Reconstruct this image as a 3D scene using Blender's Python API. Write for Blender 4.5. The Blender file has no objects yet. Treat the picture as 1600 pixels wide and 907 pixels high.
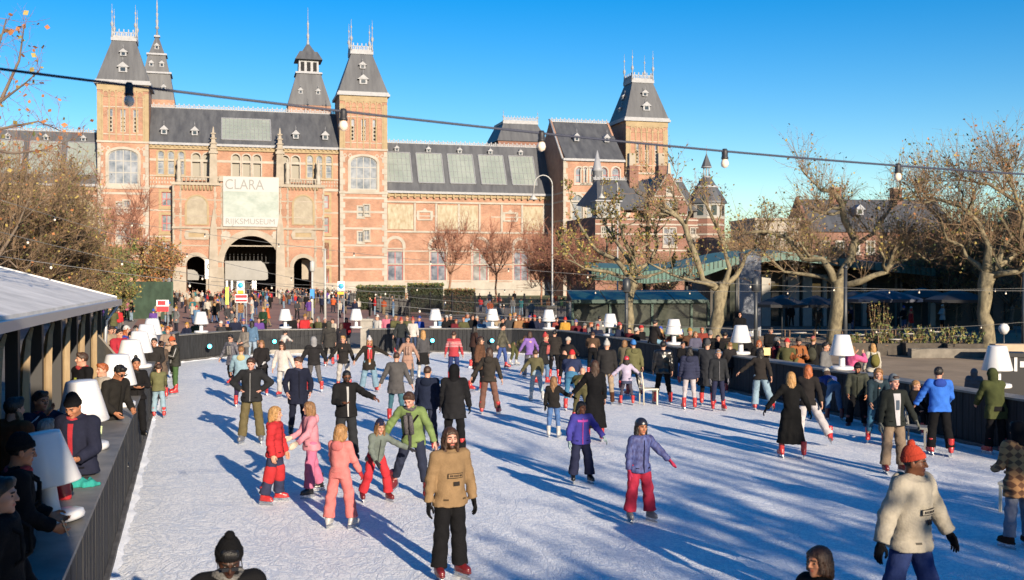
import bpy, math, random
import numpy as np
from mathutils import Vector, Matrix, noise
from mathutils.geometry import tessellate_polygon

# ---------------------------------------------------------------- camera, light, exposure
S = bpy.context.scene
COL = S.collection
F = 1650.0; TH = math.atan(19.5 / F); H = 3.66
cam = bpy.data.cameras.new("camera"); camo = bpy.data.objects.new("camera", cam); COL.objects.link(camo)
camo.location = (0, 0, H); camo.rotation_euler = (math.pi / 2 - TH, 0, 0)
cam.sensor_width = 36; cam.lens = 36 * F / 1600; cam.clip_start = 0.1; cam.clip_end = 6000
cam.dof.use_dof = True; cam.dof.focus_distance = 20; cam.dof.aperture_fstop = 3.5
S.camera = camo
SUN_EL = math.radians(17); SUN_AZ = math.radians(180 - 25.5)
w = bpy.data.worlds.new("World"); S.world = w; w.use_nodes = True
nt = w.node_tree; bg = nt.nodes['Background']
sk = nt.nodes.new('ShaderNodeTexSky'); sk.sky_type = 'NISHITA'; sk.sun_disc = False
sk.sun_elevation = SUN_EL; sk.sun_rotation = SUN_AZ; sk.air_density = 1.0; sk.dust_density = 0.15; sk.ozone_density = 2.4
hs = nt.nodes.new('ShaderNodeHueSaturation'); hs.inputs['Saturation'].default_value = 1.58; hs.inputs['Hue'].default_value = .508; nt.links.new(sk.outputs[0], hs.inputs['Color']); nt.links.new(hs.outputs[0], bg.inputs[0]); bg.inputs[1].default_value = 0.082
sun = bpy.data.lights.new("sun", 'SUN'); sun.energy = 5.0; sun.angle = math.radians(0.53); sun.color = (1.0, 0.84, 0.64)
suno = bpy.data.objects.new("sun", sun); COL.objects.link(suno)
sv = Vector((math.sin(SUN_AZ) * math.cos(SUN_EL), math.cos(SUN_AZ) * math.cos(SUN_EL), math.sin(SUN_EL)))
suno.rotation_euler = sv.to_track_quat('Z', 'Y').to_euler(); suno.location = (30, -60, 40)
S.view_settings.view_transform = 'Standard'; S.view_settings.look = 'None'
S.view_settings.exposure = 0.95; S.view_settings.gamma = 1; S.view_settings.use_curve_mapping = False
S.cycles.max_bounces = 6; S.cycles.diffuse_bounces = 3; S.cycles.glossy_bounces = 3
S.cycles.transparent_max_bounces = 8; S.cycles.use_denoising = True

rnd = random.Random(7)
R = math.radians

# ---------------------------------------------------------------- projection helpers (photo pixel -> place)
def ray(px, py):
    dx = (px - 800) / F; dy = (453.5 - py) / F
    return (dx, math.cos(TH) + dy * math.sin(TH), dy * math.cos(TH) - math.sin(TH))
def at(px, py, D):
    r = ray(px, py); t = D / r[1]
    return Vector((r[0] * t, D, H + r[2] * t))
def gp(px, py, z=0.0):
    r = ray(px, py); t = (z - H) / r[2]
    return Vector((r[0] * t, r[1] * t, z))

# ---------------------------------------------------------------- materials
MATS = {}
def lin(c):
    return tuple((x / 255 / 12.92) if x / 255 <= .04045 else ((x / 255 + .055) / 1.055) ** 2.4 for x in c)
def mat(name, col, rough=.8, metal=0, nscale=None, namt=.25, bump=0, bscale=60, emit=None, coat=0, spec=None, col2=None, nstretch=None, detail=4, alpha=None, trans=None):
    if name in MATS: return MATS[name]
    m = bpy.data.materials.new(name); m.use_nodes = True; n = m.node_tree; b = n.nodes['Principled BSDF']
    b.inputs['Base Color'].default_value = (*col, 1); b.inputs['Roughness'].default_value = rough; b.inputs['Metallic'].default_value = metal
    if spec is not None: b.inputs['Specular IOR Level'].default_value = spec
    if coat: b.inputs['Coat Weight'].default_value = coat
    if nscale or bump:
        tc = n.nodes.new('ShaderNodeTexCoord'); mp = n.nodes.new('ShaderNodeMapping'); n.links.new(tc.outputs['Object'], mp.inputs[0])
        if nstretch: mp.inputs['Scale'].default_value = nstretch
    if nscale:
        nz = n.nodes.new('ShaderNodeTexNoise'); nz.inputs['Scale'].default_value = nscale; nz.inputs['Detail'].default_value = detail; nz.inputs['Roughness'].default_value = .65
        n.links.new(mp.outputs[0], nz.inputs['Vector'])
        rp = n.nodes.new('ShaderNodeValToRGB'); rp.color_ramp.elements[0].position = .32; rp.color_ramp.elements[1].position = .68
        c2 = col2 if col2 else tuple(min(1, x * (1 + namt)) for x in col)
        c1 = col if col2 else tuple(x * (1 - namt) for x in col)
        rp.color_ramp.elements[0].color = (*c1, 1); rp.color_ramp.elements[1].color = (*c2, 1)
        n.links.new(nz.outputs[0], rp.inputs[0]); n.links.new(rp.outputs[0], b.inputs['Base Color'])
    if bump:
        nb = n.nodes.new('ShaderNodeTexNoise'); nb.inputs['Scale'].default_value = bscale; nb.inputs['Detail'].default_value = 3
        n.links.new(mp.outputs[0], nb.inputs['Vector'])
        bp = n.nodes.new('ShaderNodeBump'); bp.inputs['Strength'].default_value = bump; bp.inputs['Distance'].default_value = .02
        n.links.new(nb.outputs[0], bp.inputs['Height']); n.links.new(bp.outputs[0], b.inputs['Normal'])
    if emit: b.inputs['Emission Color'].default_value = (*emit[0], 1); b.inputs['Emission Strength'].default_value = emit[1]
    if trans is not None: b.inputs['Transmission Weight'].default_value = trans
    if alpha is not None: b.inputs['Alpha'].default_value = alpha
    MATS[name] = m
    return m
def brickmat(name, c1, c2, mortar, sc=1.0, bw=.45, rh=.16, ms=.02, var=.5):
    m = bpy.data.materials.new(name); m.use_nodes = True; n = m.node_tree; b = n.nodes['Principled BSDF']; MATS[name] = m
    tc = n.nodes.new('ShaderNodeTexCoord'); sp = n.nodes.new('ShaderNodeSeparateXYZ'); cb = n.nodes.new('ShaderNodeCombineXYZ')
    n.links.new(tc.outputs['Object'], sp.inputs[0]); ad = n.nodes.new('ShaderNodeMath'); ad.operation = 'ADD'
    n.links.new(sp.outputs[0], ad.inputs[0]); n.links.new(sp.outputs[1], ad.inputs[1]); n.links.new(ad.outputs[0], cb.inputs[0]); n.links.new(sp.outputs[2], cb.inputs[1])
    br = n.nodes.new('ShaderNodeTexBrick'); br.inputs['Scale'].default_value = sc; br.inputs['Brick Width'].default_value = bw; br.inputs['Row Height'].default_value = rh
    br.inputs['Mortar Size'].default_value = ms; br.inputs['Color1'].default_value = (*c1, 1); br.inputs['Color2'].default_value = (*c2, 1); br.inputs['Mortar'].default_value = (*mortar, 1)
    n.links.new(cb.outputs[0], br.inputs['Vector'])
    nz = n.nodes.new('ShaderNodeTexNoise'); nz.inputs['Scale'].default_value = .35; nz.inputs['Detail'].default_value = 7; nz.inputs['Roughness'].default_value = .7
    n.links.new(tc.outputs['Object'], nz.inputs['Vector'])
    mr = n.nodes.new('ShaderNodeMapRange'); mr.inputs[1].default_value = .3; mr.inputs[2].default_value = .7; mr.inputs[3].default_value = 1 - var * .65; mr.inputs[4].default_value = 1 + var * .5
    n.links.new(nz.outputs[0], mr.inputs[0])
    mx = n.nodes.new('ShaderNodeVectorMath'); mx.operation = 'SCALE'; n.links.new(br.outputs[0], mx.inputs[0]); n.links.new(mr.outputs[0], mx.inputs['Scale'])
    n.links.new(mx.outputs[0], b.inputs['Base Color']); b.inputs['Roughness'].default_value = .85
    return m
BRICK = brickmat('orange_brick', (.33, .16, .098), (.26, .118, .072), (.32, .235, .18))
BRICKD = brickmat('red_brick', (.2, .085, .06), (.16, .066, .046), (.2, .14, .11))
STONE = mat('sandstone', (.22, .19, .15), .8, nscale=.6, col2=(.32, .28, .23), detail=8)
STONEW = mat('pale_stone', (.25, .225, .19), .75, nscale=.5, col2=(.35, .325, .285), detail=8)
YBRICK = mat('yellow_brick', (.23, .175, .1), .85, nscale=.8, col2=(.31, .24, .145), detail=8)
SLATE = mat('slate', (.04, .043, .052), .55, nscale=.35, col2=(.085, .09, .1), nstretch=(2.5, 1, .25), detail=9, bump=.3, bscale=3)
LEAD = mat('lead_white', (.24, .25, .275), .6, nscale=2, namt=.15)
WINF = mat('white_window_frame', (.27, .265, .25), .6)
WINR = mat('red_window_frame', (.3, .05, .05), .5)
PANE = mat('window_pane', (.07, .085, .115), .1, nscale=.6, col2=(.25, .26, .29), detail=2, spec=.8)
PANED = mat('dark_pane', (.02, .025, .03), .08, spec=.8)
GLASSR = mat('roof_glass', (.17, .2, .185), .3, nscale=.3, col2=(.23, .26, .24), spec=.6)
DARK = mat('dark_interior', (.012, .012, .014), .9)
BLACKP = mat('black_paint', (.016, .016, .018), .55)
WHITEP = mat('white_plastic', (.56, .56, .57), .35, nscale=3, namt=.03, coat=.2)
STEEL = mat('galvanised_steel', (.45, .46, .48), .4, metal=.7)

# ---------------------------------------------------------------- mesh helpers
def link(name, me, mt=None, parent=None):
    o = bpy.data.objects.new(name, me); COL.objects.link(o)
    if mt is not None and me is not None and len(me.materials) == 0:
        for m in (mt if isinstance(mt, (list, tuple)) else [mt]): me.materials.append(m)
    if parent is not None: o.parent = parent
    return o
def tag(o, label, cat, group=None, kind=None):
    if label: o['label'] = label
    if cat: o['category'] = cat
    if group: o['group'] = group
    if kind: o['kind'] = kind
    return o
def thing(name, label, cat, loc=(0, 0, 0), rz=0, group=None):
    o = bpy.data.objects.new(name, None); COL.objects.link(o); o.location = loc; o.rotation_euler = (0, 0, rz)
    o.empty_display_size = .2
    return tag(o, label, cat, group)
def npmesh(name, V, Q, smooth=True, mi=None, mats=None):
    me = bpy.data.meshes.new(name); V = np.asarray(V, np.float32); Q = np.asarray(Q, np.int32); k = Q.shape[1]
    me.vertices.add(len(V)); me.vertices.foreach_set('co', V.ravel())
    me.loops.add(Q.size); me.loops.foreach_set('vertex_index', Q.ravel())
    me.polygons.add(len(Q)); me.polygons.foreach_set('loop_start', np.arange(len(Q), dtype=np.int32) * k)
    me.polygons.foreach_set('use_smooth', np.full(len(Q), smooth, bool))
    if mi is not None: me.polygons.foreach_set('material_index', np.asarray(mi, np.int32))
    for m in (mats or []): me.materials.append(m)
    me.update(calc_edges=True)
    return me
class MB:
    def __init__(s): s.v = []; s.f = []; s.m = []; s.sm = []
    def add(s, vs, fs, m=0, sm=False):
        k = len(s.v); s.v += [tuple(p) for p in vs]; s.f += [tuple(i + k for i in f) for f in fs]; s.m += [m] * len(fs); s.sm += [sm] * len(fs); return s
    def hexa(s, p, m=0):   # 8 points: bottom 4 ccw, top 4 ccw
        return s.add(p, [(3, 2, 1, 0), (4, 5, 6, 7), (0, 1, 5, 4), (1, 2, 6, 5), (2, 3, 7, 6), (3, 0, 4, 7)], m)
    def box(s, x0, x1, y0, y1, z0, z1, m=0):
        return s.hexa([(x0, y0, z0), (x1, y0, z0), (x1, y1, z0), (x0, y1, z0), (x0, y0, z1), (x1, y0, z1), (x1, y1, z1), (x0, y1, z1)], m)
    def obox(s, c, ax, w, d, h, m=0):   # centre of the base, x axis direction, sizes
        ax = Vector((ax[0], ax[1], 0)).normalized(); ay = Vector((-ax.y, ax.x, 0)); c = Vector(c)
        p = [c + ax * (w / 2 * i) + ay * (d / 2 * j) for i, j in ((-1, -1), (1, -1), (1, 1), (-1, 1))]
        return s.hexa(p + [q + Vector((0, 0, h)) for q in p], m)
    def frus(s, cx, cy, z0, z1, a0, b0, a1, b1, m=0, dx=0, dy=0):
        return s.hexa([(cx - a0, cy - b0, z0), (cx + a0, cy - b0, z0), (cx + a0, cy + b0, z0), (cx - a0, cy + b0, z0),
                       (cx + dx - a1, cy + dy - b1, z1), (cx + dx + a1, cy + dy - b1, z1), (cx + dx + a1, cy + dy + b1, z1), (cx + dx - a1, cy + dy + b1, z1)], m)
    def lathe(s, cx, cy, prof, seg=16, m=0, cap=True, sm=True, a0=0):
        vs = []; n = len(prof)
        for r, z in prof:
            for i in range(seg):
                a = a0 + 2 * math.pi * i / seg; vs.append((cx + r * math.cos(a), cy + r * math.sin(a), z))
        fs = [(j * seg + i, j * seg + (i + 1) % seg, (j + 1) * seg + (i + 1) % seg, (j + 1) * seg + i) for j in range(n - 1) for i in range(seg)]
        if cap: fs += [tuple(range(seg))[::-1], tuple((n - 1) * seg + i for i in range(seg))]
        return s.add(vs, fs, m, sm)
    def tube(s, pts, rs, seg=6, m=0, sm=True, cap=True):
        pts = [Vector(p) for p in pts]; n = len(pts)
        if not isinstance(rs, (list, tuple)): rs = [rs] * n
        vs = []; up = None
        for i in range(n):
            t = (pts[min(i + 1, n - 1)] - pts[max(i - 1, 0)])
            if t.length < 1e-9: t = Vector((0, 0, 1))
            t.normalize()
            if up is None:
                up = Vector((1, 0, 0)) if abs(t.z) > .9 else Vector((0, 0, 1))
            u = up - t * up.dot(t)
            if u.length < 1e-4: u = t.orthogonal()
            u.normalize(); v = t.cross(u); up = u
            for k in range(seg):
                a = 2 * math.pi * k / seg; vs.append(pts[i] + (u * math.cos(a) + v * math.sin(a)) * rs[i])
        fs = [(j * seg + i, j * seg + (i + 1) % seg, (j + 1) * seg + (i + 1) % seg, (j + 1) * seg + i) for j in range(n - 1) for i in range(seg)]
        if cap: fs += [tuple(range(seg))[::-1], tuple((n - 1) * seg + i for i in range(seg))]
        return s.add(vs, fs, m, sm)
    def panel(s, outer, holes, y, d, m=0, hd=None, back=False):
        """upright panel in local x,z; front face at y, thickness d towards +y, reveals hd deep in the holes"""
        polys = [[Vector((x, z, 0)) for x, z in outer]] + [[Vector((x, z, 0)) for x, z in h] for h in holes]
        flat = [p for q in polys for p in q]; tr = tessellate_polygon(polys)
        fs = []
        for a, b, c in tr:
            A, B, Cc = flat[a], flat[b], flat[c]
            cr = (B.x - A.x) * (Cc.y - A.y) - (B.y - A.y) * (Cc.x - A.x)
            fs.append((a, b, c) if cr > 0 else (a, c, b))
        s.add([(p.x, y, p.y) for p in flat], fs, m)
        for k, q in enumerate(polys):
            dd = d if k == 0 else (hd if hd is not None else d); n = len(q)
            ar = sum(q[i].x * q[(i + 1) % n].y - q[(i + 1) % n].x * q[i].y for i in range(n))
            if k == 0 and ar < 0 or k > 0 and ar > 0: q = q[::-1]
            vs = [(p.x, y, p.y) for p in q] + [(p.x, y + dd, p.y) for p in q]
            s.add(vs, [(i, n + i, n + (i + 1) % n, (i + 1) % n) for i in range(n)], m)
        if back: s.add([(p.x, y + d, p.y) for p in flat], [f[::-1] for f in fs], m)
        return s
    def mesh(s, name='m'):
        me = bpy.data.meshes.new(name); me.from_pydata(s.v, [], s.f); me.validate()
        if len(me.polygons) == len(s.f):
            me.polygons.foreach_set('material_index', s.m); me.polygons.foreach_set('use_smooth', s.sm)
        me.update(); return me
    def build(s, name, mt, parent=None):
        return link(name, s.mesh(name), mt, parent)
def rect(x0, x1, z0, z1): return [(x0, z0), (x1, z0), (x1, z1), (x0, z1)]
def arch(x0, x1, z0, z1, seg=10, rise=None):
    r = (x1 - x0) / 2; cx = (x0 + x1) / 2; rz = r if rise is None else rise
    return [(x0, z0), (x1, z0)] + [(cx + r * math.cos(math.pi * i / seg), z1 - rz + rz * math.sin(math.pi * i / seg)) for i in range(seg + 1)]
def grow(poly, e):
    cx = (min(p[0] for p in poly) + max(p[0] for p in poly)) / 2; cz = (min(p[1] for p in poly) + max(p[1] for p in poly)) / 2
    hx = (max(p[0] for p in poly) - cx); hz = (max(p[1] for p in poly) - cz)
    return [(cx + (x - cx) * (hx + e) / hx, cz + (z - cz) * (hz + e) / hz) for x, z in poly]
def copy_tree(o, parent=None):
    c = o.copy(); COL.objects.link(c); c.parent = parent
    for ch in list(o.children): copy_tree(ch, c)
    return c
def move_verts(me, fn):
    for v in me.vertices: v.co = fn(v.co)
    return me
# ---------------------------------------------------------------- ground
A = R(15.2); O0 = at(392, 434, 201.0); O0.z = 0
U = Vector((math.cos(A), math.sin(A), 0)); N = Vector((math.sin(A), -math.cos(A), 0))
def plane_uz(px, py, n=0.0, O=O0):
    r = ray(px, py); t = (n + O.x * N.x + O.y * N.y) / (r[0] * N.x + r[1] * N.y)
    P = Vector((r[0] * t, r[1] * t, H + r[2] * t)); return (P - O).dot(U), P.z
def fu(px, n=0.0, O=O0): return plane_uz(px, 434, n, O)[0]
def fz(px, py, n=0.0, O=O0): return plane_uz(px, py, n, O)[1]

def sheet(name, pts, z, mt, kind='structure'):
    b = MB(); b.add([(x, y, z) for x, y in pts], [tuple(range(len(pts)))]); o = b.build(name, mt); o['kind'] = kind; return o
PAVE = brickmat('grey_paving', (.15, .13, .11), (.19, .165, .14), (.1, .09, .08), 1, .6, .3, .012, .4)
REDP = mat('red_brick_paving', (.2, .1, .075), .85, nscale=.25, col2=(.29, .16, .12), detail=9, bump=.3, bscale=8)
SAND = mat('sandy_gravel', (.18, .135, .09), .95, nscale=.6, col2=(.29, .22, .15), detail=10, bump=.5, bscale=25)
GRASS = mat('lawn_grass', (.05, .075, .02), .95, nscale=1.2, col2=(.11, .12, .04), detail=8, bump=.6, bscale=12)
GRND = mat('city_ground', (.17, .15, .13), .95, nscale=.05, col2=(.24, .2, .17), detail=8)
sheet('ground', [(-3000, -800), (3000, -800), (3000, 4000), (-3000, 4000)], -.012, GRND)
def gsheet(name, pix, z, mt): return sheet(name, [tuple(gp(*p))[:2] for p in pix], z, mt)
sheet('plaza_paving', [(-80, -25), (60, -25), (60, 75), (-80, 75)], -.008, PAVE)
gsheet('brick_path', [(200, 520), (700, 520), (640, 470), (560, 456), (250, 456)], -.004, REDP)
gsheet('gravel_terrace', [(880, 560), (1240, 520), (1760, 520), (2400, 700), (2400, 1600), (1500, 1600), (1300, 700)], -.004, SAND)
gsheet('lawn', [(640, 477), (905, 480), (900, 457), (620, 455)], .0, GRASS)

# ---------------------------------------------------------------- museum
mus = thing('museum_building', 'large orange brick museum with two slate-roofed towers and a central passage arch', 'museum', O0, A)
C0 = -.75
def fill_glass(b, poly, y, m=0):
    vs = [Vector((x, z, 0)) for x, z in poly]; tr = tessellate_polygon([vs]); fs = []
    for a, bb, c in tr:
        A_, B_, C_ = vs[a], vs[bb], vs[c]
        cr = (B_.x - A_.x) * (C_.y - A_.y) - (B_.y - A_.y) * (C_.x - A_.x); fs.append((a, bb, c) if cr > 0 else (a, c, bb))
    b.add([(p.x, y, p.y) for p in vs], fs, m)
def window(poly, y, parent, fm=WINF, pm=PANE, nv=1, nh=1, inset=.3, fw=.12, surround=None, sur_m=STONEW, sill=True):
    """a window: frame mesh, pane as its own child; stone surround drawn on the wall around it"""
    xs = [p[0] for p in poly]; zs = [p[1] for p in poly]; x0, x1, z0, z1 = min(xs), max(xs), min(zs), max(zs)
    b = MB(); b.panel(poly, [grow(poly, -fw)], y + inset - .1, .12)
    for i in range(nv):
        x = x0 + (x1 - x0) * (i + 1) / (nv + 1); b.box(x - fw / 2, x + fw / 2, y + inset - .07, y + inset + .03, z0 + fw, z1 - fw)
    for i in range(nh):
        z = z0 + (z1 - z0) * (i + 1) / (nh + 1); b.box(x0 + fw, x1 - fw, y + inset - .06, y + inset + .03, z - fw / 2, z + fw / 2)
    f = b.build('window', fm, parent)
    g = MB(); fill_glass(g, poly, y + inset); g.build('pane', pm, f)
    if surround:
        s_ = MB(); s_.panel(grow(poly, surround), [poly], y - .08, .1)
        if sill: s_.box(x0 - surround - .1, x1 + surround + .1, y - .2, y + .05, z0 - surround - .18, z0 - surround)
        s_.build('surround', sur_m, f)
    return f
def dormer(x, y, z, w, h, parent, back=1.6, fm=LEAD):
    b = MB(); b.box(x - w / 2, x + w / 2, y, y + back, z, z + h * .55)
    b.add([(x - w * .75, y - .15, z + h * .5), (x + w * .75, y - .15, z + h * .5), (x, y - .15, z + h), (x - w * .75, y + back, z + h * .5), (x + w * .75, y + back, z + h * .5), (x, y + back, z + h)],
          [(0, 1, 2), (5, 4, 3), (0, 2, 5, 3), (1, 4, 5, 2), (0, 3, 4, 1)])
    b.tube([(x, y, z + h), (x, y, z + h + h * .5)], [.07, .03], 4)
    d = b.build('dormer', fm, parent)
    q = MB(); q.box(x - w * .28, x + w * .28, y - .03, y, z + h * .1, z + h * .45); q.build('pane', PANED, d)
def cresting(x0, x1, y, z, h, parent, step=1.0, along='x', name='cresting'):
    b = MB(); n = max(2, int(abs(x1 - x0) / step)); st = (x1 - x0) / n
    def bx(a0, a1, z0, z1, t=.05):
        if along == 'x': b.box(a0, a1, y - t, y + t, z0, z1)
        else: b.box(y - t, y + t, a0, a1, z0, z1)
    bx(x0, x1, z, z + h * .18, .12); bx(x0, x1, z + h * .55, z + h * .65)
    for i in range(n):
        a = x0 + st * i
        bx(a, a + st * .22, z + h * .18, z + h * .55); bx(a + st * .4, a + st * .62, z + h * .18, z + h); bx(a + st * .8, a + st * .92, z + h * .18, z + h * .55)
    return b.build(name, LEAD, parent)
def finial(x, y, z, h, parent, r=.16):
    b = MB(); b.lathe(x, y, [(r * 1.6, z), (r, z + h * .1), (r * .6, z + h * .3), (r * 1.8, z + h * .36), (r * 1.8, z + h * .42), (r * .5, z + h * .48), (r * .4, z + h * .7), (r * 1.2, z + h * .75), (r * .3, z + h * .8), (.03, z + h)], 8)
    return b.build('finial', LEAD, parent)
def quoins(b, x, y, z0, z1, w=.9, side=1, step=1.1, dep=.07, m=0):
    z = z0; k = 0
    while z < z1 - .1:
        ww = w if k % 2 else w * .62; zz = min(z + step, z1)
        if side > 0: b.box(x, x + ww, y - dep, y + .05, z + .02, zz - .02, m)
        else: b.box(x - ww, x, y - dep, y + .05, z + .02, zz - .02, m)
        z += step; k += 1
def band(b, x0, x1, y, z, h=.4, dep=.06, m=0): b.box(x0, x1, y - dep, y + .02, z - h / 2, z + h / 2, m)
def diamond(b, x, y, z, r=.42, m=0):
    b.panel([(x - r, z), (x, z - r * 1.1), (x + r, z), (x, z + r * 1.1)], [[(x - r * .55, z), (x, z - r * .6), (x + r * .55, z), (x, z + r * .6)]], y - .05, .05, m)
def roof4(cx, cy, z0, a0, b0, z1, a1, b1, parent, name='roof'):
    b = MB(); b.frus(cx, cy, z0, z1, a0, b0, a1, b1); return b.build(name, SLATE, parent)

def tower(cx, half, n, ztop, zroof, parent, rtop=2.05, full=True, winz=(20.8, 26.6), depth=None):
    y = -n; dp = depth or half * 2; x0, x1 = cx - half, cx + half
    wins = []
    if full:
        wins.append(('big', arch(cx - 2.6, cx + 2.6, winz[0], winz[1] + .6, rise=1.3)))
        wins += [('sm', rect(cx - 1.1 + j * 1.15, cx - .1 + j * 1.15, zz + j * .35, zz + 1.9 + j * .35)) for zz in (15.5, 10.6) for j in (0, 1)]
    slots = [('slot', rect(cx + k * 2.2 - .45, cx + k * 2.2 + .45, ztop - 9.0, ztop - 4.8)) for k in (-1, 0, 1)]
    b = MB(); b.panel(rect(x0, x1, 0, ztop), [p for _, p in wins + slots], y, .5, hd=.45)
    b.box(x0, x1, y + .5, y + dp, 0, ztop); b.build('tower_wall', BRICK, parent)
    for kd, p in wins: window(p, y, parent, nv=3 if kd == 'big' else 1, nh=2 if kd == 'big' else 1, surround=.45 if kd == 'big' else .25, fw=.15 if kd == 'big' else .1)
    for kd, p in slots:
        xs = [q[0] for q in p]; zs = [q[1] for q in p]; xa, xb, za, zb = min(xs), max(xs), min(zs), max(zs)
        f = window(rect(xa, xb, zb - 1.5, zb), y, parent, nv=0, nh=0, fw=.1, inset=.3)
        g = MB()
        for i in range(4):
            zc = za + .35 + i * .72
            g.panel([(xa, zc - .34), (xb, zc - .34), (xb, zc + .34), (xa, zc + .34)], [[((xa + xb) / 2 + .3 * math.cos(t), zc + .25 * math.sin(t)) for t in [k * math.pi / 4 for k in range(8)]]], y + .12, .1)
        g.build('stone_lattice', STONEW, f); fg = MB(); fill_glass(fg, p, y + .42); fg.build('slot_backing', DARK, f)
    b = MB(); zc = 28.55 if full else ztop - 11
    if full:
        for z in (19.1, 16.4, 13.2, 9.9, 7.6, 5.3): band(b, x0 + .6, x1 - .6, y, z, .38)
        b.box(x0 - .12, x1 + .12, y - .18, y + .1, 19.9, 20.3)
        b.box(x0 - .1, x1 + .1, y - .35, y + .1, 0, 2.9)
    quoins(b, x0 + .02, y, 2.9 if full else 0, zc - .4, 1.0, 1); quoins(b, x1 - .02, y, 2.9 if full else 0, zc - .4, 1.0, -1)
    b.box(x0 - .12, x1 + .12, y - .16, y + .1, zc - .2, zc + .15)
    for s_ in (-1, 1):
        for k in (0, 1): diamond(b, cx + s_ * (2.6 + k * 1.0), y, zc - 1.3, .45)
    for z in (ztop - 4.4, ztop - 9.4): band(b, x0 + .9, x1 - .9, y, z, .16)
    b.build('stone_trim', STONEW, parent)
    b = MB()
    for k in range(7):
        xx = x0 + .9 + k * (x1 - x0 - 1.8) / 6; b.box(xx - .13, xx + .13, y - .1, y + .02, zc + .2, ztop - 2.2)
    b.box(x0 - .03, x0 + .75, y - .1, y + .05, zc + .15, ztop - 1.9); b.box(x1 - .75, x1 + .03, y - .1, y + .05, zc + .15, ztop - 1.9)
    b.box(x0 - .05, x1 + .05, y - .14, y + .05, ztop - 1.4, ztop - .3)
    for k in range(6):
        xa = x0 + .9 + k * (x1 - x0 - 1.8) / 6; xb = xa + (x1 - x0 - 1.8) / 6
        b.panel([(xa + .1, ztop - 2.6), (xb - .1, ztop - 2.6), (xb - .1, ztop - 1.35), (xa + .1, ztop - 1.35)], [arch(xa + .22, xb - .22, ztop - 2.55, ztop - 1.6, 8)], y - .11, .1)
    b.build('yellow_pilasters', YBRICK, parent)
    b = MB(); b.box(x0 - .5, x1 + .5, y - .5, y + dp + .5, ztop - .3, ztop + .15); b.box(x0 - .3, x1 + .3, y - .3, y + dp + .3, ztop + .15, ztop + .5)
    b.build('cornice', LEAD, parent)
    cy = y + dp / 2
    roof4(cx, cy, ztop + .5, half + .15, dp / 2 + .15, zroof, rtop, rtop, parent, 'tower_roof')
    b = MB(); b.box(cx - rtop - .2, cx + rtop + .2, cy - rtop - .2, cy + rtop + .2, zroof - .1, zroof + .55); b.build('roof_cap', LEAD, parent)
    for s_ in (-1, 1):
        cresting(cx - rtop, cx + rtop, cy + s_ * rtop, zroof + .55, 1.5, parent, .8); cresting(cy - rtop, cy + rtop, cx + s_ * rtop, zroof + .55, 1.5, parent, .8, 'y')
        for t_ in (-1, 1): finial(cx + s_ * rtop, cy + t_ * rtop, zroof + .5, 6.2, parent)
    hh = zroof - ztop
    for fr, w_ in ((.28, 1.5), (.66, 1.1)):
        yy = y - .0 + (dp / 2 - rtop) * fr
        dormer(cx, yy - .55, ztop + .5 + hh * fr - .8, w_, w_ * 1.25, parent)
        # the sides of the roof carry the same dormers
    return
tower(-22.7, 4.45, 1.2, 39.3, 47.6, mus)
tower(21.3, 4.6, 1.2, 39.2, 47.6, mus)

# upper storey between the towers
UX0, UX1 = -18.2, 16.7; PX0_, PX1_ = fu(270, 2.4), fu(507, 2.4)
ups = []
for c_ in (-16.2, -14.4, -12.6): ups.append(('p', arch(c_ - .55, c_ + .55, 22.9, 27.2)))
for c_ in (-9.9, -7.9): ups.append(('d', arch(c_ - .75, c_ + .75, 22.2, 27.0)))
for c_ in (-1.3 - 1.95 + .55, -.75, 1.2): ups.append(('d', arch(c_ - .72, c_ + .72, 22.2, 27.0)))
for c_ in (8.4, 6.4): ups.append(('d', arch(c_ - .75, c_ + .75, 22.2, 27.0)))
for c_ in (11.1, 12.9, 14.7): ups.append(('p', arch(c_ - .55, c_ + .55, 22.9, 27.2)))
lows = [rect(-16.1 + 0, -14.3, 17.0, 19.6), rect(-16.1, -14.3, 12.3, 15.3), rect(-16.1, -14.3, 7.2, 10.4),
        rect(12.9, 14.7, 17.0, 19.6), rect(12.9, 14.7, 12.3, 15.3), rect(12.9, 14.7, 7.2, 10.4), rect(12.9, 14.7, 2.6, 5.4), rect(-16.1, -14.3, 2.6, 5.4)]
b = MB(); b.panel([(UX0, 0), (PX0_ - .1, 0), (PX0_ - .1, 12.3), (PX1_ + .1, 12.3), (PX1_ + .1, 0), (UX1, 0), (UX1, 28.7), (UX0, 28.7)], [p for _, p in ups] + lows, 0, .6, hd=.6)
b.box(UX0, UX1, 6, 22, 12.3, 28.7); b.box(UX0, PX0_ - .1, .6, 22, 0, 12.3); b.box(PX1_ + .1, UX1, .6, 22, 0, 12.3); b.build('wall', BRICK, mus)
for kd, p in ups:
    if kd == 'p': window(p, 0, mus, nv=0, nh=3, inset=.25, surround=.28, sur_m=YBRICK, fw=.1)
    else: window(p, 0, mus, pm=mat('beige_blind', (.24, .225, .19), .8), nv=0, nh=0, inset=.55, surround=.22, fw=.08, sill=False)
for p in lows: window(p, 0, mus, nv=1, nh=1, inset=.25, surround=.5, sur_m=YBRICK, fm=WINR, fw=.14)
b = MB()
for z in (11.3, 5.9, 16.2): band(b, UX0, PX0_, 0, z, .3); band(b, PX1_, UX1, 0, z, .3)
band(b, UX0, UX1, 0, 25.6, .45); band(b, UX0, UX1, 0, 20.6, .5, .12)
for xa, xb in ((UX0, -12.0), (10.6, UX1)):
    for i in range(int((xb - xa) / .5)):
        for k in range(2): b.box(xa + .1 + i * .5, xa + .3 + i * .5, -.1, .02, 21.2 + k * .7, 21.6 + k * .7)
    b.box(xa, xb, -.12, .02, 22.5, 22.75)
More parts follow.
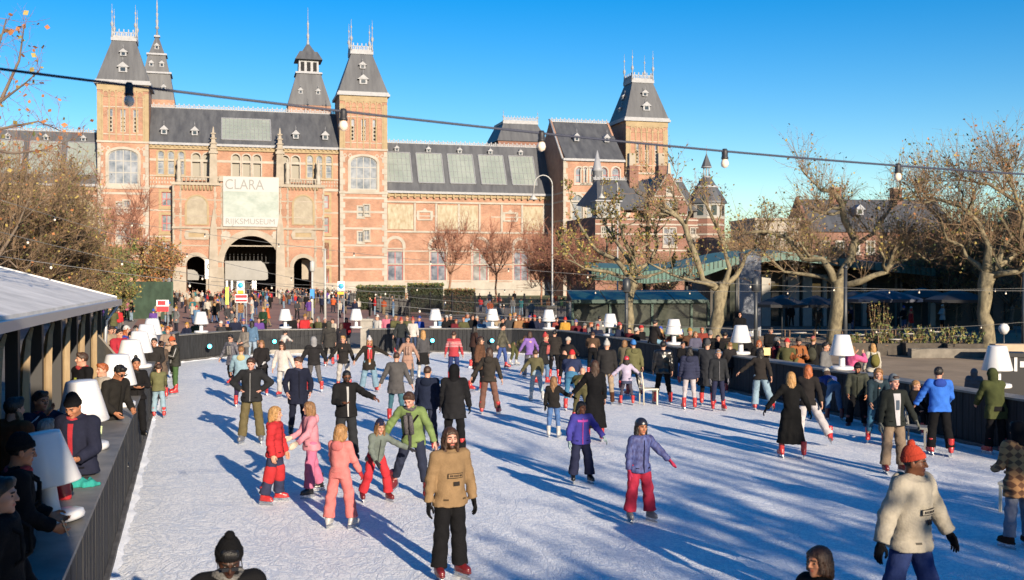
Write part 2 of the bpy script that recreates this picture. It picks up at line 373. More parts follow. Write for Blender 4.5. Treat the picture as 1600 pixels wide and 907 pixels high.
b.box(UX0, PX0_, -.3, .1, 0, 2.6); b.box(PX1_, UX1, -.3, .1, 0, 2.6); b.build('stone_trim', STONEW, mus)
b = MB(); b.box(UX0, UX1, -.35, .1, 27.6, 28.3)
for i in range(42): b.box(UX0 + .2 + i * .83, UX0 + .5 + i * .83, -.6, .0, 28.0, 28.35)
b.build('eave_frieze', YBRICK, mus)
b = MB(); b.box(UX0, UX1, -.75, .4, 28.35, 28.8); b.build('gutter', LEAD, mus)
b = MB(); b.add([(UX0, -.6, 28.8), (UX1, -.6, 28.8), (UX1, 5.5, 36.1), (UX0, 5.5, 36.1), (UX0, 22, 28.8), (UX1, 22, 28.8), (UX1, 16, 36.1), (UX0, 16, 36.1)],
                [(0, 1, 2, 3), (3, 2, 6, 7), (7, 6, 5, 4), (0, 3, 7, 4), (1, 5, 6, 2)]); b.build('roof', SLATE, mus)
cresting(UX0, UX1, 5.6, 36.1, .9, mus, .9)
sl = 7.3 / 6.1
def on_roof(x, t, off=0): return (x, -.6 + 6.1 * t - off * .75, 28.8 + 7.3 * t + off * .6)
def skylight(x0, x1, t0, t1, onr, parent, nx=8, nz=5):
    b = MB(); q = [onr(x0, t0, .12), onr(x1, t0, .12), onr(x1, t1, .12), onr(x0, t1, .12)]; b.add(q, [(0, 1, 2, 3)]); o = b.build('skylight', GLASSR, parent)
    g = MB()
    for i in range(nx + 1):
        x = x0 + (x1 - x0) * i / nx; g.tube([onr(x, t0, .16), onr(x, t1, .16)], .045 if 0 < i < nx else .12, 4, sm=False)
    for i in range(nz + 1):
        t = t0 + (t1 - t0) * i / nz; g.tube([onr(x0, t, .16), onr(x1, t, .16)], .03 if 0 < i < nz else .12, 4, sm=False)
    g.build('glazing_bars', LEAD, o)
skylight(fu(347), fu(424), .12, .74, on_roof, mus, 12, 6)
for px in (257, 305, 463, 509):
    x = fu(px); p = on_roof(x, .3); dormer(x, p[1] - .9, p[2] - .6, 1.1, 1.7, mus)

# portal block in front
PY = -2.4; PX0, PX1 = fu(270, 2.4), fu(507, 2.4); bl = fu(345, 2.4); br = fu(439, 2.4)
zb = 21.3; zc_ = 22.6
main = arch(fu(350, 2.4), fu(436, 2.4), 0, fz(392, 369, 2.4), 20); a1 = arch(fu(291, 2.4), fu(322, 2.4), 0, fz(305, 401, 2.4), 12); a2 = arch(fu(459, 2.4), fu(489, 2.4), 0, fz(474, 403, 2.4), 12)
b = MB(); b.panel([(PX0, 0), (PX1, 0), (PX1, zb), (br, zb), (br, zc_), (bl, zc_), (bl, zb), (PX0, zb)], [a1, main, a2], PY, 1.0, hd=1.0)
for s0, s1 in ((PX0, a1[0][0]), (a1[1][0], main[0][0]), (main[1][0], a2[0][0]), (a2[1][0], PX1)): b.box(s0, s1, PY + 1.0, 6, 0, 12)
b.box(PX0, PX1, PY + 1.0, 0, 12, zb - .3)
b.build('portal_wall', BRICK, mus)
def ring(b, poly, e, y, dep, m=0):
    o = grow(poly, e); o = [(x, max(z, poly[0][1])) for x, z in o]; b.panel(o, [poly], y - dep, dep, m)
b = MB()
for p, e in ((main, 1.15), (a1, .75), (a2, .75)):
    xs = [q[0] for q in p]; xc = (min(xs) + max(xs)) / 2; r_ = (max(xs) - xc); zt = max(q[1] for q in p); sp = zt - r_
    seg = 20; o_ = [(xc + (r_ + e) * math.cos(math.pi * i / seg), sp + (r_ + e) * math.sin(math.pi * i / seg)) for i in range(seg + 1)] + [(xc + r_ * math.cos(math.pi * (seg - i) / seg), sp + r_ * math.sin(math.pi * (seg - i) / seg)) for i in range(seg + 1)]
    b.panel(o_, [], PY - .14, .16)
zs_ = 5.6
for s0, s1 in ((PX0, a1[0][0]), (a1[1][0], main[0][0]), (main[1][0], a2[0][0]), (a2[1][0], PX1)): b.box(s0 - .01, s1 + .01, PY - .2, PY + .05, 0, zs_)
# vertical stone pilasters and bands of the portal
pil = [(PX0, 1.6), (fu(335, 2.4), 1.6), (fu(437, 2.4), 1.7), (PX1 - 1.9, 1.9)]
for x, w_ in pil:
    quoins(b, x, PY, zs_, zb, .45, 1, 1.0, .12); quoins(b, x + w_, PY, zs_, zb, .45, -1, 1.0, .12)
for z in (fz(392, 357, 2.4), ): b.box(PX0 - .1, PX1 + .1, PY - .3, PY + .05, z - .2, z + .2)
for z in (fz(392, 339, 2.4), fz(392, 314, 2.4), fz(300, 384, 2.4)): band(b, PX0, PX1, PY, z, .22)
b.box(PX0 - .2, bl, PY - .35, PY + .3, zb - .5, zb); b.box(br, PX1 + .2, PY - .35, PY + .3, zb - .5, zb); b.box(bl - .3, br + .3, PY - .4, PY + .4, zc_ - 1.0, zc_)
for i in range(10):
    for xa, xb in ((PX0 + 1.7, bl - .4), (br + 1.8, PX1 - 1.7)):
        x = xa + (xb - xa) * i / 9; b.lathe(x, PY, [(.16, zb), (.1, zb + .3), (.17, zb + .6), (.1, zb + .9)], 6)
for xa, xb in ((PX0 + 1.5, bl - .3), (br + 1.6, PX1 - 1.5)): b.box(xa, xb, PY - .2, PY + .2, zb + .9, zb + 1.15)
b.build('stone_trim', STONE, mus)
# picture niches, cartouches, medallions
for nm, pxc in (('west', 308), ('east', 474)):
    xc = fu(pxc, 2.4); w_ = 2.15; z0, z1 = fz(pxc, 352, 2.4), fz(pxc, 304, 2.4)
    p = arch(xc - w_ + .35, xc + w_ - .35, z0 + .2, z1 - .3)
    b = MB(); b.panel(arch(xc - w_, xc + w_, z0, z1), [p], PY - .14, .16); nch = b.build('niche', YBRICK, mus)
    g = MB(); fill_glass(g, p, PY - .04); g.build('relief_panel', mat('carved_relief', (.3, .27, .21), .85, nscale=.9, col2=(.22, .19, .145), bump=.8, bscale=2.5), nch)
    z = fz(pxc, 368, 2.4); b = MB()
    b.panel([(xc - 2, z - .8), (xc + 2, z - .8), (xc + 2.3, z), (xc + 2, z + .9), (xc + .8, z + 1.1), (xc, z + 1.7), (xc - .8, z + 1.1), (xc - 2, z + .9), (xc - 2.3, z)], [rect(xc - 1.5, xc + 1.5, z - .35, z + .45)], PY - .2, .22)
    ct = b.build('cartouche', STONE, mus); g = MB(); fill_glass(g, rect(xc - 1.5, xc + 1.5, z - .35, z + .45), PY - .08); g.build('plaque', YBRICK, ct)
    b = MB()
    for i in range(9): b.lathe(xc - 2.6 + i * .65, PY - .1, [(.2, fz(pxc, 296, 2.4) - .2), (.24, fz(pxc, 296, 2.4) + .5), (.1, fz(pxc, 296, 2.4) + .9)], 6)
    b.build('frieze', YBRICK, mus)
for px in (353, 432):
    x, z = fu(px, 2.4), fz(px, 368, 2.4); b = MB()
    vs = [(x + r_ * math.cos(a_), PY - .15, z + r_ * math.sin(a_)) for a_, r_ in [(i * math.pi / 8, .75 if i % 2 else .95) for i in range(16)]]
    b.panel([(v[0], v[2]) for v in vs], [], PY - .16, .18); b.build('medallion', STONEW, mus)
# pinnacles and statues on the portal
def statue(x, y, z, h, parent):
    b = MB(); b.lathe(x, y, [(.55, z), (.5, z + .5), (.38, z + .6), (.5, z + h * .35), (.32, z + h * .55), (.45, z + h * .75), (.15, z + h * .84), (.2, z + h * .92), (.05, z + h)], 10)
    b.tube([(x, y, z + h * .7), (x + .5, y - .3, z + h * .55)], [.14, .08], 6); b.build('statue', STONEW, parent)
for px, y0, y1 in ((334, 275, 198), (438, 275, 200)):
    x = fu(px, 2.4); z0, z1 = fz(px, y0, 2.4), fz(px, y1, 2.4); b = MB(); hh = z1 - z0
    b.frus(x, PY + .3, zb - .5, z0 + hh * .45, .75, .75, .62, .62); b.frus(x, PY + .3, z0 + hh * .45, z0 + hh * .5, .85, .85, .8, .8); b.frus(x, PY + .3, z0 + hh * .5, z1, .6, .6, .06, .06)
    for i in range(4): b.box(x - .75 + i * .1, x + .75 - i * .1, PY - .4 + i * .1, PY + 1 - i * .1, z0 + hh * (.55 + .1 * i), z0 + hh * (.57 + .1 * i))
    b.build('pinnacle', STONE, mus)
    b = MB(); zz = fz(px, 352, 2.4); b.frus(x, PY - .35, fz(px, 385, 2.4), zz - .5, .7, .4, .6, .35); b.frus(x, PY - .35, zz - .5, zz + 3.0, .55, .35, .05, .05); b.frus(x, PY - .35, 0, fz(px, 385, 2.4), .9, .45, .75, .4); b.build('buttress', STONE, mus)
for px in (280, 450, 498): statue(fu(px, 2.4), PY + .4, zb, 5.0, mus)
# passage: vault, screens
x0p, x1p = PX0 + .2, PX1 - .2
b = MB(); b.box(x0p, x1p, 20, 20.3, 0, 12); b.box(x0p, x1p, 6.1, 20, 12, 12.2); b.box(main[0][0] - .3, main[0][0], 6, 20, 0, 12); b.box(main[1][0], main[1][0] + .3, 6, 20, 0, 12); b.build('passage_wall', mat('passage_shade_plaster', (.055, .05, .048), .9, nscale=1, namt=.3), mus)  # near-black colour stands in for the shade deep inside the passage
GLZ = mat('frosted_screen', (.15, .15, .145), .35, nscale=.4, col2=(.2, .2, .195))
xa, xb = main[0][0], main[1][0]
b = MB(); zt = fz(392, 408, 0); b.panel([(xa + .2, fz(392, 438, 0)), (fu(415), fz(392, 438, 0)), (fu(419), fz(392, 436, 0)), (fu(419), fz(400, 424, 0)), (fu(414), zt - .6), (fu(408), zt), (xa + .2, zt)], [], 1.2, .3); b.build('passage_screen', GLZ, mus)
b = MB(); b.panel([(a1[0][0] + .1, fz(300, 438, 0)), (fu(310), fz(300, 438, 0)), (fu(311), fz(300, 432, 0)), (fu(308), fz(300, 426, 0)), (fu(303), fz(300, 422, 0)), (a1[0][0] + .1, fz(300, 421, 0))], [], 1.2, .3); b.build('passage_screen', GLZ, mus)
b = MB(); b.box(fu(472), fu(484), .8, .9, fz(478, 437), fz(478, 406)); b.build('passage_screen', STONE, mus)
for px in (353, 361, 394, 398): b = MB(); b.box(fu(px), fu(px) + .35, 1.6, 1.9, 0, 4.4); b.build('passage_post', STEEL, mus)
b = MB(); b.box(xa, xb, 3, 3.2, 6.4, 6.6)
for i in range(14): b.box(xa + .3 + i * .75, xa + .38 + i * .75, 3, 3.1, 6.6, 8.2)
b.build('passage_gate', BLACKP, mus)

# side wings
WZ = 20.7; WR = 30.8; WB0, WB1 = 25.9, 60.0
def wing(x0, x1, mirror=False):
    wins = []; pans = []; n = int((x1 - x0) / 8.6) + 1
    f = (lambda x: 2 * C0 - x) if mirror else (lambda x: x)
    centers = [27.7 + 8.6 * i for i in range(5)]
    for c_ in centers:
        if c_ + 1.6 < x1: wins.append(arch(f(c_) - 1.55, f(c_) + 1.55, 2.9, 11.1, 10, 1.4) if False else rect(f(c_) - 1.55, f(c_) + 1.55, 2.9, 9.2))
    fx0, fx1 = min(f(x0), f(x1)), max(f(x0), f(x1))
    b = MB(); b.panel(rect(fx0, fx1, 0, WZ), wins, .3, .6, hd=.4); b.box(fx0, fx1, .9, 22, 0, WZ); b.build('wall', BRICK, mus)
    for p in wins: window(p, .3, mus, nv=1, nh=1, inset=.28, surround=.3, fm=WINR, fw=.16)
    b = MB()
    for z in (8.9, 6.3, 3.0): band(b, fx0, fx1, .3, z, .25)
    for z in (12.7, 18.6): b.box(fx0, fx1, .05, .35, z - .15, z + .2)
    b.box(fx0, fx1, -.1, .35, 0, 2.75)
    for p in wins:
        xs = [q[0] for q in p]; ar = arch(min(xs) - .5, max(xs) + .5, 9.35, 11.9, 12, 2.0); b.panel(ar, [arch(min(xs) + .1, max(xs) - .1, 9.5, 11.3, 12, 1.5)], .16, .15)
    e = 27.0
    for i in range(4):
        for xx in (e + 4.6 + 8.9 * i,): b.box(f(xx) - .2, f(xx) + .2, .12, .32, 12.9, 18.4); b.box(f(xx + 4.3) - .2, f(xx + 4.3) + .2, .12, .32, 12.9, 18.4) if xx + 4.3 < x1 else None
    for c_ in (33.6, 51.8 - 0.6):
        xc = f(c_); b.panel([(xc - 1.5, 15.0), (xc + 1.5, 15.0), (xc + 1.7, 15.8), (xc + 1.6, 16.9), (xc + .5, 17.0), (xc, 17.5), (xc - .5, 17.0), (xc - 1.6, 16.9), (xc - 1.7, 15.8)], [rect(xc - 1.1, xc + 1.1, 15.3, 16.6)], .12, .2)
        band(b, xc - 4, xc + 4, .3, 15.9, .22)
    b.build('stone_trim', STONEW, mus)
    TILE = mat('tile_picture', (.2, .14, .07), .6, nscale=1.1, col2=(.32, .3, .22), nstretch=(1.6, 1, .7), detail=8)
    for xa, xb in ((26.2, 31.3), (36.2, 44.4), (53.8, 58.6)):
        b = MB(); xl, xr = sorted((f(xa), f(xb))); b.box(xl, xr, .18, .3, 13.2, 18.1); b.build('tile_panel', TILE, mus)
    b = MB(); b.box(fx0, fx1, .0, .35, 19.7, 20.3)
    for i in range(int((fx1 - fx0) / 1.3)): b.box(fx0 + .3 + i * 1.3, fx0 + .65 + i * 1.3, -.25, .3, 19.4, 20.2)
    b.build('eave_frieze', YBRICK, mus)
    b = MB(); b.box(fx0, fx1, -.5, .5, 20.3, 20.75); b.build('gutter', LEAD, mus)
    b = MB(); b.add([(fx0, -.3, 20.75), (fx1, -.3, 20.75), (fx1, 5.2, WR), (fx0, 5.2, WR), (fx0, 22, 20.75), (fx1, 22, 20.75), (fx1, 16.5, WR), (fx0, 16.5, WR)],
                    [(0, 1, 2, 3), (3, 2, 6, 7), (7, 6, 5, 4), (0, 3, 7, 4), (1, 5, 6, 2)]); b.build('roof', SLATE, mus)
    cresting(fx0, fx1, 5.3, WR, .8, mus, .9)
    onw = lambda x, t, off=0: (x, -.3 + 5.5 * t - off * .85, 20.75 + (WR - 20.75) * t + off * .45)
    k = 0
    for i in range(8):
        xa = 26.0 + i * 6.45 - (2.2 if i == 0 else 0) * 0; xb = xa + 5.2
        if xb > x1 + 1: break
        xl, xr = sorted((f(xa), f(min(xb, x1)))); skylight(xl, xr, .17, .79, onw, mus, 6, 5)
        xd = f(xb - 2.6); p = onw(xd, .84); dormer(xd, p[1] - .5, p[2] - .2, .8, 1.2, mus, 1.0)
wing(25.9, 60.0); wing(27.2 - 1.6, 70.0, True)

# spires of the far side of the museum
def spire(pxc, halfw, n, tiers, tip, parent, kind):
    xc = fu(pxc, n); y = -n; b = MB(); t = MB()
    for (pya, ha, pyb, hb) in tiers:
        za, zb2 = fz(pxc, pya, n), fz(pxc, pyb, n); k = -n * 0 + 1
        sa, sb = ha * halfw, hb * halfw; b.frus(xc, y, za, zb2, sa, sa, sb, sb)
        t = MB(); t.frus(xc, y, zb2 - .15, zb2 + .25, sb + .35, sb + .35, sb + .3, sb + .3); t.build('spire_cornice', LEAD, parent)
        if zb2 - za > 3:
            for s_ in (-1, 1):
                if ha > .6 : dormer(xc + s_ * sa * .4, y - sa - .0 + (sa - sb) * .35, za + (zb2 - za) * .35, .9, 1.4, parent, 1.0)
                else: dormer(xc, y - sa + (sa - sb) * .3, za + (zb2 - za) * .3, .9, 1.4, parent, 1.0); break
    b.build('spire_roof', SLATE, parent)
    zt = fz(pxc, tiers[-1][2], n); zz = fz(pxc, tip, n); q = MB(); hb = tiers[-1][3] * halfw
    q.lathe(xc, y, [(hb + .05, zt), (hb * .45, zt + (zz - zt) * .2), (.45, zt + (zz - zt) * .22), (.2, zt + (zz - zt) * .3), (.35, zt + (zz - zt) * .42), (.14, zt + (zz - zt) * .46), (.28, zt + (zz - zt) * .6), (.1, zt + (zz - zt) * .63), (.2, zt + (zz - zt) * .78), (.04, zz)], 8)
    q.build('spire_needle', LEAD, parent)
    return xc, y
n_ = -42.0
sc_ = 1 / (F / 240)
b = MB(); xl = fu(247, n_); b.box(xl - 3.8, xl + 3.8, 42 - 3.8, 42 + 3.8, 0, fz(247, 160, n_)); xr_ = fu(482, n_); b.box(xr_ - 4.8, xr_ + 4.8, 42 - 4.8, 42 + 4.8, 0, fz(482, 168, n_)); b.build('rear_tower_wall', BRICK, mus)
spire(247, 3.8, n_, [(160, 1.0, 118, .75), (118, .72, 88, .48), (88, .46, 58, .08)], -2, mus, 0)
spire(482, 4.9, n_, [(170, 1.0, 118, .55)], 117.5, mus, 1)
xc = fu(482, n_); y = 42
zA, zB, zC, zD = fz(482, 118, n_), fz(482, 97, n_), fz(482, 78, n_), fz(482, 12, n_)
b = MB(); b.frus(xc, y, zA, zB, 2.3, 2.3, 2.2, 2.2); lt = b.build('spire_lantern', LEAD, mus)
g = MB()
for s_ in (-1, 0, 1): g.box(xc + s_ * 1.4 - .4, xc + s_ * 1.4 + .4, y - 2.36, y - 2.28, zA + .5, zB - .5)
g.build('lantern_opening', DARK, lt)
b = MB(); b.frus(xc, y, zB, zB + 2.0, 3.1, 3.1, 2.0, 2.0); b.frus(xc, y, zB + 2.0, zC + 1.2, 1.5, 1.5, .3, .3); b.build('spire_roof', SLATE, mus)
b = MB(); b.lathe(xc, y, [(.9, zB + 2.2), (.35, zC + 1.2), (.2, zC + 2.4), (.35, zC + 3.2), (.12, zC + 4), (.25, zC + 6), (.08, zC + 6.5), (.03, zD)], 8); b.build('spire_needle', LEAD, mus)
# small pavilion roof behind the east wing
n2 = -26.0; xc = fu(806, n2); b = MB(); b.frus(xc, 26, fz(806, 226, n2) - 6, fz(806, 226, n2), 5.6, 5.6, 5.6, 5.6); b.build('rear_wall', BRICKD, mus)
roof4(xc, 26, fz(806, 226, n2), 5.9, 5.9, fz(806, 198, n2), 4.0, 4.0, mus, 'rear_roof')
b = MB(); b.box(xc - 4.1, xc + 4.1, 26 - 4.1, 26 + 4.1, fz(806, 198, n2), fz(806, 194, n2)); b.build('roof_cap', LEAD, mus)
cresting(xc - 4, xc + 4, 22, fz(806, 194, n2), 1.2, mus, .7)
for s_ in (-1, 1): finial(xc + s_ * 4, 22, fz(806, 194, n2), 2.5, mus, .12)

# east pavilion with gable roof and corner tower
pn = 8.0; ex0, ex1 = fu(880, pn), fu(975, pn); ze = fz(925, 251, pn); zr = fz(872, 191, 1.0)
wins = [arch(fu(p, pn) - .8, fu(p, pn) + .8, fz(p, 286, pn), fz(p, 262, pn)) for p in (905, 914.5, 924, 933.5, 943, 962)]
lw = [arch(fu(p, pn) - 1.1, fu(p, pn) + 1.1, fz(p, 345, pn), fz(p, 305, pn)) for p in (902, 925, 950)]
b = MB(); b.panel(rect(ex0, ex1, 0, ze), wins + lw, -pn, .5, hd=.4); b.box(ex0, ex1, -pn + .5, 12, 0, ze)
ym = 1.0
for xx, e in ((ex0, .4), (ex1, -.4)):
    b.add([(xx, -pn, ze), (xx, 2 * ym + pn, ze), (xx, ym, zr + .6), (xx + e, -pn, ze), (xx + e, 2 * ym + pn, ze), (xx + e, ym, zr + .6)], [(0, 2, 1), (3, 4, 5), (0, 3, 5, 2), (1, 2, 5, 4)])
b.build('pavilion_wall', BRICK, mus)
for p in wins: window(p, -pn, mus, nv=0, nh=1, surround=.3, fw=.12, fm=WINR)
for p in lw: window(p, -pn, mus, nv=1, nh=2, surround=.4, fw=.14)
b = MB()
for z in (ze - 6.5, ze - 8.2, ze - 12, ze - 15): band(b, ex0, ex1, -pn, z, .35); b.box(ex0 - .06, ex0 + .02, -pn, 6, z - .18, z + .18)
quoins(b, ex0, -pn, 0, ze, .9, 1); b.build('stone_trim', STONEW, mus)
b = MB(); b.box(ex0 - .1, ex1 + .1, -pn - .5, -pn + .1, ze - .2, ze + .25)
b.tube([(ex0 - .1, -pn, ze + .1), (ex0 - .1, ym, zr + .8)], .22, 4); b.build('gutter', LEAD, mus)
b = MB(); b.add([(ex0 + .3, -pn - .4, ze + .2), (ex1, -pn - .4, ze + .2), (ex1, ym, zr + .3), (ex0 + .3, ym, zr + .3), (ex0 + .3, 2 * ym + pn, ze), (ex1, 2 * ym + pn, ze)], [(0, 1, 2, 3), (3, 2, 5, 4), (1, 5, 2)]); b.build('roof', SLATE, mus)
cresting(ex0, ex1, ym, zr + .3, .9, mus, .9)
for px in (900, 947):
    x = fu(px, 4); dormer(x, -pn + 3.5, ze + (zr - ze) * .5, 1.0, 1.7, mus)
tn = 3.0; tc = fu(1009, tn) + .2
zt_ = fz(1010, 188, tn); tower(tc, (fu(1043, tn) - fu(978, tn)) / 2, tn, zt_, fz(1010, 126, tn), mus, rtop=2.3, full=False)
for k, fr in ((0, .28), (1, .6)):
    dormer(tc - 4.3 + fr * 2, -tn + 4.5, zt_ + 8 * fr, 1.0, 1.3, mus, 1.0)

# banner hanging over the arch
BN = MB(); yb = PY - .5; bx0, bx1 = fu(349, 2.7), fu(436, 2.7); bz0, bz1 = fz(392, 354.5, 2.7), fz(392, 277, 2.7)
ban = thing('museum_banner', 'large pale banner reading CLARA hung above the museum passage arch', 'banner', O0, A)
BN.box(bx0, bx1, yb - .04, yb, bz0, bz1); BN.build('banner_cloth', mat('banner_white', (.33, .33, .325), .6), ban)
g = MB(); g.box(bx0 + .05, bx1 - .05, yb - .05, yb - .042, bz0 + 1.75, bz1 - 2.75)
g.build('printed_picture', mat('banner_print', (.3, .335, .315), .6, nscale=.5, col2=(.19, .235, .215), nstretch=(1, 1, 1.4), detail=7), ban)
def text(body, size, loc, parent, mt, name='lettering', rot=(math.pi / 2, 0, 0), width=None, ext=.01, align='LEFT', wx=1.0):
    c = bpy.data.curves.new('t', 'FONT'); c.body = body; c.size = size; c.extrude = ext; c.align_x = align
    o = bpy.data.objects.new('t', c); COL.objects.link(o); dg = bpy.context.evaluated_depsgraph_get(); dg.update()
    me = bpy.data.meshes.new_from_object(o.evaluated_get(dg)); bpy.data.objects.remove(o); bpy.data.curves.remove(c)
    xs = [v.co.x for v in me.vertices]; w_ = max(xs) - min(xs); k = (width / w_) if width else wx
    for v in me.vertices: v.co.x = v.co.x * k
    q = link(name, me, mt, parent); q.location = loc; q.rotation_euler = rot
    return q
GT = mat('banner_grey_ink', (.17, .175, .175), .6)
text('CLARA', 2.7, (bx0 + .3, yb - .07, bz1 - 2.35), ban, GT, width=7.0)
text('RIJKSMUSEUM', 1.5, (bx0 + .35, yb - .07, bz0 + .45), ban, GT, width=8.9)
# the round emblem on the portal
b = MB(); xg, zg = fu(329, 2.4), fz(329, 417, 2.4)
b.panel([(xg + .62 * math.cos(t * math.pi / 10), zg + .62 * math.sin(t * math.pi / 10)) for t in range(20)], [[(xg + .46 * math.cos(t * math.pi / 10), zg + .46 * math.sin(t * math.pi / 10)) for t in range(20)]], PY - .32, .06)
b.box(xg - .3, xg + .3, PY - .31, PY - .27, zg - .05, zg + .1); eb = b.build('emblem_ring', BLACKP, mus)
b = MB(); b.box(xg - 1.0, xg + 1.0, PY - .27, PY - .2, zg - 2.3, zg + 1.3); b.build('emblem_board', mat('emblem_white', (.7, .68, .64), .7), mus)

# ---------------------------------------------------------------- villa to the right of the museum
VD = 130.0; V0 = at(1030, 434, VD); V0.z = 0
vil = thing('brick_villa', 'red brick villa with stepped chimneys, gable and octagonal corner turret behind the planes', 'villa', V0, A)
vu = lambda px, n=0: fu(px, n, V0); vz = lambda px, py, n=0: fz(px, py, n, V0)
vw = [rect(vu(a_), vu(b_), vz(a_, y1_), vz(a_, y0_)) for a_, b_, y0_, y1_ in ((940, 947, 355, 368), (951, 958, 355, 368), (1079, 1085, 357, 368), (1087, 1093, 357, 368), (1080, 1093, 373, 392))]
b = MB(); b.panel(rect(vu(930), vu(1126), 0, vz(1030, 340)), vw, 0, .4, hd=.3); b.box(vu(930), vu(1126), .4, 11, 0, vz(1030, 340)); b.build('wall', BRICKD, vil)
for p in vw: window(p, 0, vil, nv=1, nh=1, inset=.2, fw=.09, surround=.12, pm=PANED)
# gable front
gy = -.9; gl, gr_, gt = vu(1015, .9), vu(1074, .9), vz(1046, 272, .9); ge = vz(1046, 321, .9)
gw = [rect(vu(1042, .9), vu(1049, .9), vz(1046, 303, .9), vz(1046, 293, .9)), rect(vu(1037, .9), vu(1054, .9), vz(1046, 332, .9), vz(1046, 317, .9)), rect(vu(1037, .9), vu(1055, .9), vz(1046, 384, .9), vz(1046, 357, .9))]
b = MB(); b.panel([(gl, 0), (gr_, 0), (gr_, ge), ((gl + gr_) / 2 + .35, gt), ((gl + gr_) / 2 - .35, gt), (gl, ge)], gw, gy, .4, hd=.3, back=True); b.box(gl, gr_, gy + .4, 3, 0, ge); b.build('gable_wall', BRICKD, vil)
for p in gw: window(p, gy, vil, nv=1, nh=1, inset=.2, fw=.1, surround=.15)
b = MB()
for py in (308, 313, 337, 344, 352, 367, 392): band(b, vu(930) if py > 341 else gl + max(0, (321 - py)) * .04, vu(1126) if py > 341 else gr_ - max(0, (321 - py)) * .04, (0 if py > 341 else gy), vz(1046, py), .18)
for py in (344, 352, 367, 392): band(b, gl, gr_, gy, vz(1046, py), .2)
b.tube([(gl - .1, gy, ge), ((gl + gr_) / 2, gy, gt + .2), (gr_ + .1, gy, ge)], .14, 4); b.frus((gl + gr_) / 2, gy, gt, gt + 1.3, .22, .22, .12, .12); b.build('stone_trim', STONEW, vil)
b = MB(); m_ = (gl + gr_) / 2
b.add([(gl, gy, ge), (gr_, gy, ge), (m_, gy, gt), (gl, 8, ge), (gr_, 8, ge), (m_, 8, gt)], [(0, 2, 5, 3), (1, 4, 5, 2), (3, 5, 4)]); b.build('gable_roof', SLATE, vil)
b = MB(); xl, xr = vu(933), vu(1018); z0, z1 = vz(990, 316), vz(990, 279)
b.add([(xl, -.2, z0 - 1.0), (xr, -.2, z0 - 1.0), (xr, 3.0, z1), (xl + 1, 3.0, z1), (xl, 8, z0), (xr, 8, z0)], [(0, 1, 2, 3), (3, 2, 5, 4), (0, 3, 4)])
xl, xr = vu(1060), vu(1092); b.add([(xl, -.2, z0 - 1), (xr, -.2, z0 - 1), (xr - .8, 3.0, z1), (xl, 3.0, z1), (xl, 8, z0), (xr, 8, z0)], [(0, 1, 2, 3), (3, 2, 5, 4), (1, 5, 2)]); b.build('roof', SLATE, vil)
cresting(vu(940), vu(1012), 3.0, z1, .5, vil, .5); cresting(vu(1058), vu(1080), 3.0, z1, .5, vil, .5)
for pxa, pxb, yt, yb_ in ((994, 1008, 256, 320), (1040, 1054, 256, 330)):
    b = MB(); b.box(vu(pxa), vu(pxb), 2.2, 3.4, vz(pxa, 330), vz(pxa, yt)); ch = b.build('chimney', BRICKD, vil)
    b = MB(); b.box(vu(pxa) + .05, vu(pxb) - .35, 2.4, 3.2, vz(pxa, yt), vz(pxa, 236)); b.build('chimney_pot', STONE, ch)
b = MB(); b.box(vu(1084), vu(1087), 4, 4.5, vz(1084, 318), vz(1084, 272)); b.build('chimney', BRICKD, vil)
# grey oriel on the left and turret on the right
GW = mat('grey_wood', (.26, .26, .25), .7)
for pxa, pxb, pyt, pyb in ((929, 966, 316, 341),):
    b = MB(); b.box(vu(pxa), vu(pxb), -.6, 1, vz(950, pyb), vz(950, pyt)); og = b.build('oriel', GW, vil)
    for k in range(3):
        xx = vu(pxa) + .35 + k * .95; q = MB(); q.box(xx, xx + .6, -.64, -.6, vz(950, pyb) + .3, vz(950, pyt) - .4); q.build('oriel_window', PANE, og)
    b = MB(); b.box(vu(pxa) - .2, vu(pxb) + .2, -.9, 1, vz(950, pyt), vz(950, pyt) + .15); b.build('oriel_cornice', LEAD, vil)
tx, ty = vu(1110), 1.2; tr_ = (vu(1136) - vu(1084)) / 2 * 1.03
b = MB(); b.lathe(tx, ty, [(tr_ * .97, 0), (tr_ * .97, vz(1110, 340))], 8, sm=False, a0=math.pi / 8); b.build('turret_wall', BRICKD, vil)
b = MB(); b.lathe(tx, ty, [(tr_ * .99, vz(1110, 340)), (tr_ * .99, vz(1110, 318))], 8, sm=False, a0=math.pi / 8); tg = b.build('turret_gallery', GW, vil)
for k in range(8):
    a_ = math.pi / 8 + math.pi / 8 + k * math.pi / 4; ap = tr_ * .99 * math.cos(math.pi / 8) + .02
    q = MB(); q.obox((tx + ap * math.cos(a_), ty + ap * math.sin(a_), vz(1110, 337)), (-math.sin(a_), math.cos(a_)), .75, .06, vz(1110, 321) - vz(1110, 337)); q.build('turret_window', PANED, tg)
b = MB()
for py in (341, 352, 367): b.lathe(tx, ty, [(tr_ * 1.0, vz(1110, py) - .1), (tr_ * 1.0, vz(1110, py) + .12)], 8, sm=False, a0=math.pi / 8)
b.build('turret_bands', STONEW, vil)
b = MB(); b.lathe(tx, ty, [(tr_ * 1.12, vz(1110, 318)), (tr_ * 1.1, vz(1110, 315)), (tr_ * .6, vz(1110, 293)), (tr_ * .55, vz(1110, 292))], 8, sm=False, a0=math.pi / 8)
b.lathe(tx, ty, [(tr_ * .55, vz(1110, 290)), (tr_ * .25, vz(1110, 277)), (tr_ * .2, vz(1110, 276))], 8, sm=False, a0=math.pi / 8)
b.lathe(tx, ty, [(tr_ * .3, vz(1110, 260)), (.04, vz(1110, 239))], 8, sm=False); b.build('turret_roof', SLATE, vil)
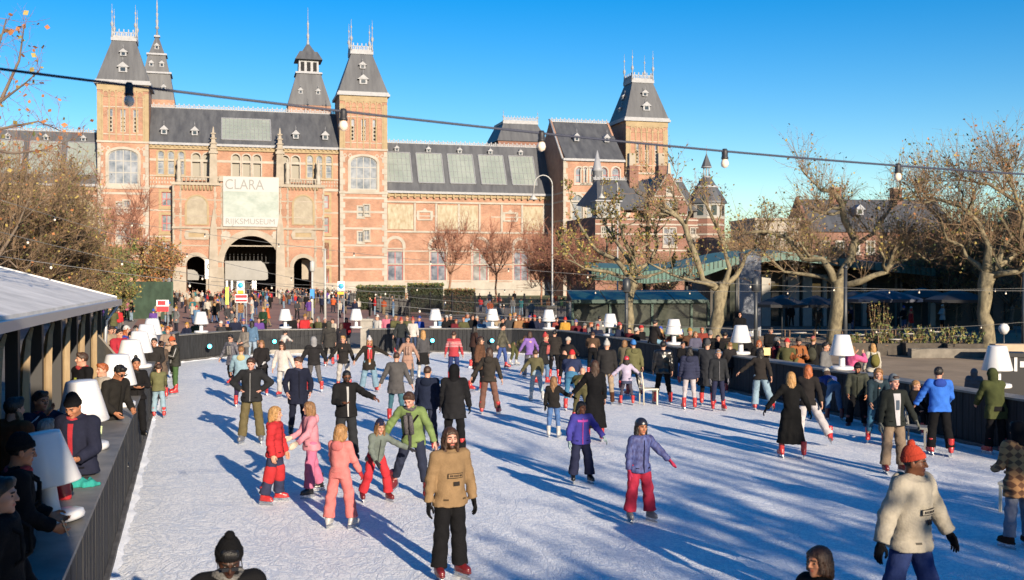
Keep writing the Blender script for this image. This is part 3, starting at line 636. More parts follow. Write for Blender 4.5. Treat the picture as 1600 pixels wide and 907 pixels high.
b = MB(); b.lathe(tx, ty, [(tr_ * .66, vz(1110, 293)), (tr_ * .62, vz(1110, 289.5))], 8, sm=False, a0=math.pi / 8); b.lathe(tx, ty, [(tr_ * .24, vz(1110, 277)), (tr_ * .2, vz(1110, 274))], 8)
for k in range(6): b.tube([(tx + .38 * math.cos(k * 1.047), ty + .38 * math.sin(k * 1.047), vz(1110, 275)), (tx + .38 * math.cos(k * 1.047), ty + .38 * math.sin(k * 1.047), vz(1110, 260))], .07, 5)
b.lathe(tx, ty, [(tr_ * .3, vz(1110, 261)), (tr_ * .3, vz(1110, 259.5))], 8); b.tube([(tx, ty, vz(1110, 240)), (tx, ty, vz(1110, 226))], [.05, .02], 5); b.build('turret_lantern', LEAD, vil)
sx_ = vu(955, 0); b = MB(); b.lathe(sx_, 5, [(.62, vz(955, 285)), (.62, vz(955, 262)), (.75, vz(955, 261)), (.6, vz(955, 257)), (.06, vz(955, 228))], 8); b.build('side_spire', LEAD, vil)

# slate-roofed house behind the right-hand trees
HD = 140.0; h0 = at(1350, 434, HD); h0.z = 0
hs = thing('brick_house', 'long red brick house with slate roof and two chimneys behind the plane trees', 'house', h0, R(6))
k = HD / F; zz = lambda py: H + (434 - py) * k
b = MB(); b.box(-88 * k, 150 * k, 0, 10, 0, zz(362))
b.add([(-88 * k, 0, zz(362)), (-88 * k, 10, zz(362)), (-88 * k, 5, zz(304)), (-88 * k + .4, 0, zz(362)), (-88 * k + .4, 10, zz(362)), (-88 * k + .4, 5, zz(304))], [(0, 2, 1), (3, 4, 5), (0, 3, 5, 2), (1, 2, 5, 4)]); b.build('wall', BRICKD, hs)
b = MB(); b.add([(-87 * k, -.3, zz(363)), (150 * k, -.3, zz(363)), (150 * k, 5, zz(308)), (-87 * k, 5, zz(308)), (-87 * k, 10.3, zz(363)), (150 * k, 10.3, zz(363))], [(0, 1, 2, 3), (3, 2, 5, 4), (1, 5, 2)]); b.build('roof', SLATE, hs)
for px in (1327, 1429):
    x = (px - 1350) * k; b = MB(); b.box(x - .6, x + .6, 4.2, 5.4, zz(325), zz(291)); c_ = b.build('chimney', BRICKD, hs); b = MB(); b.box(x - .7, x + .7, 4.1, 5.5, zz(291), zz(288.5)); b.build('chimney_cap', STONE, c_)
dormer((1350 - 1350) * k, 1.3, zz(335), 1.0, 1.4, hs)
for i in range(9):
    x = -70 * k + i * 2.1
    if x < 145 * k: window(rect(x, x + 1.0, zz(395), zz(378)), -.02, hs, nv=1, nh=1, inset=.0, surround=.15, fw=.08, pm=PANED)
# pale low annex left of it
an = thing('pale_annex', 'low cream rendered annex beside the slate-roofed house', 'building', at(1218, 434, 118).xy.to_3d(), R(8))
k = 118 / F; zz = lambda py: H + (434 - py) * k
b = MB(); b.box(-40 * k, 32 * k, 0, 8, 0, zz(345)); b.build('wall', mat('cream_render', (.3, .27, .23), .85, nscale=.5, namt=.15), an)
b = MB(); b.box(-42 * k, 34 * k, -.3, 8.2, zz(345), zz(341)); b.build('parapet', STONE, an)
for i in range(5): window(rect(-34 * k + i * 1.0, -34 * k + i * 1.0 + .5, zz(385), zz(362)), -.02, an, nv=0, nh=1, inset=0, fw=.05, pm=PANED)

# left brick building with white pilasters
c0, c1 = at(163, 434, 128), at(62, 434, 80); dv = (c1 - c0); L_ = dv.to_2d().length; ang = math.atan2(dv.y, dv.x)
lb = thing('brick_pilaster_block', 'narrow brick block with rows of white sills and pilasters behind the left tree', 'building', (c0.x, c0.y, 0), ang)
b = MB(); b.box(0, L_, -9, 0, 0, 8.6); b.build('wall', BRICKD, lb)
b = MB()
n = 22
for i in range(n + 1):
    x = L_ * i / n; b.box(x - .12, x + .12, 0, .2, 0, 8.6 if i % 4 == 0 else 2.2)
for i in range(n):
    for z in range(8): b.box(L_ * (i + .5) / n - .25, L_ * (i + .5) / n + .25, 0, .1, 2.6 + z * .75, 2.75 + z * .75)
b.box(0, L_, -.1, .3, 8.6, 8.9); b.build('white_pilasters', STONEW, lb)

# unseen blocks added only to throw shade on the terrace and kiosk side

bb = thing('shade_block', 'tall unseen brick block added to shade the restaurant terrace', 'building', (47, 42, 0), R(-4))
b = MB(); b.box(-7, 7, -14, 14, 0, 17)
b.build('wall', BRICKD, bb); b = MB(); b.hexa([(-7.4, -14.4, 17), (7.4, -14.4, 17), (7.4, 14.4, 17), (-7.4, 14.4, 17), (-1, -10, 21), (1, -10, 21), (1, 10, 21), (-1, 10, 21)]); b.build('roof', SLATE, bb)

gs = thing('left_shade_block', 'unseen timber-clad block added behind the photographer to shade the kiosk side', 'stand', (-6, -6, 0))  # unseen block added behind the camera to shade the near kiosk side
b = MB(); b.box(-8.5, 8.0, -2.5, 3.0, 0, 7.4); b.build('shade_block_wall', mat('shade_block_wood', (.12, .09, .06), .8, nscale=2, namt=.3), gs)
b = MB(); b.hexa([(-8.8, -2.8, 7.4), (8.2, -2.8, 7.4), (8.2, 3.2, 7.4), (-8.8, 3.2, 7.4), (-8.8, -2.8, 8.0), (8.2, -2.8, 8.0), (8.2, 3.2, 8.7), (-8.8, 3.2, 8.7)]); b.build('shade_block_top', BLACKP, gs)
# ---------------------------------------------------------------- trees
BARK = mat('plane_bark', (.06, .05, .032), .85, nscale=4.5, col2=(.25, .21, .13), nstretch=(1, 1, .5), detail=6, bump=.6, bscale=9)
BARKD = mat('dark_bark', (.08, .06, .045), .9, nscale=3, col2=(.16, .12, .09), bump=.5, bscale=10)
BARKR = mat('reddish_bark', (.16, .08, .05), .9, nscale=3, col2=(.26, .14, .09))
TWIG = mat('twig', (.17, .11, .065), .9, nscale=2, col2=(.26, .18, .11))
TWIGR = mat('twig_red', (.2, .085, .06), .9, nscale=2, col2=(.3, .14, .09))
LEAFO = [mat('leaf_olive', (.15, .135, .04), .7), mat('leaf_yellow', (.3, .23, .06), .7), mat('leaf_brown', (.17, .095, .045), .7), mat('leaf_orange', (.33, .13, .045), .7), mat('leaf_green', (.09, .12, .035), .7)]
def fast_tubes(segs, mt, name, parent, seg=3):
    """segs: list of (p0, p1, r0, r1) straight tapered twigs, all in one mesh"""
    if not segs: return None
    P0 = np.array([s[0] for s in segs], np.float32); P1 = np.array([s[1] for s in segs], np.float32)
    r0 = np.array([s[2] for s in segs], np.float32); r1 = np.array([s[3] for s in segs], np.float32)
    t = P1 - P0; L = np.linalg.norm(t, axis=1, keepdims=True) + 1e-9; t /= L
    ref = np.where(np.abs(t[:, 2:3]) > .9, np.array([[1., 0, 0]]), np.array([[0., 0, 1.]])); u = np.cross(t, ref); u /= np.linalg.norm(u, axis=1, keepdims=True) + 1e-9; v = np.cross(t, u)
    n = len(segs); V = np.zeros((n, 2 * seg, 3), np.float32)
    for k in range(seg):
        a = 2 * math.pi * k / seg; d = u * math.cos(a) + v * math.sin(a)
        V[:, k] = P0 + d * r0[:, None]; V[:, seg + k] = P1 + d * r1[:, None]
    base = (np.arange(n) * 2 * seg)[:, None]
    Q = np.concatenate([np.stack([base[:, 0] + k, base[:, 0] + (k + 1) % seg, base[:, 0] + seg + (k + 1) % seg, base[:, 0] + seg + k], 1) for k in range(seg)])
    return link(name, npmesh(name, V.reshape(-1, 3), Q, True), mt, parent)
def leaf_mesh(pts, size, mats, weights, name, parent, rg):
    n = len(pts)
    if n == 0: return
    P = np.array(pts, np.float32); rs = np.random.RandomState(rg.randint(0, 99999))
    nrm = rs.normal(size=(n, 3)); nrm /= np.linalg.norm(nrm, axis=1, keepdims=True); u = np.cross(nrm, rs.normal(size=(n, 3))); u /= np.linalg.norm(u, axis=1, keepdims=True); v = np.cross(nrm, u)
    s = (size * (.6 + .8 * rs.rand(n)))[:, None]
    V = np.stack([P - u * s * .5, P + v * s * .42 + u * s * .05, P + u * s * .55 + nrm * s * .12, P - v * s * .42], 1).reshape(-1, 3)
    Q = np.arange(n * 4).reshape(n, 4); mi = rs.choice(len(mats), n, p=np.array(weights) / sum(weights))
    return link(name, npmesh(name, V, Q, False, mi, mats), None, parent)
def rv(rg, s=1.0): return Vector((rg.gauss(0, s), rg.gauss(0, s), rg.gauss(0, s)))
def wiggle(p0, p1, n, amp, rg):
    out = []
    for i in range(n + 1):
        t = i / n; o = rv(rg, amp) if 0 < i < n else Vector()
        out.append(Vector(p0).lerp(Vector(p1), t) + o)
    return out
def whips(tips, rg, count, L, up=.8, spread=.6, r=.014, leaves=None, lp=.5, sub=3):
    """thin shoots from points; returns twig segments and leaf points"""
    segs = []; lv = []
    for p, d in tips:
        for _ in range(count):
            dd = (Vector(d) * .5 + Vector((0, 0, up)) + rv(rg, spread)); dd.normalize(); ln = L * rg.uniform(.4, 1.25); q = Vector(p); n = 3
            for i in range(n):
                q2 = q + dd * ln / n; rr = r * (1 - i / n * .6); segs.append((q, q2, rr, rr * .75))
                for _k in range(sub if i > 0 else 1):
                    s0 = q.lerp(q2, rg.random()); d2 = (dd + rv(rg, .7)).normalized(); s1 = s0 + d2 * ln * rg.uniform(.12, .4); segs.append((s0, s1, rr * .55, rr * .3))
                    if rg.random() < lp: lv.append(s1)
                    if rg.random() < lp * .6: lv.append(s0.lerp(s1, .5))
                q = q2; dd = (dd + rv(rg, .18) + Vector((0, 0, .05))).normalized()
            if rg.random() < lp: lv.append(q)
    return segs, lv
def plane_tree(label, base, limbs, group, seed, wc=5, wl=2.2, lp=.35, twig=TWIG, wts=(3, 3, 3, 1.5, 1), bark=BARK, leaf=.13, extra=2, wr=.014, name='plane_tree', dens=1.0):
    """limbs: polylines of (x, y, z, r) in place; whips grow along them"""
    rg = random.Random(seed); t = thing(name, label, 'tree', base, 0, group); o = Vector(base)
    b = MB(); tips = []
    for k, lm in enumerate(limbs):
        pts = [Vector(q[:3]) - o for q in lm]; rs = [q[3] * (.62 if k else .8) for q in lm]
        # knobbly subdivision
        P = [pts[0]]; RR = [rs[0]]
        for i in range(len(pts) - 1):
            sg = max(2, int((pts[i + 1] - pts[i]).length / .7))
            for j in range(1, sg + 1):
                f = j / sg; r_ = rs[i] * (1 - f) + rs[i + 1] * f
                P.append(pts[i].lerp(pts[i + 1], f) + rv(rg, r_ * .35 if (j < sg) else .0)); RR.append(r_ * rg.uniform(.85, 1.22))
        b.tube(P, RR, 9)
        if k > 0 or len(limbs) == 1:
            for i in range(2 if k else len(P) // 2, len(P)):
                if rg.random() < .75 * dens: tips.append((P[i], (P[i] - P[i - 1]).normalized()))
            tips += [(P[-1], (P[-1] - P[-2]).normalized())] * 2
            for _ in range(extra):   # knobbly side boughs
                i = rg.randrange(max(1, len(P) // 3), len(P)); d = (rv(rg, .8) + Vector((0, 0, .5)) + (P[i] - P[i - 1]).normalized() * .6).normalized(); L2 = rg.uniform(.8, 2.2)
                q = wiggle(P[i], P[i] + d * L2, 3, .1, rg); b.tube(q, [RR[i] * .6, RR[i] * .5, RR[i] * .42, RR[i] * .45], 7); tips += [(q[-1], d)] * 2 + [(q[-2], d)]
    b.build('trunk', bark, t)
    segs, lv = whips(tips, rg, wc, wl, lp=lp, r=wr); fast_tubes(segs, twig, 'branches', t)
    leaf_mesh(lv, leaf, LEAFO, wts, 'leaves', t, rg)
    return t
def px3(D, lst, k=1.0):
    """(px, py, dy, r) -> places at depth D + dy"""
    return [(*at(a, b_, D + dy), r) for a, b_, dy, r in lst]
# four pollarded planes along the terrace
GP_ = 'pollarded plane trees behind the ice rink'
D1 = 61.0; b0 = at(985, 530, D1); b0.z = 0
plane_tree('pale plane tree with yellowing leaves in front of the green glass pavilion', (b0.x, b0.y, 0),
    [[(b0.x, D1, 0, .42), *px3(D1, [(984, 500, 0, .34), (986, 458, 0, .3), (983, 430, 0, .36)])],
     px3(D1, [(984, 435, 0, .3), (962, 405, .5, .2), (930, 390, 1, .15), (905, 350, 1, .1)]), px3(D1, [(984, 435, 0, .28), (990, 400, -.5, .2), (975, 375, -1, .14), (968, 345, -1, .09)]),
     px3(D1, [(985, 432, 0, .26), (1012, 412, 1, .18), (1030, 380, 1, .13), (1022, 352, 1, .08)]), px3(D1, [(984, 437, 0, .22), (950, 425, -1.5, .14), (915, 420, -2, .1), (885, 405, -2, .07)]),
     px3(D1, [(986, 437, 0, .2), (1020, 430, -1, .12), (1050, 418, -1, .08)]), px3(D1, [(984, 410, 0, .2), (955, 365, 1.5, .12), (940, 340, 2, .07)])],
    GP_, 11, wc=3, wl=.8, lp=.9, wts=(4, 5, 2, .3, 3), extra=4)
D2 = 58.0; b0 = at(1122, 535, D2); b0.z = 0
plane_tree('knotty plane tree beside the dark lamp post, its bare limbs reaching up and leftwards', (b0.x, b0.y, 0),
    [[(b0.x, D2, 0, .52), *px3(D2, [(1121, 500, 0, .42), (1125, 462, 0, .42), (1122, 448, 0, .46)])],
     px3(D2, [(1120, 452, 0, .34), (1098, 438, 0, .26), (1085, 395, 0, .24), (1070, 352, .5, .22), (1052, 333, .5, .22), (1022, 337, .5, .12)]), px3(D2, [(1052, 333, .5, .16), (1040, 322, .5, .14), (1022, 320, .5, .07)]),
     px3(D2, [(1056, 336, .5, .15), (1058, 318, .5, .09), (1050, 300, 1, .06)]), px3(D2, [(1125, 450, 0, .3), (1140, 420, 0, .2), (1130, 380, 0, .16), (1112, 340, 0, .13), (1098, 305, 0, .08)]),
     px3(D2, [(1125, 450, 0, .3), (1150, 432, 1, .2), (1165, 400, 1, .14), (1190, 380, 1, .1), (1200, 350, 1, .06)]), px3(D2, [(1118, 448, 0, .2), (1085, 440, -1, .14), (1050, 430, -1, .1), (1015, 412, -1, .07)])],
    GP_, 12, wc=3, wl=1.4, lp=.3, wts=(4, 3, 3, .5, 2), extra=3)
D3 = 57.0; b0 = at(1305, 538, D3); b0.z = 0
plane_tree('large mottled plane tree behind the person in the pink coat, thick limbs forking wide', (b0.x, b0.y, 0),
    [[(b0.x, D3, 0, .6), *px3(D3, [(1306, 500, 0, .48), (1310, 460, 0, .46), (1308, 436, 0, .5)])],
     px3(D3, [(1304, 442, 0, .36), (1285, 405, 0, .26), (1255, 405, .5, .22), (1232, 372, .5, .2), (1200, 362, .5, .16), (1160, 365, .5, .09)]),
     px3(D3, [(1310, 440, 0, .4), (1330, 405, 0, .34), (1336, 375, 0, .32), (1320, 345, 0, .28), (1315, 318, 0, .26), (1300, 300, 0, .22), (1282, 297, 0, .14)]), px3(D3, [(1318, 325, 0, .2), (1300, 325, 0, .12), (1280, 338, -.5, .1), (1262, 352, -.5, .06)]),
     px3(D3, [(1334, 385, 0, .22), (1365, 365, 1, .16), (1385, 335, 1, .14), (1402, 312, 1, .12), (1430, 308, 1, .1), (1455, 312, 1, .06)]),
     px3(D3, [(1312, 445, 0, .34), (1345, 440, -1, .26), (1385, 425, -1, .2), (1398, 390, -1.5, .14), (1420, 370, -1.5, .09)]), px3(D3, [(1385, 425, -1, .14), (1415, 383, -1, .1), (1450, 408, -1, .07), (1475, 400, -1, .04)]),
     px3(D3, [(1306, 442, 0, .24), (1265, 430, 1, .16), (1225, 425, 1, .1), (1195, 395, 1, .07)])],
    GP_, 13, wc=7, wl=2.0, lp=.16, wts=(4, 4, 2, .6, 1), extra=3)
D4 = 52.0; b0 = at(1541, 545, D4); b0.z = 0
plane_tree('wide plane tree at the terrace edge nearest the black litter bin', (b0.x, b0.y, 0),
    [[(b0.x, D4, 0, .52), *px3(D4, [(1541, 505, 0, .42), (1540, 465, 0, .42), (1546, 425, 0, .46)])],
     px3(D4, [(1540, 430, 0, .34), (1545, 385, 0, .24), (1530, 350, 0, .2), (1500, 322, 0, .16), (1468, 312, 0, .12), (1440, 318, 0, .07)]), px3(D4, [(1545, 425, 0, .36), (1570, 410, .5, .28), (1600, 385, .5, .24), (1630, 350, .5, .18), (1680, 320, 1, .1)]),
     px3(D4, [(1545, 432, 0, .3), (1590, 425, -1, .22), (1640, 395, -1, .16)]), px3(D4, [(1540, 425, 0, .26), (1515, 405, 1, .18), (1505, 385, 1, .15), (1480, 375, 1, .1), (1470, 350, 1, .06)]),
     px3(D4, [(1560, 412, 0, .24), (1580, 370, 1, .18), (1560, 335, 1, .15), (1590, 318, 1, .14), (1545, 288, 1, .1), (1500, 282, 1, .05)]), px3(D4, [(1590, 395, 0, .2), (1600, 340, -1, .14), (1585, 300, -1, .1), (1570, 270, -1, .06)])],
    GP_, 14, wc=8, wl=2.1, lp=.2, wts=(2, 3, 3, 1.4, 1), extra=4)
def auto_tree(label, base, h, spread, seed, nl=6, wc=4, wl=2.4, lp=.5, twig=TWIG, wts=(3, 3, 3, 1.5, 1), bark=BARKD, th=.35, leaf=.17, group=None, tr=.3, name='tree', wr=.014, extra=3):
    rg = random.Random(seed); x, y = base[:2]; z0 = h * th; limbs = [[(x, y, 0, tr), (x + rg.uniform(-.2, .2), y, z0 * .5, tr * .85), (x, y, z0, tr * .9)]]
    for i in range(nl):
        a = 2 * math.pi * i / nl + rg.uniform(-.4, .4); s = spread * rg.uniform(.55, 1.0); zt = h * rg.uniform(.7, .95); lo = rg.uniform(0, .25) if i % 2 else 0
        zt2 = z0 + (zt - z0) * (1 - lo * 2.2)
        limbs.append([(x, y, z0 * rg.uniform(.9, 1.05), tr * .6), (x + math.cos(a) * s * .45, y + math.sin(a) * s * .45, z0 + (zt2 - z0) * .35, tr * .42), (x + math.cos(a) * s * .8, y + math.sin(a) * s * .8, z0 + (zt2 - z0) * .7, tr * .28), (x + math.cos(a) * s, y + math.sin(a) * s, zt2, tr * .14)])
    return plane_tree(label, (x, y, 0), limbs, group, seed, wc=wc, wl=wl, lp=lp, twig=twig, wts=wts, bark=bark, leaf=leaf, extra=extra, wr=wr, name=name)
def g2(px, D): p = at(px, 434, D); return (p.x, p.y)
# dense trees on the left
auto_tree('broad brown-leaved tree rising above the white kiosk roof', g2(22, 56), 9.4, 3.0, 21, nl=11, wc=9, wl=1.8, lp=.22, wts=(4, 2.5, 3, .3, 1), th=.2, group='trees on the left of the square', extra=8, wr=.017, leaf=.12)
auto_tree('dense twiggy tree standing against the pilaster block', g2(104, 64), 7.2, 1.9, 22, nl=9, wc=8, wl=1.6, lp=.24, wts=(3, 2.4, 4, .4, .6), th=.2, group='trees on the left of the square', extra=7, wr=.018, leaf=.12)
auto_tree('thinning tree with orange leaves rising left of the white kiosk roof', g2(-50, 46), 10.0, 2.6, 23, nl=8, wc=4, wl=2.2, lp=.12, wts=(1, 3, 2, 3, .6), th=.3, group='trees on the left of the square', extra=5, wr=.014, leaf=.12)
auto_tree('bare young tree in front of the left museum tower', g2(190, 96), 11.0, 2.6, 24, nl=6, wc=3, wl=2.6, lp=.0, twig=TWIGR, bark=BARKR, tr=.16, th=.28, group='bare trees before the museum', wr=.03)
auto_tree('small rusty-leaved tree beside the green hoarding', g2(243, 100), 6.4, 1.6, 25, nl=7, wc=7, wl=1.3, lp=.9, wts=(1, 2, 5, 3, 0), tr=.12, th=.18, wr=.02)
auto_tree('leafy green shrub-like tree before the white fence', g2(178, 82), 4.3, 1.7, 26, nl=8, wc=9, wl=1.1, lp=.9, wts=(3, 1.5, .6, 0, 5), tr=.12, th=.12, wr=.018)
for px, D, h, sd, lb_ in ((704, 148, 11.6, 31, 'bare reddish tree standing taller over the clipped hedge'), (776, 150, 11.6, 32, 'bare slender tree by the pale museum plinth'), (846, 140, 10.5, 33, 'thin bare tree at the shaded end of the museum wing')):
    auto_tree(lb_, g2(px, D), h, 3.0, sd, nl=8, wc=3, wl=2.6, lp=.0, twig=TWIGR, bark=BARKR, tr=.2, th=.36, group='bare trees before the museum', wr=.035, extra=2)
# brown scrub before the pavilion and crowns beyond the terrace
for px, D, h, s, sd, lb_, lp, tw in ((862, 122, 7.6, 3.0, 41, 'russet twiggy tree in the shade of the museum wing', .06, TWIGR), (905, 116, 7.2, 3.4, 42, 'russet twiggy tree below the museum pavilion', .08, TWIGR), (1010, 108, 4.6, 4, 43, 'low brown bushy tree before the villa gable', .25, TWIG),
                                   (1196, 92, 6.6, 3.8, 44, 'olive-brown tree between the villa and the annex', .3, TWIG), (1262, 84, 5.0, 3.6, 45, 'brown tree behind the green canopy', .3, TWIG), (1395, 88, 5.6, 4.6, 46, 'broad brown tree in front of the slate roof', .3, TWIG),
                                   (1475, 78, 6.9, 3.6, 47, 'dark twiggy tree right of the slate roof', .35, TWIG), (1580, 74, 8.6, 4.4, 48, 'rusty tall tree filling the upper edge of the terrace', .35, TWIG), (1660, 62, 8.0, 4.0, 49, 'dark tree partly outside the picture behind the litter bin', .3, TWIG)):
    auto_tree(lb_, g2(px, D), h, s, sd, nl=9, wc=6, wl=2.0, lp=lp, twig=tw, wts=(4, 3, 3, 1.2, 1), tr=.2, th=.2, group='background trees beyond the terrace', wr=.024, extra=5, leaf=.15)
# unseen trees added on the near side of the rink to shade the ice
for i, (x, y, h, s) in enumerate(((11.5, -7, 6.2, 2.2), (14.5, -3.5, 5.6, 2.2), (17.5, -6, 6.4, 2.4))):
    auto_tree(['stout', 'low broad', 'small round'][i] + ' leafy tree added unseen behind the photographer for its shade', (x, y), h, s, 60 + i, nl=8, wc=5, wl=1.8, lp=.5, tr=.3, th=.3, group='unseen trees added behind the photographer for shade', wr=.014, extra=3, leaf=.2, bark=BARK)
tr = random.Random(8)
for i in range(14):  # unseen tall trunks, shaped to lay shadow stripes across the ice
    c_ = 9.6 + i * 1.12 + tr.uniform(-.35, .35); y = -3 - tr.random() * 16; x = c_ - .478 * y
    auto_tree('high-pruned plane added unseen behind the photographer to cast stripes, bare trunk', (x, y), tr.uniform(11, 15), 1.2, 90 + i, nl=3, wc=1, wl=1.2, lp=.0, tr=tr.uniform(.24, .42), th=.62, group='unseen planes added behind the photographer to cast stripes', wr=.014, extra=1, bark=BARK)
# hanging orange-leaved branches at the upper left
rg = random.Random(5); t = thing('overhanging_branch', 'thin branches with scattered orange leaves entering at the upper left', 'branch', at(-140, 250, 16))
o = Vector(t.location); tips = []; b = MB()
for pts in ([(-140, 250, .06), (-60, 215, .045), (0, 160, .03), (30, 95, .018), (38, 40, .008)], [(-60, 215, .03), (10, 200, .02), (60, 190, .012), (95, 205, .006)], [(0, 160, .02), (40, 130, .012), (62, 110, .006)], [(-60, 215, .03), (-10, 100, .02), (10, 30, .01)], [(-60, 225, .03), (20, 240, .018), (70, 235, .01), (120, 215, .005)]):
    P = [at(a, c_, 16 + rg.uniform(-.4, .4)) - o for a, c_, r_ in pts]; b.tube(P, [p[2] for p in pts], 6)
    for i in range(1, len(P)):
        for f in (.2, .5, .8, 1): tips.append((P[i - 1].lerp(P[i], f), (P[i] - P[i - 1]).normalized()))
b.build('limb', BARKD, t); segs, lv = whips(tips, rg, 2, .55, lp=.13, r=.004, up=.35); fast_tubes(segs, TWIGR, 'twigs', t); leaf_mesh(lv, .075, LEAFO, (1.5, 2, 1, 5, .5), 'leaves', t, rg)
# ---------------------------------------------------------------- rink
BASE = [(-1.2, .5), (-1.7, 2.0), (-4.96, 12.8), (-9.3, 27.0), (-14.0, 43.0), (-14.35, 45.4), (-13.1, 48.7), (-11.7, 50.2), (-9.0, 50.8), (-4.0, 51.3), (0, 51.0), (2.2, 49.3), (3.6, 45.8), (6.3, 36.1), (10.4, 21.4), (14.6, 6.5), (16.3, .5)]
def icemat():
    m = bpy.data.materials.new('scratched_ice'); m.use_nodes = True; n = m.node_tree; b = n.nodes['Principled BSDF']; MATS['ice'] = m
    tc = n.nodes.new('ShaderNodeTexCoord'); L = n.links.new
    def noise_(sc, det=6, stretch=None, dist=0):
        nz = n.nodes.new('ShaderNodeTexNoise'); nz.inputs['Scale'].default_value = sc; nz.inputs['Detail'].default_value = det; nz.inputs['Distortion'].default_value = dist
        mp = n.nodes.new('ShaderNodeMapping'); L(tc.outputs['Object'], mp.inputs[0])
        if stretch: mp.inputs['Scale'].default_value = stretch[:3]; mp.inputs['Rotation'].default_value = (0, 0, stretch[3])
        L(mp.outputs[0], nz.inputs['Vector']); return nz
    def ramp(src, p0, p1, c0, c1):
        r_ = n.nodes.new('ShaderNodeValToRGB'); r_.color_ramp.elements[0].position = p0; r_.color_ramp.elements[1].position = p1; r_.color_ramp.elements[0].color = (*c0, 1); r_.color_ramp.elements[1].color = (*c1, 1); L(src, r_.inputs[0]); return r_
    def mixc(kind, fac, a, b_):
        x = n.nodes.new('ShaderNodeMix'); x.data_type = 'RGBA'; x.blend_type = kind
        if isinstance(fac, (int, float)): x.inputs[0].default_value = fac
        else: L(fac, x.inputs[0])
        L(a, x.inputs[6]); L(b_, x.inputs[7]); return x.outputs[2]
    big = ramp(noise_(.5, 8, None, .6).outputs[0], .3, .7, (.83, .835, .835), (.93, .925, .905))
    # skate cuts: thin dark-blue curves, from the ridge of a distorted noise at two scales
    cuts = None
    for sc, st, wd in ((.9, (1, .55, 1, .3), .014), (1.9, (.7, 1, 1, 1.1), .022), (4.2, (1, .6, 1, 2.1), .035), (3.1, (.5, 1, 1, 2.6), .02), (10, (1, .7, 1, .8), .05)):
        nz = noise_(sc, 2.5, st, 1.4); ab = n.nodes.new('ShaderNodeMath'); ab.operation = 'SUBTRACT'; ab.inputs[1].default_value = .5; L(nz.outputs[0], ab.inputs[0])
        a2 = n.nodes.new('ShaderNodeMath'); a2.operation = 'ABSOLUTE'; L(ab.outputs[0], a2.inputs[0])
        r_ = ramp(a2.outputs[0], 0, wd, (0, 0, 0), (1, 1, 1)).outputs[0]
        cuts = r_ if cuts is None else mixc('MULTIPLY', 1.0, cuts, r_)
    fine = ramp(noise_(38, 6, (1, .5, 1, .5)).outputs[0], .35, .65, (.88, .9, .92), (1, 1, 1))
    col = mixc('MULTIPLY', 1.0, big.outputs[0], fine.outputs[0])
    tint = n.nodes.new('ShaderNodeRGB'); tint.outputs[0].default_value = (.38, .46, .58, 1)
    inv = n.nodes.new('ShaderNodeInvert'); L(cuts, inv.inputs['Color']); sc_ = n.nodes.new('ShaderNodeMath'); sc_.operation = 'MULTIPLY'; sc_.inputs[1].default_value = .55; L(inv.outputs[0], sc_.inputs[0])
    col = mixc('MIX', sc_.outputs[0], col, tint.outputs[0])
    L(col, b.inputs['Base Color'])
    rr = n.nodes.new('ShaderNodeMapRange'); rr.inputs[3].default_value = .38; rr.inputs[4].default_value = .7; L(noise_(1.1, 5).outputs[0], rr.inputs[0]); L(rr.outputs[0], b.inputs['Roughness'])
    bp = n.nodes.new('ShaderNodeBump'); bp.inputs['Strength'].default_value = .55; bp.inputs['Distance'].default_value = .012; L(cuts, bp.inputs['Height'])
    b2 = n.nodes.new('ShaderNodeBump'); b2.inputs['Strength'].default_value = .5; b2.inputs['Distance'].default_value = .01; L(noise_(30, 6, (1, .5, 1, .5)).outputs[0], b2.inputs['Height']); L(bp.outputs[0], b2.inputs['Normal']); L(b2.outputs[0], b.inputs['Normal'])
    b.inputs['Specular IOR Level'].default_value = .35
    return m
ICE = icemat()
SHV = [(x, y) for x, y in BASE]
sheet('ice_rink', [(x, y) for x, y in BASE[::-1]], .004, ICE)
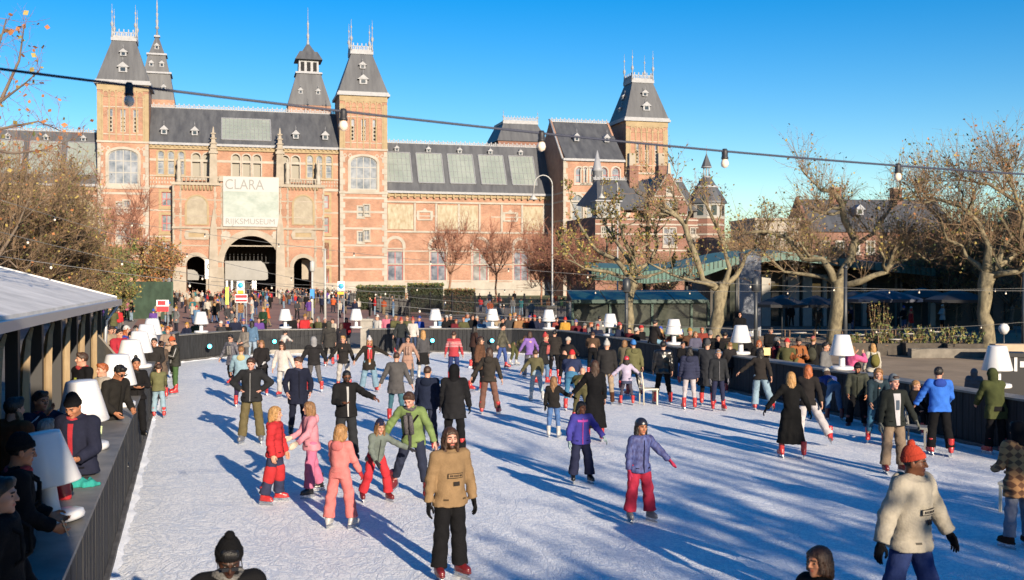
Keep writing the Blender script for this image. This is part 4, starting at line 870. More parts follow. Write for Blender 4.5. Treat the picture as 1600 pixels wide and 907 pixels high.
# ice shavings heaped in loose curls
rg = random.Random(3)
SNOW = mat('ice_shavings', (.8, .83, .87), .9, bump=.6, bscale=30)
BOARD = mat('black_boards', (.012, .0125, .014), .75, spec=.25, nscale=3, col2=(.034, .035, .038), nstretch=(9, 9, .5), bump=.4, bscale=6)
TOPM = mat('barrier_shelf', (.09, .09, .088), .55, nscale=2, col2=(.2, .19, .175), detail=8)
HB = 1.15
def offs(poly, e):
    out = []
    for i, (x, y) in enumerate(poly):
        a = Vector(poly[max(i - 1, 0)]); c = Vector(poly[min(i + 1, len(poly) - 1)]); t = (c - a).normalized(); out.append((x - t.y * e, y + t.x * e))
    return out
def barrier(name, label, poly, group='black boards round the ice', h=HB, zb=0):
    t = thing(name, label, 'rink barrier', (poly[0][0], poly[0][1], 0), 0, group); ox, oy = poly[0]
    q = [(x - ox, y - oy) for x, y in poly]; b = MB(); kb = MB()
    for (xa, ya), (xb, yb_) in zip(q, q[1:]):
        d = Vector((xb - xa, yb_ - ya, 0)); L_ = d.length; d.normalize(); nn = Vector((d.y, -d.x, 0)); k = max(1, round(L_ / .2)); w_ = L_ / k
        b.hexa([Vector((xa, ya, 0)) + nn * -.02, Vector((xb, yb_, 0)) + nn * -.02, Vector((xb, yb_, 0)) - nn * .1, Vector((xa, ya, 0)) - nn * .1][::1] + [Vector((xa, ya, h)) + nn * -.02, Vector((xb, yb_, h)) + nn * -.02, Vector((xb, yb_, h)) - nn * .1, Vector((xa, ya, h)) - nn * .1])
        for i in range(k):
            c = Vector((xa, ya, .12)) + d * (w_ * (i + .5)) ; b.obox(c + nn * rnd.uniform(-.006, .006), d, w_ * .93, .05, h - .12)
        kb.obox(Vector((xa, ya, 0)) + d * L_ / 2 + nn * .03, d, L_, .1, .11)
    b.build('boards', BOARD, t); kb.build('kick_board', mat('kick_board', (.03, .028, .026), .7, nscale=4, col2=(.12, .115, .11)), t)
    A_ = offs(q, -.08); B_ = offs(q, .46); n = len(q); vs = [(x, y, h) for x, y in A_] + [(x, y, h) for x, y in B_] + [(x, y, h + .045) for x, y in A_] + [(x, y, h + .045) for x, y in B_]
    fs = []
    for i in range(n - 1): fs += [(2 * n + i, 2 * n + i + 1, 3 * n + i + 1, 3 * n + i), (i, n + i, n + i + 1, i + 1), (i, i + 1, 2 * n + i + 1, 2 * n + i), (n + i, 3 * n + i, 3 * n + i + 1, n + i + 1)]
    fs += [(0, 2 * n, 3 * n, n), (n - 1, 2 * n - 1, 4 * n - 1, 3 * n - 1)]
    s_ = MB(); s_.add(vs, fs); s_.build('shelf', TOPM, t)
    return t
sv_, si_ = [], []
for (xa, ya), (xb, yb_) in zip(BASE[1:], BASE[2:]):
    d = Vector((xb - xa, yb_ - ya, 0)); L_ = d.length; d.normalize(); nn = Vector((d.y, -d.x, 0)); k = max(2, int(L_ / .18))
    for i in range(k + 1):
        p = Vector((xa, ya, 0)) + d * (L_ * i / k); w_ = .05 + .12 * max(0, noise.noise(p * 1.3)) + rg.uniform(0, .05); h_ = .02 + .05 * max(0, noise.noise(p * 2.1 + Vector((5, 0, 0))))
        sv_.append((tuple(p + nn * .07 + Vector((0, 0, .006 + h_))), tuple(p + nn * (.08 + w_ * .5) + Vector((0, 0, .006 + h_ * .7))), tuple(p + nn * (.08 + w_) + Vector((0, 0, .005)))))
b = MB(); b.add([q for t3 in sv_ for q in t3], [(3 * i + j, 3 * i + 3 + j, 3 * i + 4 + j, 3 * i + 1 + j) for i in range(len(sv_) - 1) for j in (0, 1)], 0, True); tag(b.build('ice_shavings', SNOW), 'scraped white ice shavings heaped along the foot of the boards', 'ice shavings', kind='stuff')
# base runs so that the outside of the ice is on the left of the walking direction
barrier('rink_barrier', 'long black boarded barrier along the kiosk side of the ice', BASE[0:6], h=1.3)
barrier('rink_barrier', 'curved black boarding at the far corner near the brick path', BASE[5:9])
barrier('rink_barrier', 'straight boarding at the far end behind the skater in the red sweater', [(-6.9, 51.0)] + BASE[9:12])
barrier('rink_barrier', 'black boarding in deep shade along the terrace side of the ice', BASE[11:17])
b = MB(); b.hexa([(-11.6, 50.15, .005), (-6.9, 50.9, .005), (-6.9, 51.6, .005), (-11.6, 50.9, .005), (-11.6, 50.15, .22), (-6.9, 50.9, .22), (-6.9, 51.6, .22), (-11.6, 50.9, .22)]); tag(b.build('rink_step', mat('pale_concrete', (.26, .24, .21), .85, nscale=2, namt=.2)), 'pale concrete step at the foot of the far boards', 'step')
b = MB(); b.box(-.28, .28, -.2, .2, 0, 1.55); b.box(-.34, .34, -.26, .26, 1.55, 1.65); o = b.build('concrete_pillar', mat('pale_concrete', (.4, .37, .32))); o.location = (-7.1, 51.6, 0); tag(o, 'pale square pillar at the gap in the far barrier', 'pillar')
# small cyan spotlights set in the boards
EM = mat('cyan_light', (.1, .6, .9), .4, emit=((.1, .75, 1.0), 3.0))
for k, (px, py, lb_) in enumerate(((329, 534, 'small cyan spotlight low on the curved far boards beside a lone white lamp'), (430, 530, 'small cyan spotlight in the far boards above the concrete step'), (676, 527, 'small cyan spotlight in the boards left of the red-sweatered skater'), (769, 527, 'small cyan spotlight in the boards right of the red-sweatered skater'))):
    d = [46.8, 50.35, 51.05, 50.95][k]; p = at(px, py, d); b = MB(); b.lathe(0, 0, [(.1, 0), (.13, .03), (.13, .05)], 14); q = b.build('spotlight_ring', BLACKP)
    t = thing('spotlight', lb_, 'spotlight', (p.x, p.y - .1, .62), 0, 'cyan spotlights in the boards'); q.parent = t; q.rotation_euler = (R(90), 0, 0)
    b = MB(); b.lathe(0, 0, [(.095, .05), (.06, .075), (.0, .08)], 14); q = b.build('spotlight_lens', EM, t); q.rotation_euler = (R(90), 0, 0)

# giant white table lamps on the shelf
def lamp_proto():
    t = thing('giant_table_lamp', 'x', 'lamp', (0, 0, 0), 0, 'giant white table lamps standing on the barrier')
    b = MB(); b.lathe(0, 0, [(.0, 0), (.3, 0), (.31, .03), (.3, .075), (.26, .09), (.08, .1), (.075, .1)], 36, cap=False); b.build('lamp_base', WHITEP, t)
    b = MB(); b.lathe(0, 0, [(.085, .09), (.08, .2), (.08, .45)], 20, cap=False); b.build('lamp_stem', WHITEP, t)
    b = MB(); b.lathe(0, 0, [(.02, .46), (.31, .38), (.325, .385), (.33, .40), (.205, .90), (.195, .925), (.16, .935), (.0, .936)], 40, cap=False); b.build('lamp_shade', WHITEP, t)
    return t
LP = lamp_proto()
lamps = [(-4.35, 10.0, 'enormous near white lamp beside the hooded man holding a phone', R(-9)), (-5.75, 14.2, 'white lamp right behind the seated man in the navy and red jacket', R(-3)), (-7.1, 19.0, 'white lamp behind the man in sunglasses at the barrier', 0), (-8.45, 23.4, 'white lamp next to the girl with the hair bun', 0),
         (-9.6, 27.2, 'white lamp before the man in the green-grey jacket on the barrier', 0), (-10.8, 31.2, 'white lamp next to the man in the orange beanie', 0), (-12.2, 35.8, 'white lamp behind the orange-haired onlooker, last of the kiosk side', 0),
         (-13.9, 47.2, 'white lamp alone on the curved far corner boards', 0), (-11.0, 51.2, 'white lamp above the concrete step before the brick path', 0), (-7.6, 51.5, 'white lamp next to the pale pillar', 0), (-3.75, 51.6, 'white lamp left of the red-sweatered skater', 0), (-.95, 51.4, 'white lamp right of the red-sweatered skater', 0),
         (1.75, 50.3, 'white lamp by the crowd at the far right corner, beside the yellow coat', 0), (4.15, 44.6, 'white lamp in front of the green glass pavilion', 0), (5.95, 38.8, 'white lamp between the glass pavilion and the seated person in blue jeans', 0), (7.35, 33.9, 'white lamp beside the woman in the beige scarf', 0), (8.85, 28.3, 'white lamp beside the bright pink coat', 0), (10.9, 23.2 + 1.7 - 1.2, 'large white lamp above the skater in the bright blue jacket', 0)]
for i, (x, y, lb_, tl) in enumerate(lamps):
    o = LP if i == 0 else copy_tree(LP); o.location = (x, y, (1.345 if i < 7 else HB + .045)); o['label'] = lb_; o.rotation_euler = (0, tl, i * .7); o.scale = (.92,) * 3 if i == 0 else (1, 1, 1)

# ---------------------------------------------------------------- street furniture
WPOST = mat('white_painted_steel', (.36, .36, .35), .5)
def crook(px, ytop, ybase_D, label, flip=-1):
    p = at(px, 434, ybase_D); zt = H + (434 - ytop) * ybase_D / F; t = thing('street_lamp', label, 'street lamp', (p.x, p.y, 0), 0, 'white crook street lamps')
    b = MB(); b.tube([(0, 0, 0), (0, 0, 1.2), (0, 0, 1.25), (0, 0, zt - .9)], [.1, .09, .06, .045], 10)
    pts = [(0, 0, zt - .9)] + [(flip * .65 * (1 - math.cos(a)), 0, zt - .9 + .75 * math.sin(a)) for a in [math.pi * i / 10 for i in range(1, 10)]] + [(flip * 1.35, 0, zt - 1.6)]
    b.tube(pts, .04, 8); b.build('pole', WPOST, t); b = MB(); b.lathe(flip * 1.35, 0, [(.08, zt - 1.5), (.12, zt - 1.65), (.32, zt - 1.85), (.3, zt - 1.9)], 14); b.build('lamp_head', WPOST, t); return t
crook(863, 271, 75, 'white crook-necked street lamp rising over the rink corner'); crook(965, 275, 88, 'white crook-necked street lamp in front of the villa oriel')
def post(px, ytop, D, r, mt, label, name='lamp_post', cat='post', head=False):
    p = at(px, 434, D); zt = H + (434 - ytop) * D / F; t = thing(name, label, cat, (p.x, p.y, 0))
    b = MB(); b.tube([(0, 0, 0), (0, 0, zt)], [r, r * .75], 10); b.lathe(0, 0, [(r * 1.6, 0), (r * 1.6, .3), (r, .4)], 10); b.build('pole', mt, t)
    b = MB()
    if head: b.lathe(0, 0, [(r, zt - .6), (r * 2.0, zt - .5), (r * 1.8, zt + .0), (r * .5, zt + .1)], 10)
    else: b.lathe(0, 0, [(r * .9, zt), (r * 1.2, zt + .05), (.01, zt + .15)], 10)
    b.build('pole_cap', mt, t); return t
DPOST = mat('dark_grey_steel', (.03, .034, .04), .45)
post(979, 438, 50, .1, DPOST, 'dark lamp post in front of the green glass pavilion', head=True); post(1181, 436, 47, .1, DPOST, 'dark lamp post beside the grey-blue pillar', head=True); post(1321, 420, 44, .1, DPOST, 'dark lamp post rising from behind the pink coat')
post(508, 392, 70, .09, WPOST, 'slim white pole on the brick path', 'pole', 'pole'); post(1600, 430, 47, .1, DPOST, 'dark post at the very edge of the terrace')
t = post(488, 410, 64, .08, WPOST, 'white pole with blue marks and a small camera head on the brick path', 'pole', 'pole', head=True)
b = MB(); b.box(-.12, .12, -.12, .12, 2.4, 2.95); b.build('blue_band', mat('sign_blue', (.05, .25, .65), .5), t)
def signboard(px, ytop, ybot, D, wpx, label, rows, name='sign', legs=True):
    p = at(px, 434, D); k = D / F; z1 = H + (434 - ytop) * k; z0 = H + (434 - ybot) * k; w_ = wpx * k; t = thing(name, label, 'sign', (p.x, p.y, 0))
    b = MB()
    for s_ in (-1, 1): b.box(s_ * w_ * .42 - .02, s_ * w_ * .42 + .02, .02, .06, 0, z1)
    b.build('sign_posts', STEEL, t); b = MB(); b.box(-w_ / 2, w_ / 2, -.02, .02, z0, z1); b.build('sign_panel', mat('sign_white', (.75, .75, .75), .5), t)
    for (f0, f1, m_, u0, u1) in rows:
        b = MB(); b.box(-w_ / 2 + w_ * u0, -w_ / 2 + w_ * u1, -.03, -.022, z0 + (z1 - z0) * f0, z0 + (z1 - z0) * f1); b.build('sign_print', m_, t)
    return t, w_, z0, z1
RED = mat('sign_red', (.62, .04, .05), .5); BLUE = mat('sign_light_blue', (.05, .4, .75), .5); YEL = mat('sign_yellow', (.7, .5, .04), .5)
t, w_, z0, z1 = signboard(376, 439, 459, 78, 12, 'white and yellow notice with a blue disc above the crowd', [(.0, .25, YEL, .1, .9)])
b = MB(); b.lathe(0, 0, [(w_ * .36, 0), (w_ * .36, .02)], 16); q = b.build('blue_disc', BLUE, t); q.rotation_euler = (R(90), 0, 0); q.location = (0, -.02, z0 + (z1 - z0) * .65)
signboard(377, 460, 473, 74, 19, 'red and white striped sign below the blue-disc notice', [(.55, .9, RED, .03, .97), (.1, .35, RED, .03, .97)])
signboard(254, 469, 487, 56, 19, 'white and red poster on posts behind the barrier corner', [(.0, .45, RED, .0, 1), (.55, .92, RED, .1, .75)])
t, w_, z0, z1 = signboard(533, 440, 455, 75, 11, 'white no-entry style notice with blue disc near the pale pillar', [(-.35, -.1, YEL, .0, .9)])
b = MB(); b.lathe(0, 0, [(w_ * .4, 0), (w_ * .4, .02)], 16); q = b.build('blue_disc', BLUE, t); q.rotation_euler = (R(90), 0, 0); q.location = (0, -.02, (z0 + z1) / 2)
t, w_, z0, z1 = signboard(862, 478, 492, 56, 16, 'small black notice board by the far right corner of the rink', [(0, 1, BLACKP, 0, 1), (.6, .68, WHITEP, .15, .85), (.4, .48, WHITEP, .15, .85)])
signboard(355, 448, 476, 80, 5, 'narrow lime yellow column sign in the crowd', [(0, 1, mat('lime', (.6, .7, .1), .6), 0, 1)])
# iron fence, hedge, plinth fence
def railing(name, label, pa, pb, h, step, D0, D1, group=None):
    a, c = at(pa, 434, D0), at(pb, 434, D1); L_ = (c - a).to_2d().length; t = thing(name, label, 'fence', (a.x, a.y, 0), math.atan2(c.y - a.y, c.x - a.x), group); b = MB(); n = int(L_ / step)
    for i in range(n + 1): b.box(i * step - .015, i * step + .015, -.015, .015, 0, h)
    r_ = MB()
    for z in (.2, h - .25): r_.box(0, L_, -.02, .02, z, z + .05)
    b.build('bars', BLACKP, t); r_.build('rails', BLACKP, t); q = MB(); k = max(1, int(L_ / 3))
    for i in range(k + 1): q.box(i * L_ / k - .05, i * L_ / k + .05, -.05, .05, 0, h + .25)
    q.build('fence_posts', BLACKP, t)
railing('iron_fence', 'black iron railing before the lawn and hedge', 640, 905, 2.1, .16, 98, 82); railing('iron_fence', 'iron railing running down towards the museum door', 520, 640, 1.6, .2, 165, 98)
railing('iron_fence', 'iron railing in front of the left museum tower', 165, 268, 2.2, .2, 125, 140)
def hedge(label, pa, pb, D, h, dpt, seed, top=(.16, .15, .05), w=(1, 1, 1, 0, 4), name='hedge'):
    a, c = at(pa, 434, D), at(pb, 434, D); rg = random.Random(seed); t = thing(name, label, 'hedge', (a.x, a.y, 0)); L_ = c.x - a.x
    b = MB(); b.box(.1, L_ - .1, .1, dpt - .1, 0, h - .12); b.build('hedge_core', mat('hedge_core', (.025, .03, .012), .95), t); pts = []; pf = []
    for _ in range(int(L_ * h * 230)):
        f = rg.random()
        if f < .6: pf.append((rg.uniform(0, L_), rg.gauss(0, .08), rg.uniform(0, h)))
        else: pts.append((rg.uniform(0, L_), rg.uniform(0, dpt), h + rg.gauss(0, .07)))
    leaf_mesh(pts, .2, LEAFO, w, 'leaves', t, rg); leaf_mesh(pf, .2, [mat('leaf_shaded', (.022, .03, .012), .8), mat('leaf_rust_shaded', (.07, .04, .02), .8)], (4, 5) if w[2] > 3 else (6, .6), 'front_leaves', t, rg)  # front leaves in darker colours, painting in the shaded side of the hedge
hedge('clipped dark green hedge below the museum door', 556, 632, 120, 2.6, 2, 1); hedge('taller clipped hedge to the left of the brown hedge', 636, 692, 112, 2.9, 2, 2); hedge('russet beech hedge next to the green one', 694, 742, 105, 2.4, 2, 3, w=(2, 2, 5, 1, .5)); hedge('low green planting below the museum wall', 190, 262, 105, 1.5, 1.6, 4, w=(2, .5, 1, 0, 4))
b = MB(); p = at(268, 434, 92); b.box(0, .2, 0, 9, 0, 3.3); o = b.build('green_hoarding', mat('hoarding_green', (.05, .085, .06), .7, nscale=1, namt=.3)); o.location = (p.x, p.y, 0); o.rotation_euler = (0, 0, R(62)); tag(o, 'dark green hoarding between the tower and the crowd', 'hoarding')
# ---------------------------------------------------------------- green glass pavilion and canopies
GRN = mat('green_copper', (.03, .085, .07), .5, nscale=1.5, col2=(.06, .155, .13), nstretch=(3, 1, 1), detail=7); GRND_ = mat('dark_green_paint', (.015, .05, .035), .45)
def glasswall(name='restaurant_glass'):
    return mat(name, (.02, .025, .024), .06, spec=.7, nscale=.8, col2=(.07, .075, .06), detail=5)
GD = 66.0; g0 = at(893, 434, GD); pv = thing('glass_pavilion', 'dark green conservatory with sloping awning roof and glazed front', 'conservatory', (g0.x, g0.y, 0), R(2)); k = GD / F; gz = lambda py: H + (434 - py) * k; GL = (1108 - 893) * k
b = MB(); b.box(.1, GL - .1, .05, 5, 0, gz(473)); b.build('glazing', glasswall(), pv)
b = MB()
for px in (893, 952, 1018, 1080, 1107): x = (px - 893) * k; b.box(x, x + .14, -.08, .12, 0, gz(473))
b.box(0, GL, -.06, .1, gz(473) - .1, gz(473) + .06); b.box(0, GL, -.05, .1, 0, .5); b.build('green_frame', GRND_, pv)
b = MB()
for i in range(4):
    xa, xb = GL * i / 4, GL * (i + 1) / 4 - .06; zt0, zt1 = gz(471), gz(457)
    b.hexa([(xa, -.25, zt0), (xb, -.25, zt0), (xb, 3.2, zt1), (xa, 3.2, zt1), (xa, -.25, zt0 + .1), (xb, -.25, zt0 + .1), (xb, 3.2, zt1 + .1), (xa, 3.2, zt1 + .1)])
b.box(0, GL, -.27, -.22, gz(471) - .12, gz(471) + .08); b.build('awning_roof', mat('awning_green', (.012, .045, .036), .45, nscale=2, namt=.3), pv)
rgp = random.Random(9)
# long green canopy roof, wavy, with struts
cz = thing('green_canopy', 'long verdigris canopy roof swooping behind the plane trees', 'canopy roof', at(1000, 434, 76).xy.to_3d()); k = 76 / F; o = Vector(cz.location)
top = [(925, 418), (975, 420), (1010, 424), (1060, 420), (1095, 414), (1150, 402), (1230, 394), (1310, 404), (1400, 414), (1462, 420)]
vs = []; n = len(top)
for px, py in top: p = at(px, py, 76) - o; vs += [tuple(p), (p.x, p.y, p.z - (.9 if px < 1100 else .55)), (p.x, p.y + 9, p.z + .5)]
b = MB(); fs = []
for i in range(n - 1): a_, c_ = 3 * i, 3 * i + 3; fs += [(a_ + 1, c_ + 1, c_, a_), (a_, c_, c_ + 2, a_ + 2), (a_ + 1, a_ + 2, c_ + 2, c_ + 1)]
b.add(vs, fs); 
for i in range(n - 1):
    for j in range(8):
        f = j / 8; p = Vector(vs[3 * i]).lerp(Vector(vs[3 * i + 3]), f); b.box(p.x - .03, p.x + .03, p.y - .06, p.y, p.z - (.85 if top[i][0] < 1090 else .5), p.z, 1)
b.build('canopy_sheet', [GRN, GRND_], cz); b = MB()
for px in (1012, 1080, 1160, 1240, 1330, 1420): p = at(px, 434, 77) - o; b.tube([(p.x, p.y + 2, 0), (p.x, p.y + 2, 4.2)], .12, 8)
b.build('canopy_columns', DPOST, cz)
# dark restaurant front under it
rf = thing('restaurant_front', 'shaded restaurant front with pale piers and dark glass under the canopy', 'building', at(1110, 434, 80).xy.to_3d()); k = 80 / F
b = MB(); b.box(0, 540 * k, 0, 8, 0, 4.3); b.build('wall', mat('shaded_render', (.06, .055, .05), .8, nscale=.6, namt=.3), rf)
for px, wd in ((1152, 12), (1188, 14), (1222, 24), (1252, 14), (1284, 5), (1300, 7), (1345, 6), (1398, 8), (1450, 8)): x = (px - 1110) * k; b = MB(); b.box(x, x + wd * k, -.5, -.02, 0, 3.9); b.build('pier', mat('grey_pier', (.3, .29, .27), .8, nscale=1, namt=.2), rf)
for px in (1130, 1170, 1205, 1262, 1312, 1355, 1408, 1470, 1520, 1570): x = (px - 1110) * k; b = MB(); b.box(x, x + 1.5, -.1, -.02, .4, 3.2); b.build('shop_window', glasswall(), rf)
p = at(1172, 434, 66); b = MB(); b.box(-.62, .62, -.3, .3, 0, 5.1); b.box(-.66, .66, -.34, .34, 5.1, 5.2); o = b.build('blue_grey_pillar', mat('bluegrey_wall', (.13, .15, .19), .7, nscale=.8, col2=(.24, .26, .3), detail=8)); o.location = (p.x, p.y, 0); tag(o, 'tall mottled blue-grey pillar beside the dark lamp post', 'pillar')  # two blue-grey tones mottled by noise
# parasols
def parasol(px, ytop, D, wd, label, mt):
    p = at(px, 434, D); zt = H + (434 - ytop) * D / F; t = thing('parasol', label, 'parasol', (p.x, p.y, 0), rnd.random(), 'dark parasols of the terrace')
    b = MB(); b.lathe(0, 0, [(wd / 2, zt - .55), (wd * .25, zt - .22), (.05, zt)], 8, cap=False, sm=False); b.lathe(0, 0, [(wd / 2, zt - .72), (wd / 2, zt - .55)], 8, cap=False, sm=False); b.build('parasol_canopy', mt, t)
    b = MB(); b.tube([(0, 0, 0), (0, 0, zt)], .035, 6); b.lathe(0, 0, [(.3, 0), (.3, .08), (.04, .12)], 10); b.build('parasol_pole', DPOST, t)
    b = MB()
    for i in range(8): a_ = i * math.pi / 4; b.tube([(0, 0, zt - .8), (wd / 2 * .9 * math.cos(a_), wd / 2 * .9 * math.sin(a_), zt - .6)], .012, 4)
    b.build('parasol_ribs', DPOST, t)
BLK = mat('parasol_black', (.015, .016, .02), .6); NVY = mat('parasol_navy', (.01, .018, .045), .55)
for a_ in ((1222, 461, 62, 3.2, 'black parasol before the pale restaurant piers', BLK), (1275, 462, 66, 3.0, 'black parasol half hidden by the forked plane trunk', BLK), (1381, 452, 60, 4.2, 'navy parasol with a lit blue edge in the middle of the terrace', NVY), (1335, 455, 66, 3.4, 'black parasol left of the navy one', BLK), (1440, 450, 64, 4.0, 'black parasol right of the navy one', BLK), (1495, 453, 60, 3.6, 'black parasol nearest the wide plane tree', BLK)): parasol(*a_)
# terrace tables, chairs, planters
def cafe_chair(x, y, rz, label):
    t = thing('cafe_chair', label, 'chair', (x, y, 0), rz, 'terrace chairs'); b = MB()
    for a_ in (-.2, .2):
        for c_ in (-.2, .2): b.tube([(a_, c_, 0), (a_ * .9, c_ * .9, .45)], .012, 4)
    b.build('chair_frame', DPOST, t); b = MB(); b.box(-.22, .22, -.22, .22, .45, .48); b.box(-.22, .22, .2, .23, .55, .9); b.build('seat_shell', mat('chair_rattan', (.2, .12, .07), .8, nscale=9, namt=.4), t)
def cafe_table(x, y, label):
    t = thing('cafe_table', label, 'table', (x, y, 0), 0, 'terrace tables'); b = MB(); b.lathe(0, 0, [(.35, .72), (.36, .74), (.35, .76)], 18); b.build('tabletop', mat('table_pale', (.35, .33, .3), .5), t); b = MB(); b.tube([(0, 0, 0), (0, 0, .72)], .03, 6); b.lathe(0, 0, [(.22, 0), (.2, .03), (.03, .06)], 12); b.build('pedestal', DPOST, t)
tabs = [(1340, 54), (1376, 56), (1418, 55), (1460, 57), (1398, 50), (1500, 53), (1250, 56), (1210, 55)]
where = ['below the black parasol left of the navy one', 'below the navy parasol', 'behind the palm-like planter', 'near the far terrace wall', 'at the front row before the planters', 'nearest the wide plane tree', 'before the pale piers', 'beside the blue-grey pillar']
for (px, D), wh in zip(tabs, where):
    x, y = g2(px, D); cafe_table(x, y, 'small round terrace table ' + wh); cafe_chair(x - .6, y - .1, 1.4, 'wicker chair, kiosk side, table ' + wh); cafe_chair(x + .6, y + .2, -1.6, 'wicker chair, bin side, table ' + wh)
def planter(px, D, w_, h_, label, seed, hp=1.0):
    x, y = g2(px, D); rg = random.Random(seed); t = thing('planter', label, 'planter', (x, y, 0), 0, 'planters along the terrace'); b = MB(); b.frus(0, 0, 0, h_, w_ / 2, .3, w_ / 2 + .05, .34); b.build('planter_box', mat('planter_wood', (.06, .05, .04), .85, nscale=3, namt=.3), t)
    segs = []; lv = []
    for _ in range(int(26 * w_)):
        p = Vector((rg.uniform(-w_ / 2, w_ / 2), rg.uniform(-.25, .25), h_)); q = p + Vector((rg.gauss(0, .2), rg.gauss(0, .2), hp * rg.uniform(.4, 1))); segs.append((p, q, .008, .004)); lv += [p.lerp(q, rg.random()) for _ in range(7)]
    fast_tubes(segs, TWIG, 'stems', t); leaf_mesh(lv, .12, LEAFO, (2, 1, .4, 0, 6), 'leaves', t, rg)
for a_ in ((1345, 50.5, 1.6, .55, 'long planter with low greenery left of the palm-like one', 1, .5), (1395, 50, 1.6, .55, 'planter with tall green shoots under the navy parasol', 2, .9), (1450, 49.5, 2.2, .6, 'long wooden planter with shoots beside the pale terrace wall', 3, .9), (1505, 49, 1.6, .6, 'planter closest to the wide plane trunk', 4, .8), (1378, 57, 1.0, .6, 'bushy green tub further back on the terrace', 5, 1.8)): planter(*a_)
b = MB(); b.box(0, 6, 0, .5, 0, .42); o = b.build('terrace_wall', mat('dim_concrete', (.14, .125, .105), .85, nscale=2, namt=.3)); o.location = (*g2(1425, 48), 0); tag(o, 'low concrete seating wall in front of the terrace tables', 'wall')
b = MB(); b.box(0, 12, 0, .6, 0, .75); o = b.build('terrace_ledge', mat('tan_stone', (.36, .28, .2), .85, nscale=1, namt=.2)); o.location = (*g2(1556, 46), 0); tag(o, 'tan stone ledge right of the wide plane trunk', 'ledge')
x, y = g2(1569, 50); t = thing('globe_lamp', 'white globe lamp on a short post beyond the wide plane tree', 'lamp', (x, y, 0)); b = MB(); b.lathe(0, 0, [(.0, .95), (.14, 1.0), (.24, 1.18), (.24, 1.3), (.14, 1.46), (0, 1.5)], 16, cap=False); b.build('globe', WHITEP, t); b = MB(); b.tube([(0, 0, 0), (0, 0, 1.0)], .04, 8); b.build('post', DPOST, t)
# strings of little lights across the terrace
# litter bin
p = gp(1578, 655); b = MB(); t = thing('litter_bin', 'tall black litter bin at the terrace side of the barrier', 'litter bin', (12.4, 26.3, 0), R(-15)); b.box(-.32, .32, -.3, .3, 0, 1.7); b.box(-.36, .36, -.34, .34, 1.7, 1.8); b.build('bin_body', BLACKP, t); b = MB(); b.box(.05, .12, -.32, -.305, 1.35, 1.7); b.box(.18, .3, -.32, -.305, 1.45, 1.6); b.build('bin_stickers', WHITEP, t)

# ---------------------------------------------------------------- kiosk on the left
DK = .55
dk = sheet('timber_deck', [(x - .55, y) for x, y in BASE[0:4]] + [(-16, 30), (-22, 26), (-22, -4), (-2, -4)], DK, mat('deck_boards', (.1, .085, .07), .8, nscale=2, col2=(.2, .17, .14), nstretch=(.5, 6, 1)))
ka = math.atan2(25.7 - 14.7, -9.97 + 7.1); e1 = Vector((-9.97, 25.7)); ed = (Vector((-7.1, 14.7)) - e1).normalized(); eo = Vector((-ed.y, ed.x)) * -1
if eo.x > 0: eo = -eo
ki = thing('skate_kiosk', 'long black timber kiosk with sloping pale roof and arched wooden brackets', 'kiosk', (e1.x, e1.y, 0), math.atan2(ed.y, ed.x))
# local x runs along the eave towards the camera, local +y or -y away from the ice
sy = 1 if (Vector((-math.sin(math.atan2(ed.y, ed.x)), math.cos(math.atan2(ed.y, ed.x)))).dot(eo) > 0) else -1
KL = 19.0; ze_, zr_ = 3.1, 4.35
b = MB(); q = [(-.25, -.3 * sy, ze_), (KL, -.3 * sy, ze_), (KL, 4.2 * sy, zr_), (-.25, 4.2 * sy, zr_)]; q2 = [(x, y, z + .07) for x, y, z in q]
b.add(q + q2, [(3, 2, 1, 0), (4, 5, 6, 7), (0, 1, 5, 4), (1, 2, 6, 5), (2, 3, 7, 6), (3, 0, 4, 7)]); b.build('roof_sheet', mat('pale_roofing', (.46, .45, .43), .65, nscale=1.3, col2=(.72, .7, .67), detail=9, bump=.35, bscale=9), ki)
b = MB(); b.hexa([(-.3, -.42 * sy, ze_ - .12), (KL, -.42 * sy, ze_ - .12), (KL, -.3 * sy, ze_ - .12), (-.3, -.3 * sy, ze_ - .12), (-.3, -.42 * sy, ze_ + .02), (KL, -.42 * sy, ze_ + .02), (KL, -.3 * sy, ze_ + .02), (-.3, -.3 * sy, ze_ + .02)])
b.tube([(.1, -.36 * sy, ze_ - .1), (.2, -.1 * sy, ze_ - .5), (.2, -.05 * sy, DK)], .045, 8); b.build('gutter', STEEL, ki)
b = MB(); b.hexa([(-.35, 4.2 * sy, zr_ - .1), (-.25, 4.2 * sy, zr_ - .1), (-.25, -.3 * sy, ze_ - .1), (-.35, -.3 * sy, ze_ - .1), (-.35, 4.2 * sy, zr_ + .1), (-.25, 4.2 * sy, zr_ + .1), (-.25, -.3 * sy, ze_ + .1), (-.35, -.3 * sy, ze_ + .1)]); b.build('verge_board', mat('verge_white', (.55, .55, .53), .6), ki)
PINE = mat('pine_wood', (.24, .165, .09), .7, nscale=2, col2=(.34, .25, .14), nstretch=(6, 6, .6))
xs_k = [.2, 2.2, 4.2, 6.2, 8.2, 10.2, 12.2, 14.2, 16.2, 18.2]
b = MB()
for x in xs_k: b.box(x - .09, x + .09, min(0, .18 * sy), max(0, .18 * sy), DK, ze_)
b.box(0, KL, min(0, .12 * sy), max(0, .12 * sy), ze_ - .22, ze_ - .02); b.box(-.2, KL, min(3.9 * sy, 4.1 * sy), max(3.9 * sy, 4.1 * sy), DK, zr_ - .15); b.box(KL, KL + .1, min(0, 4.1 * sy), max(0, 4.1 * sy), DK, zr_ - .2); b.build('black_frame', BLACKP, ki)
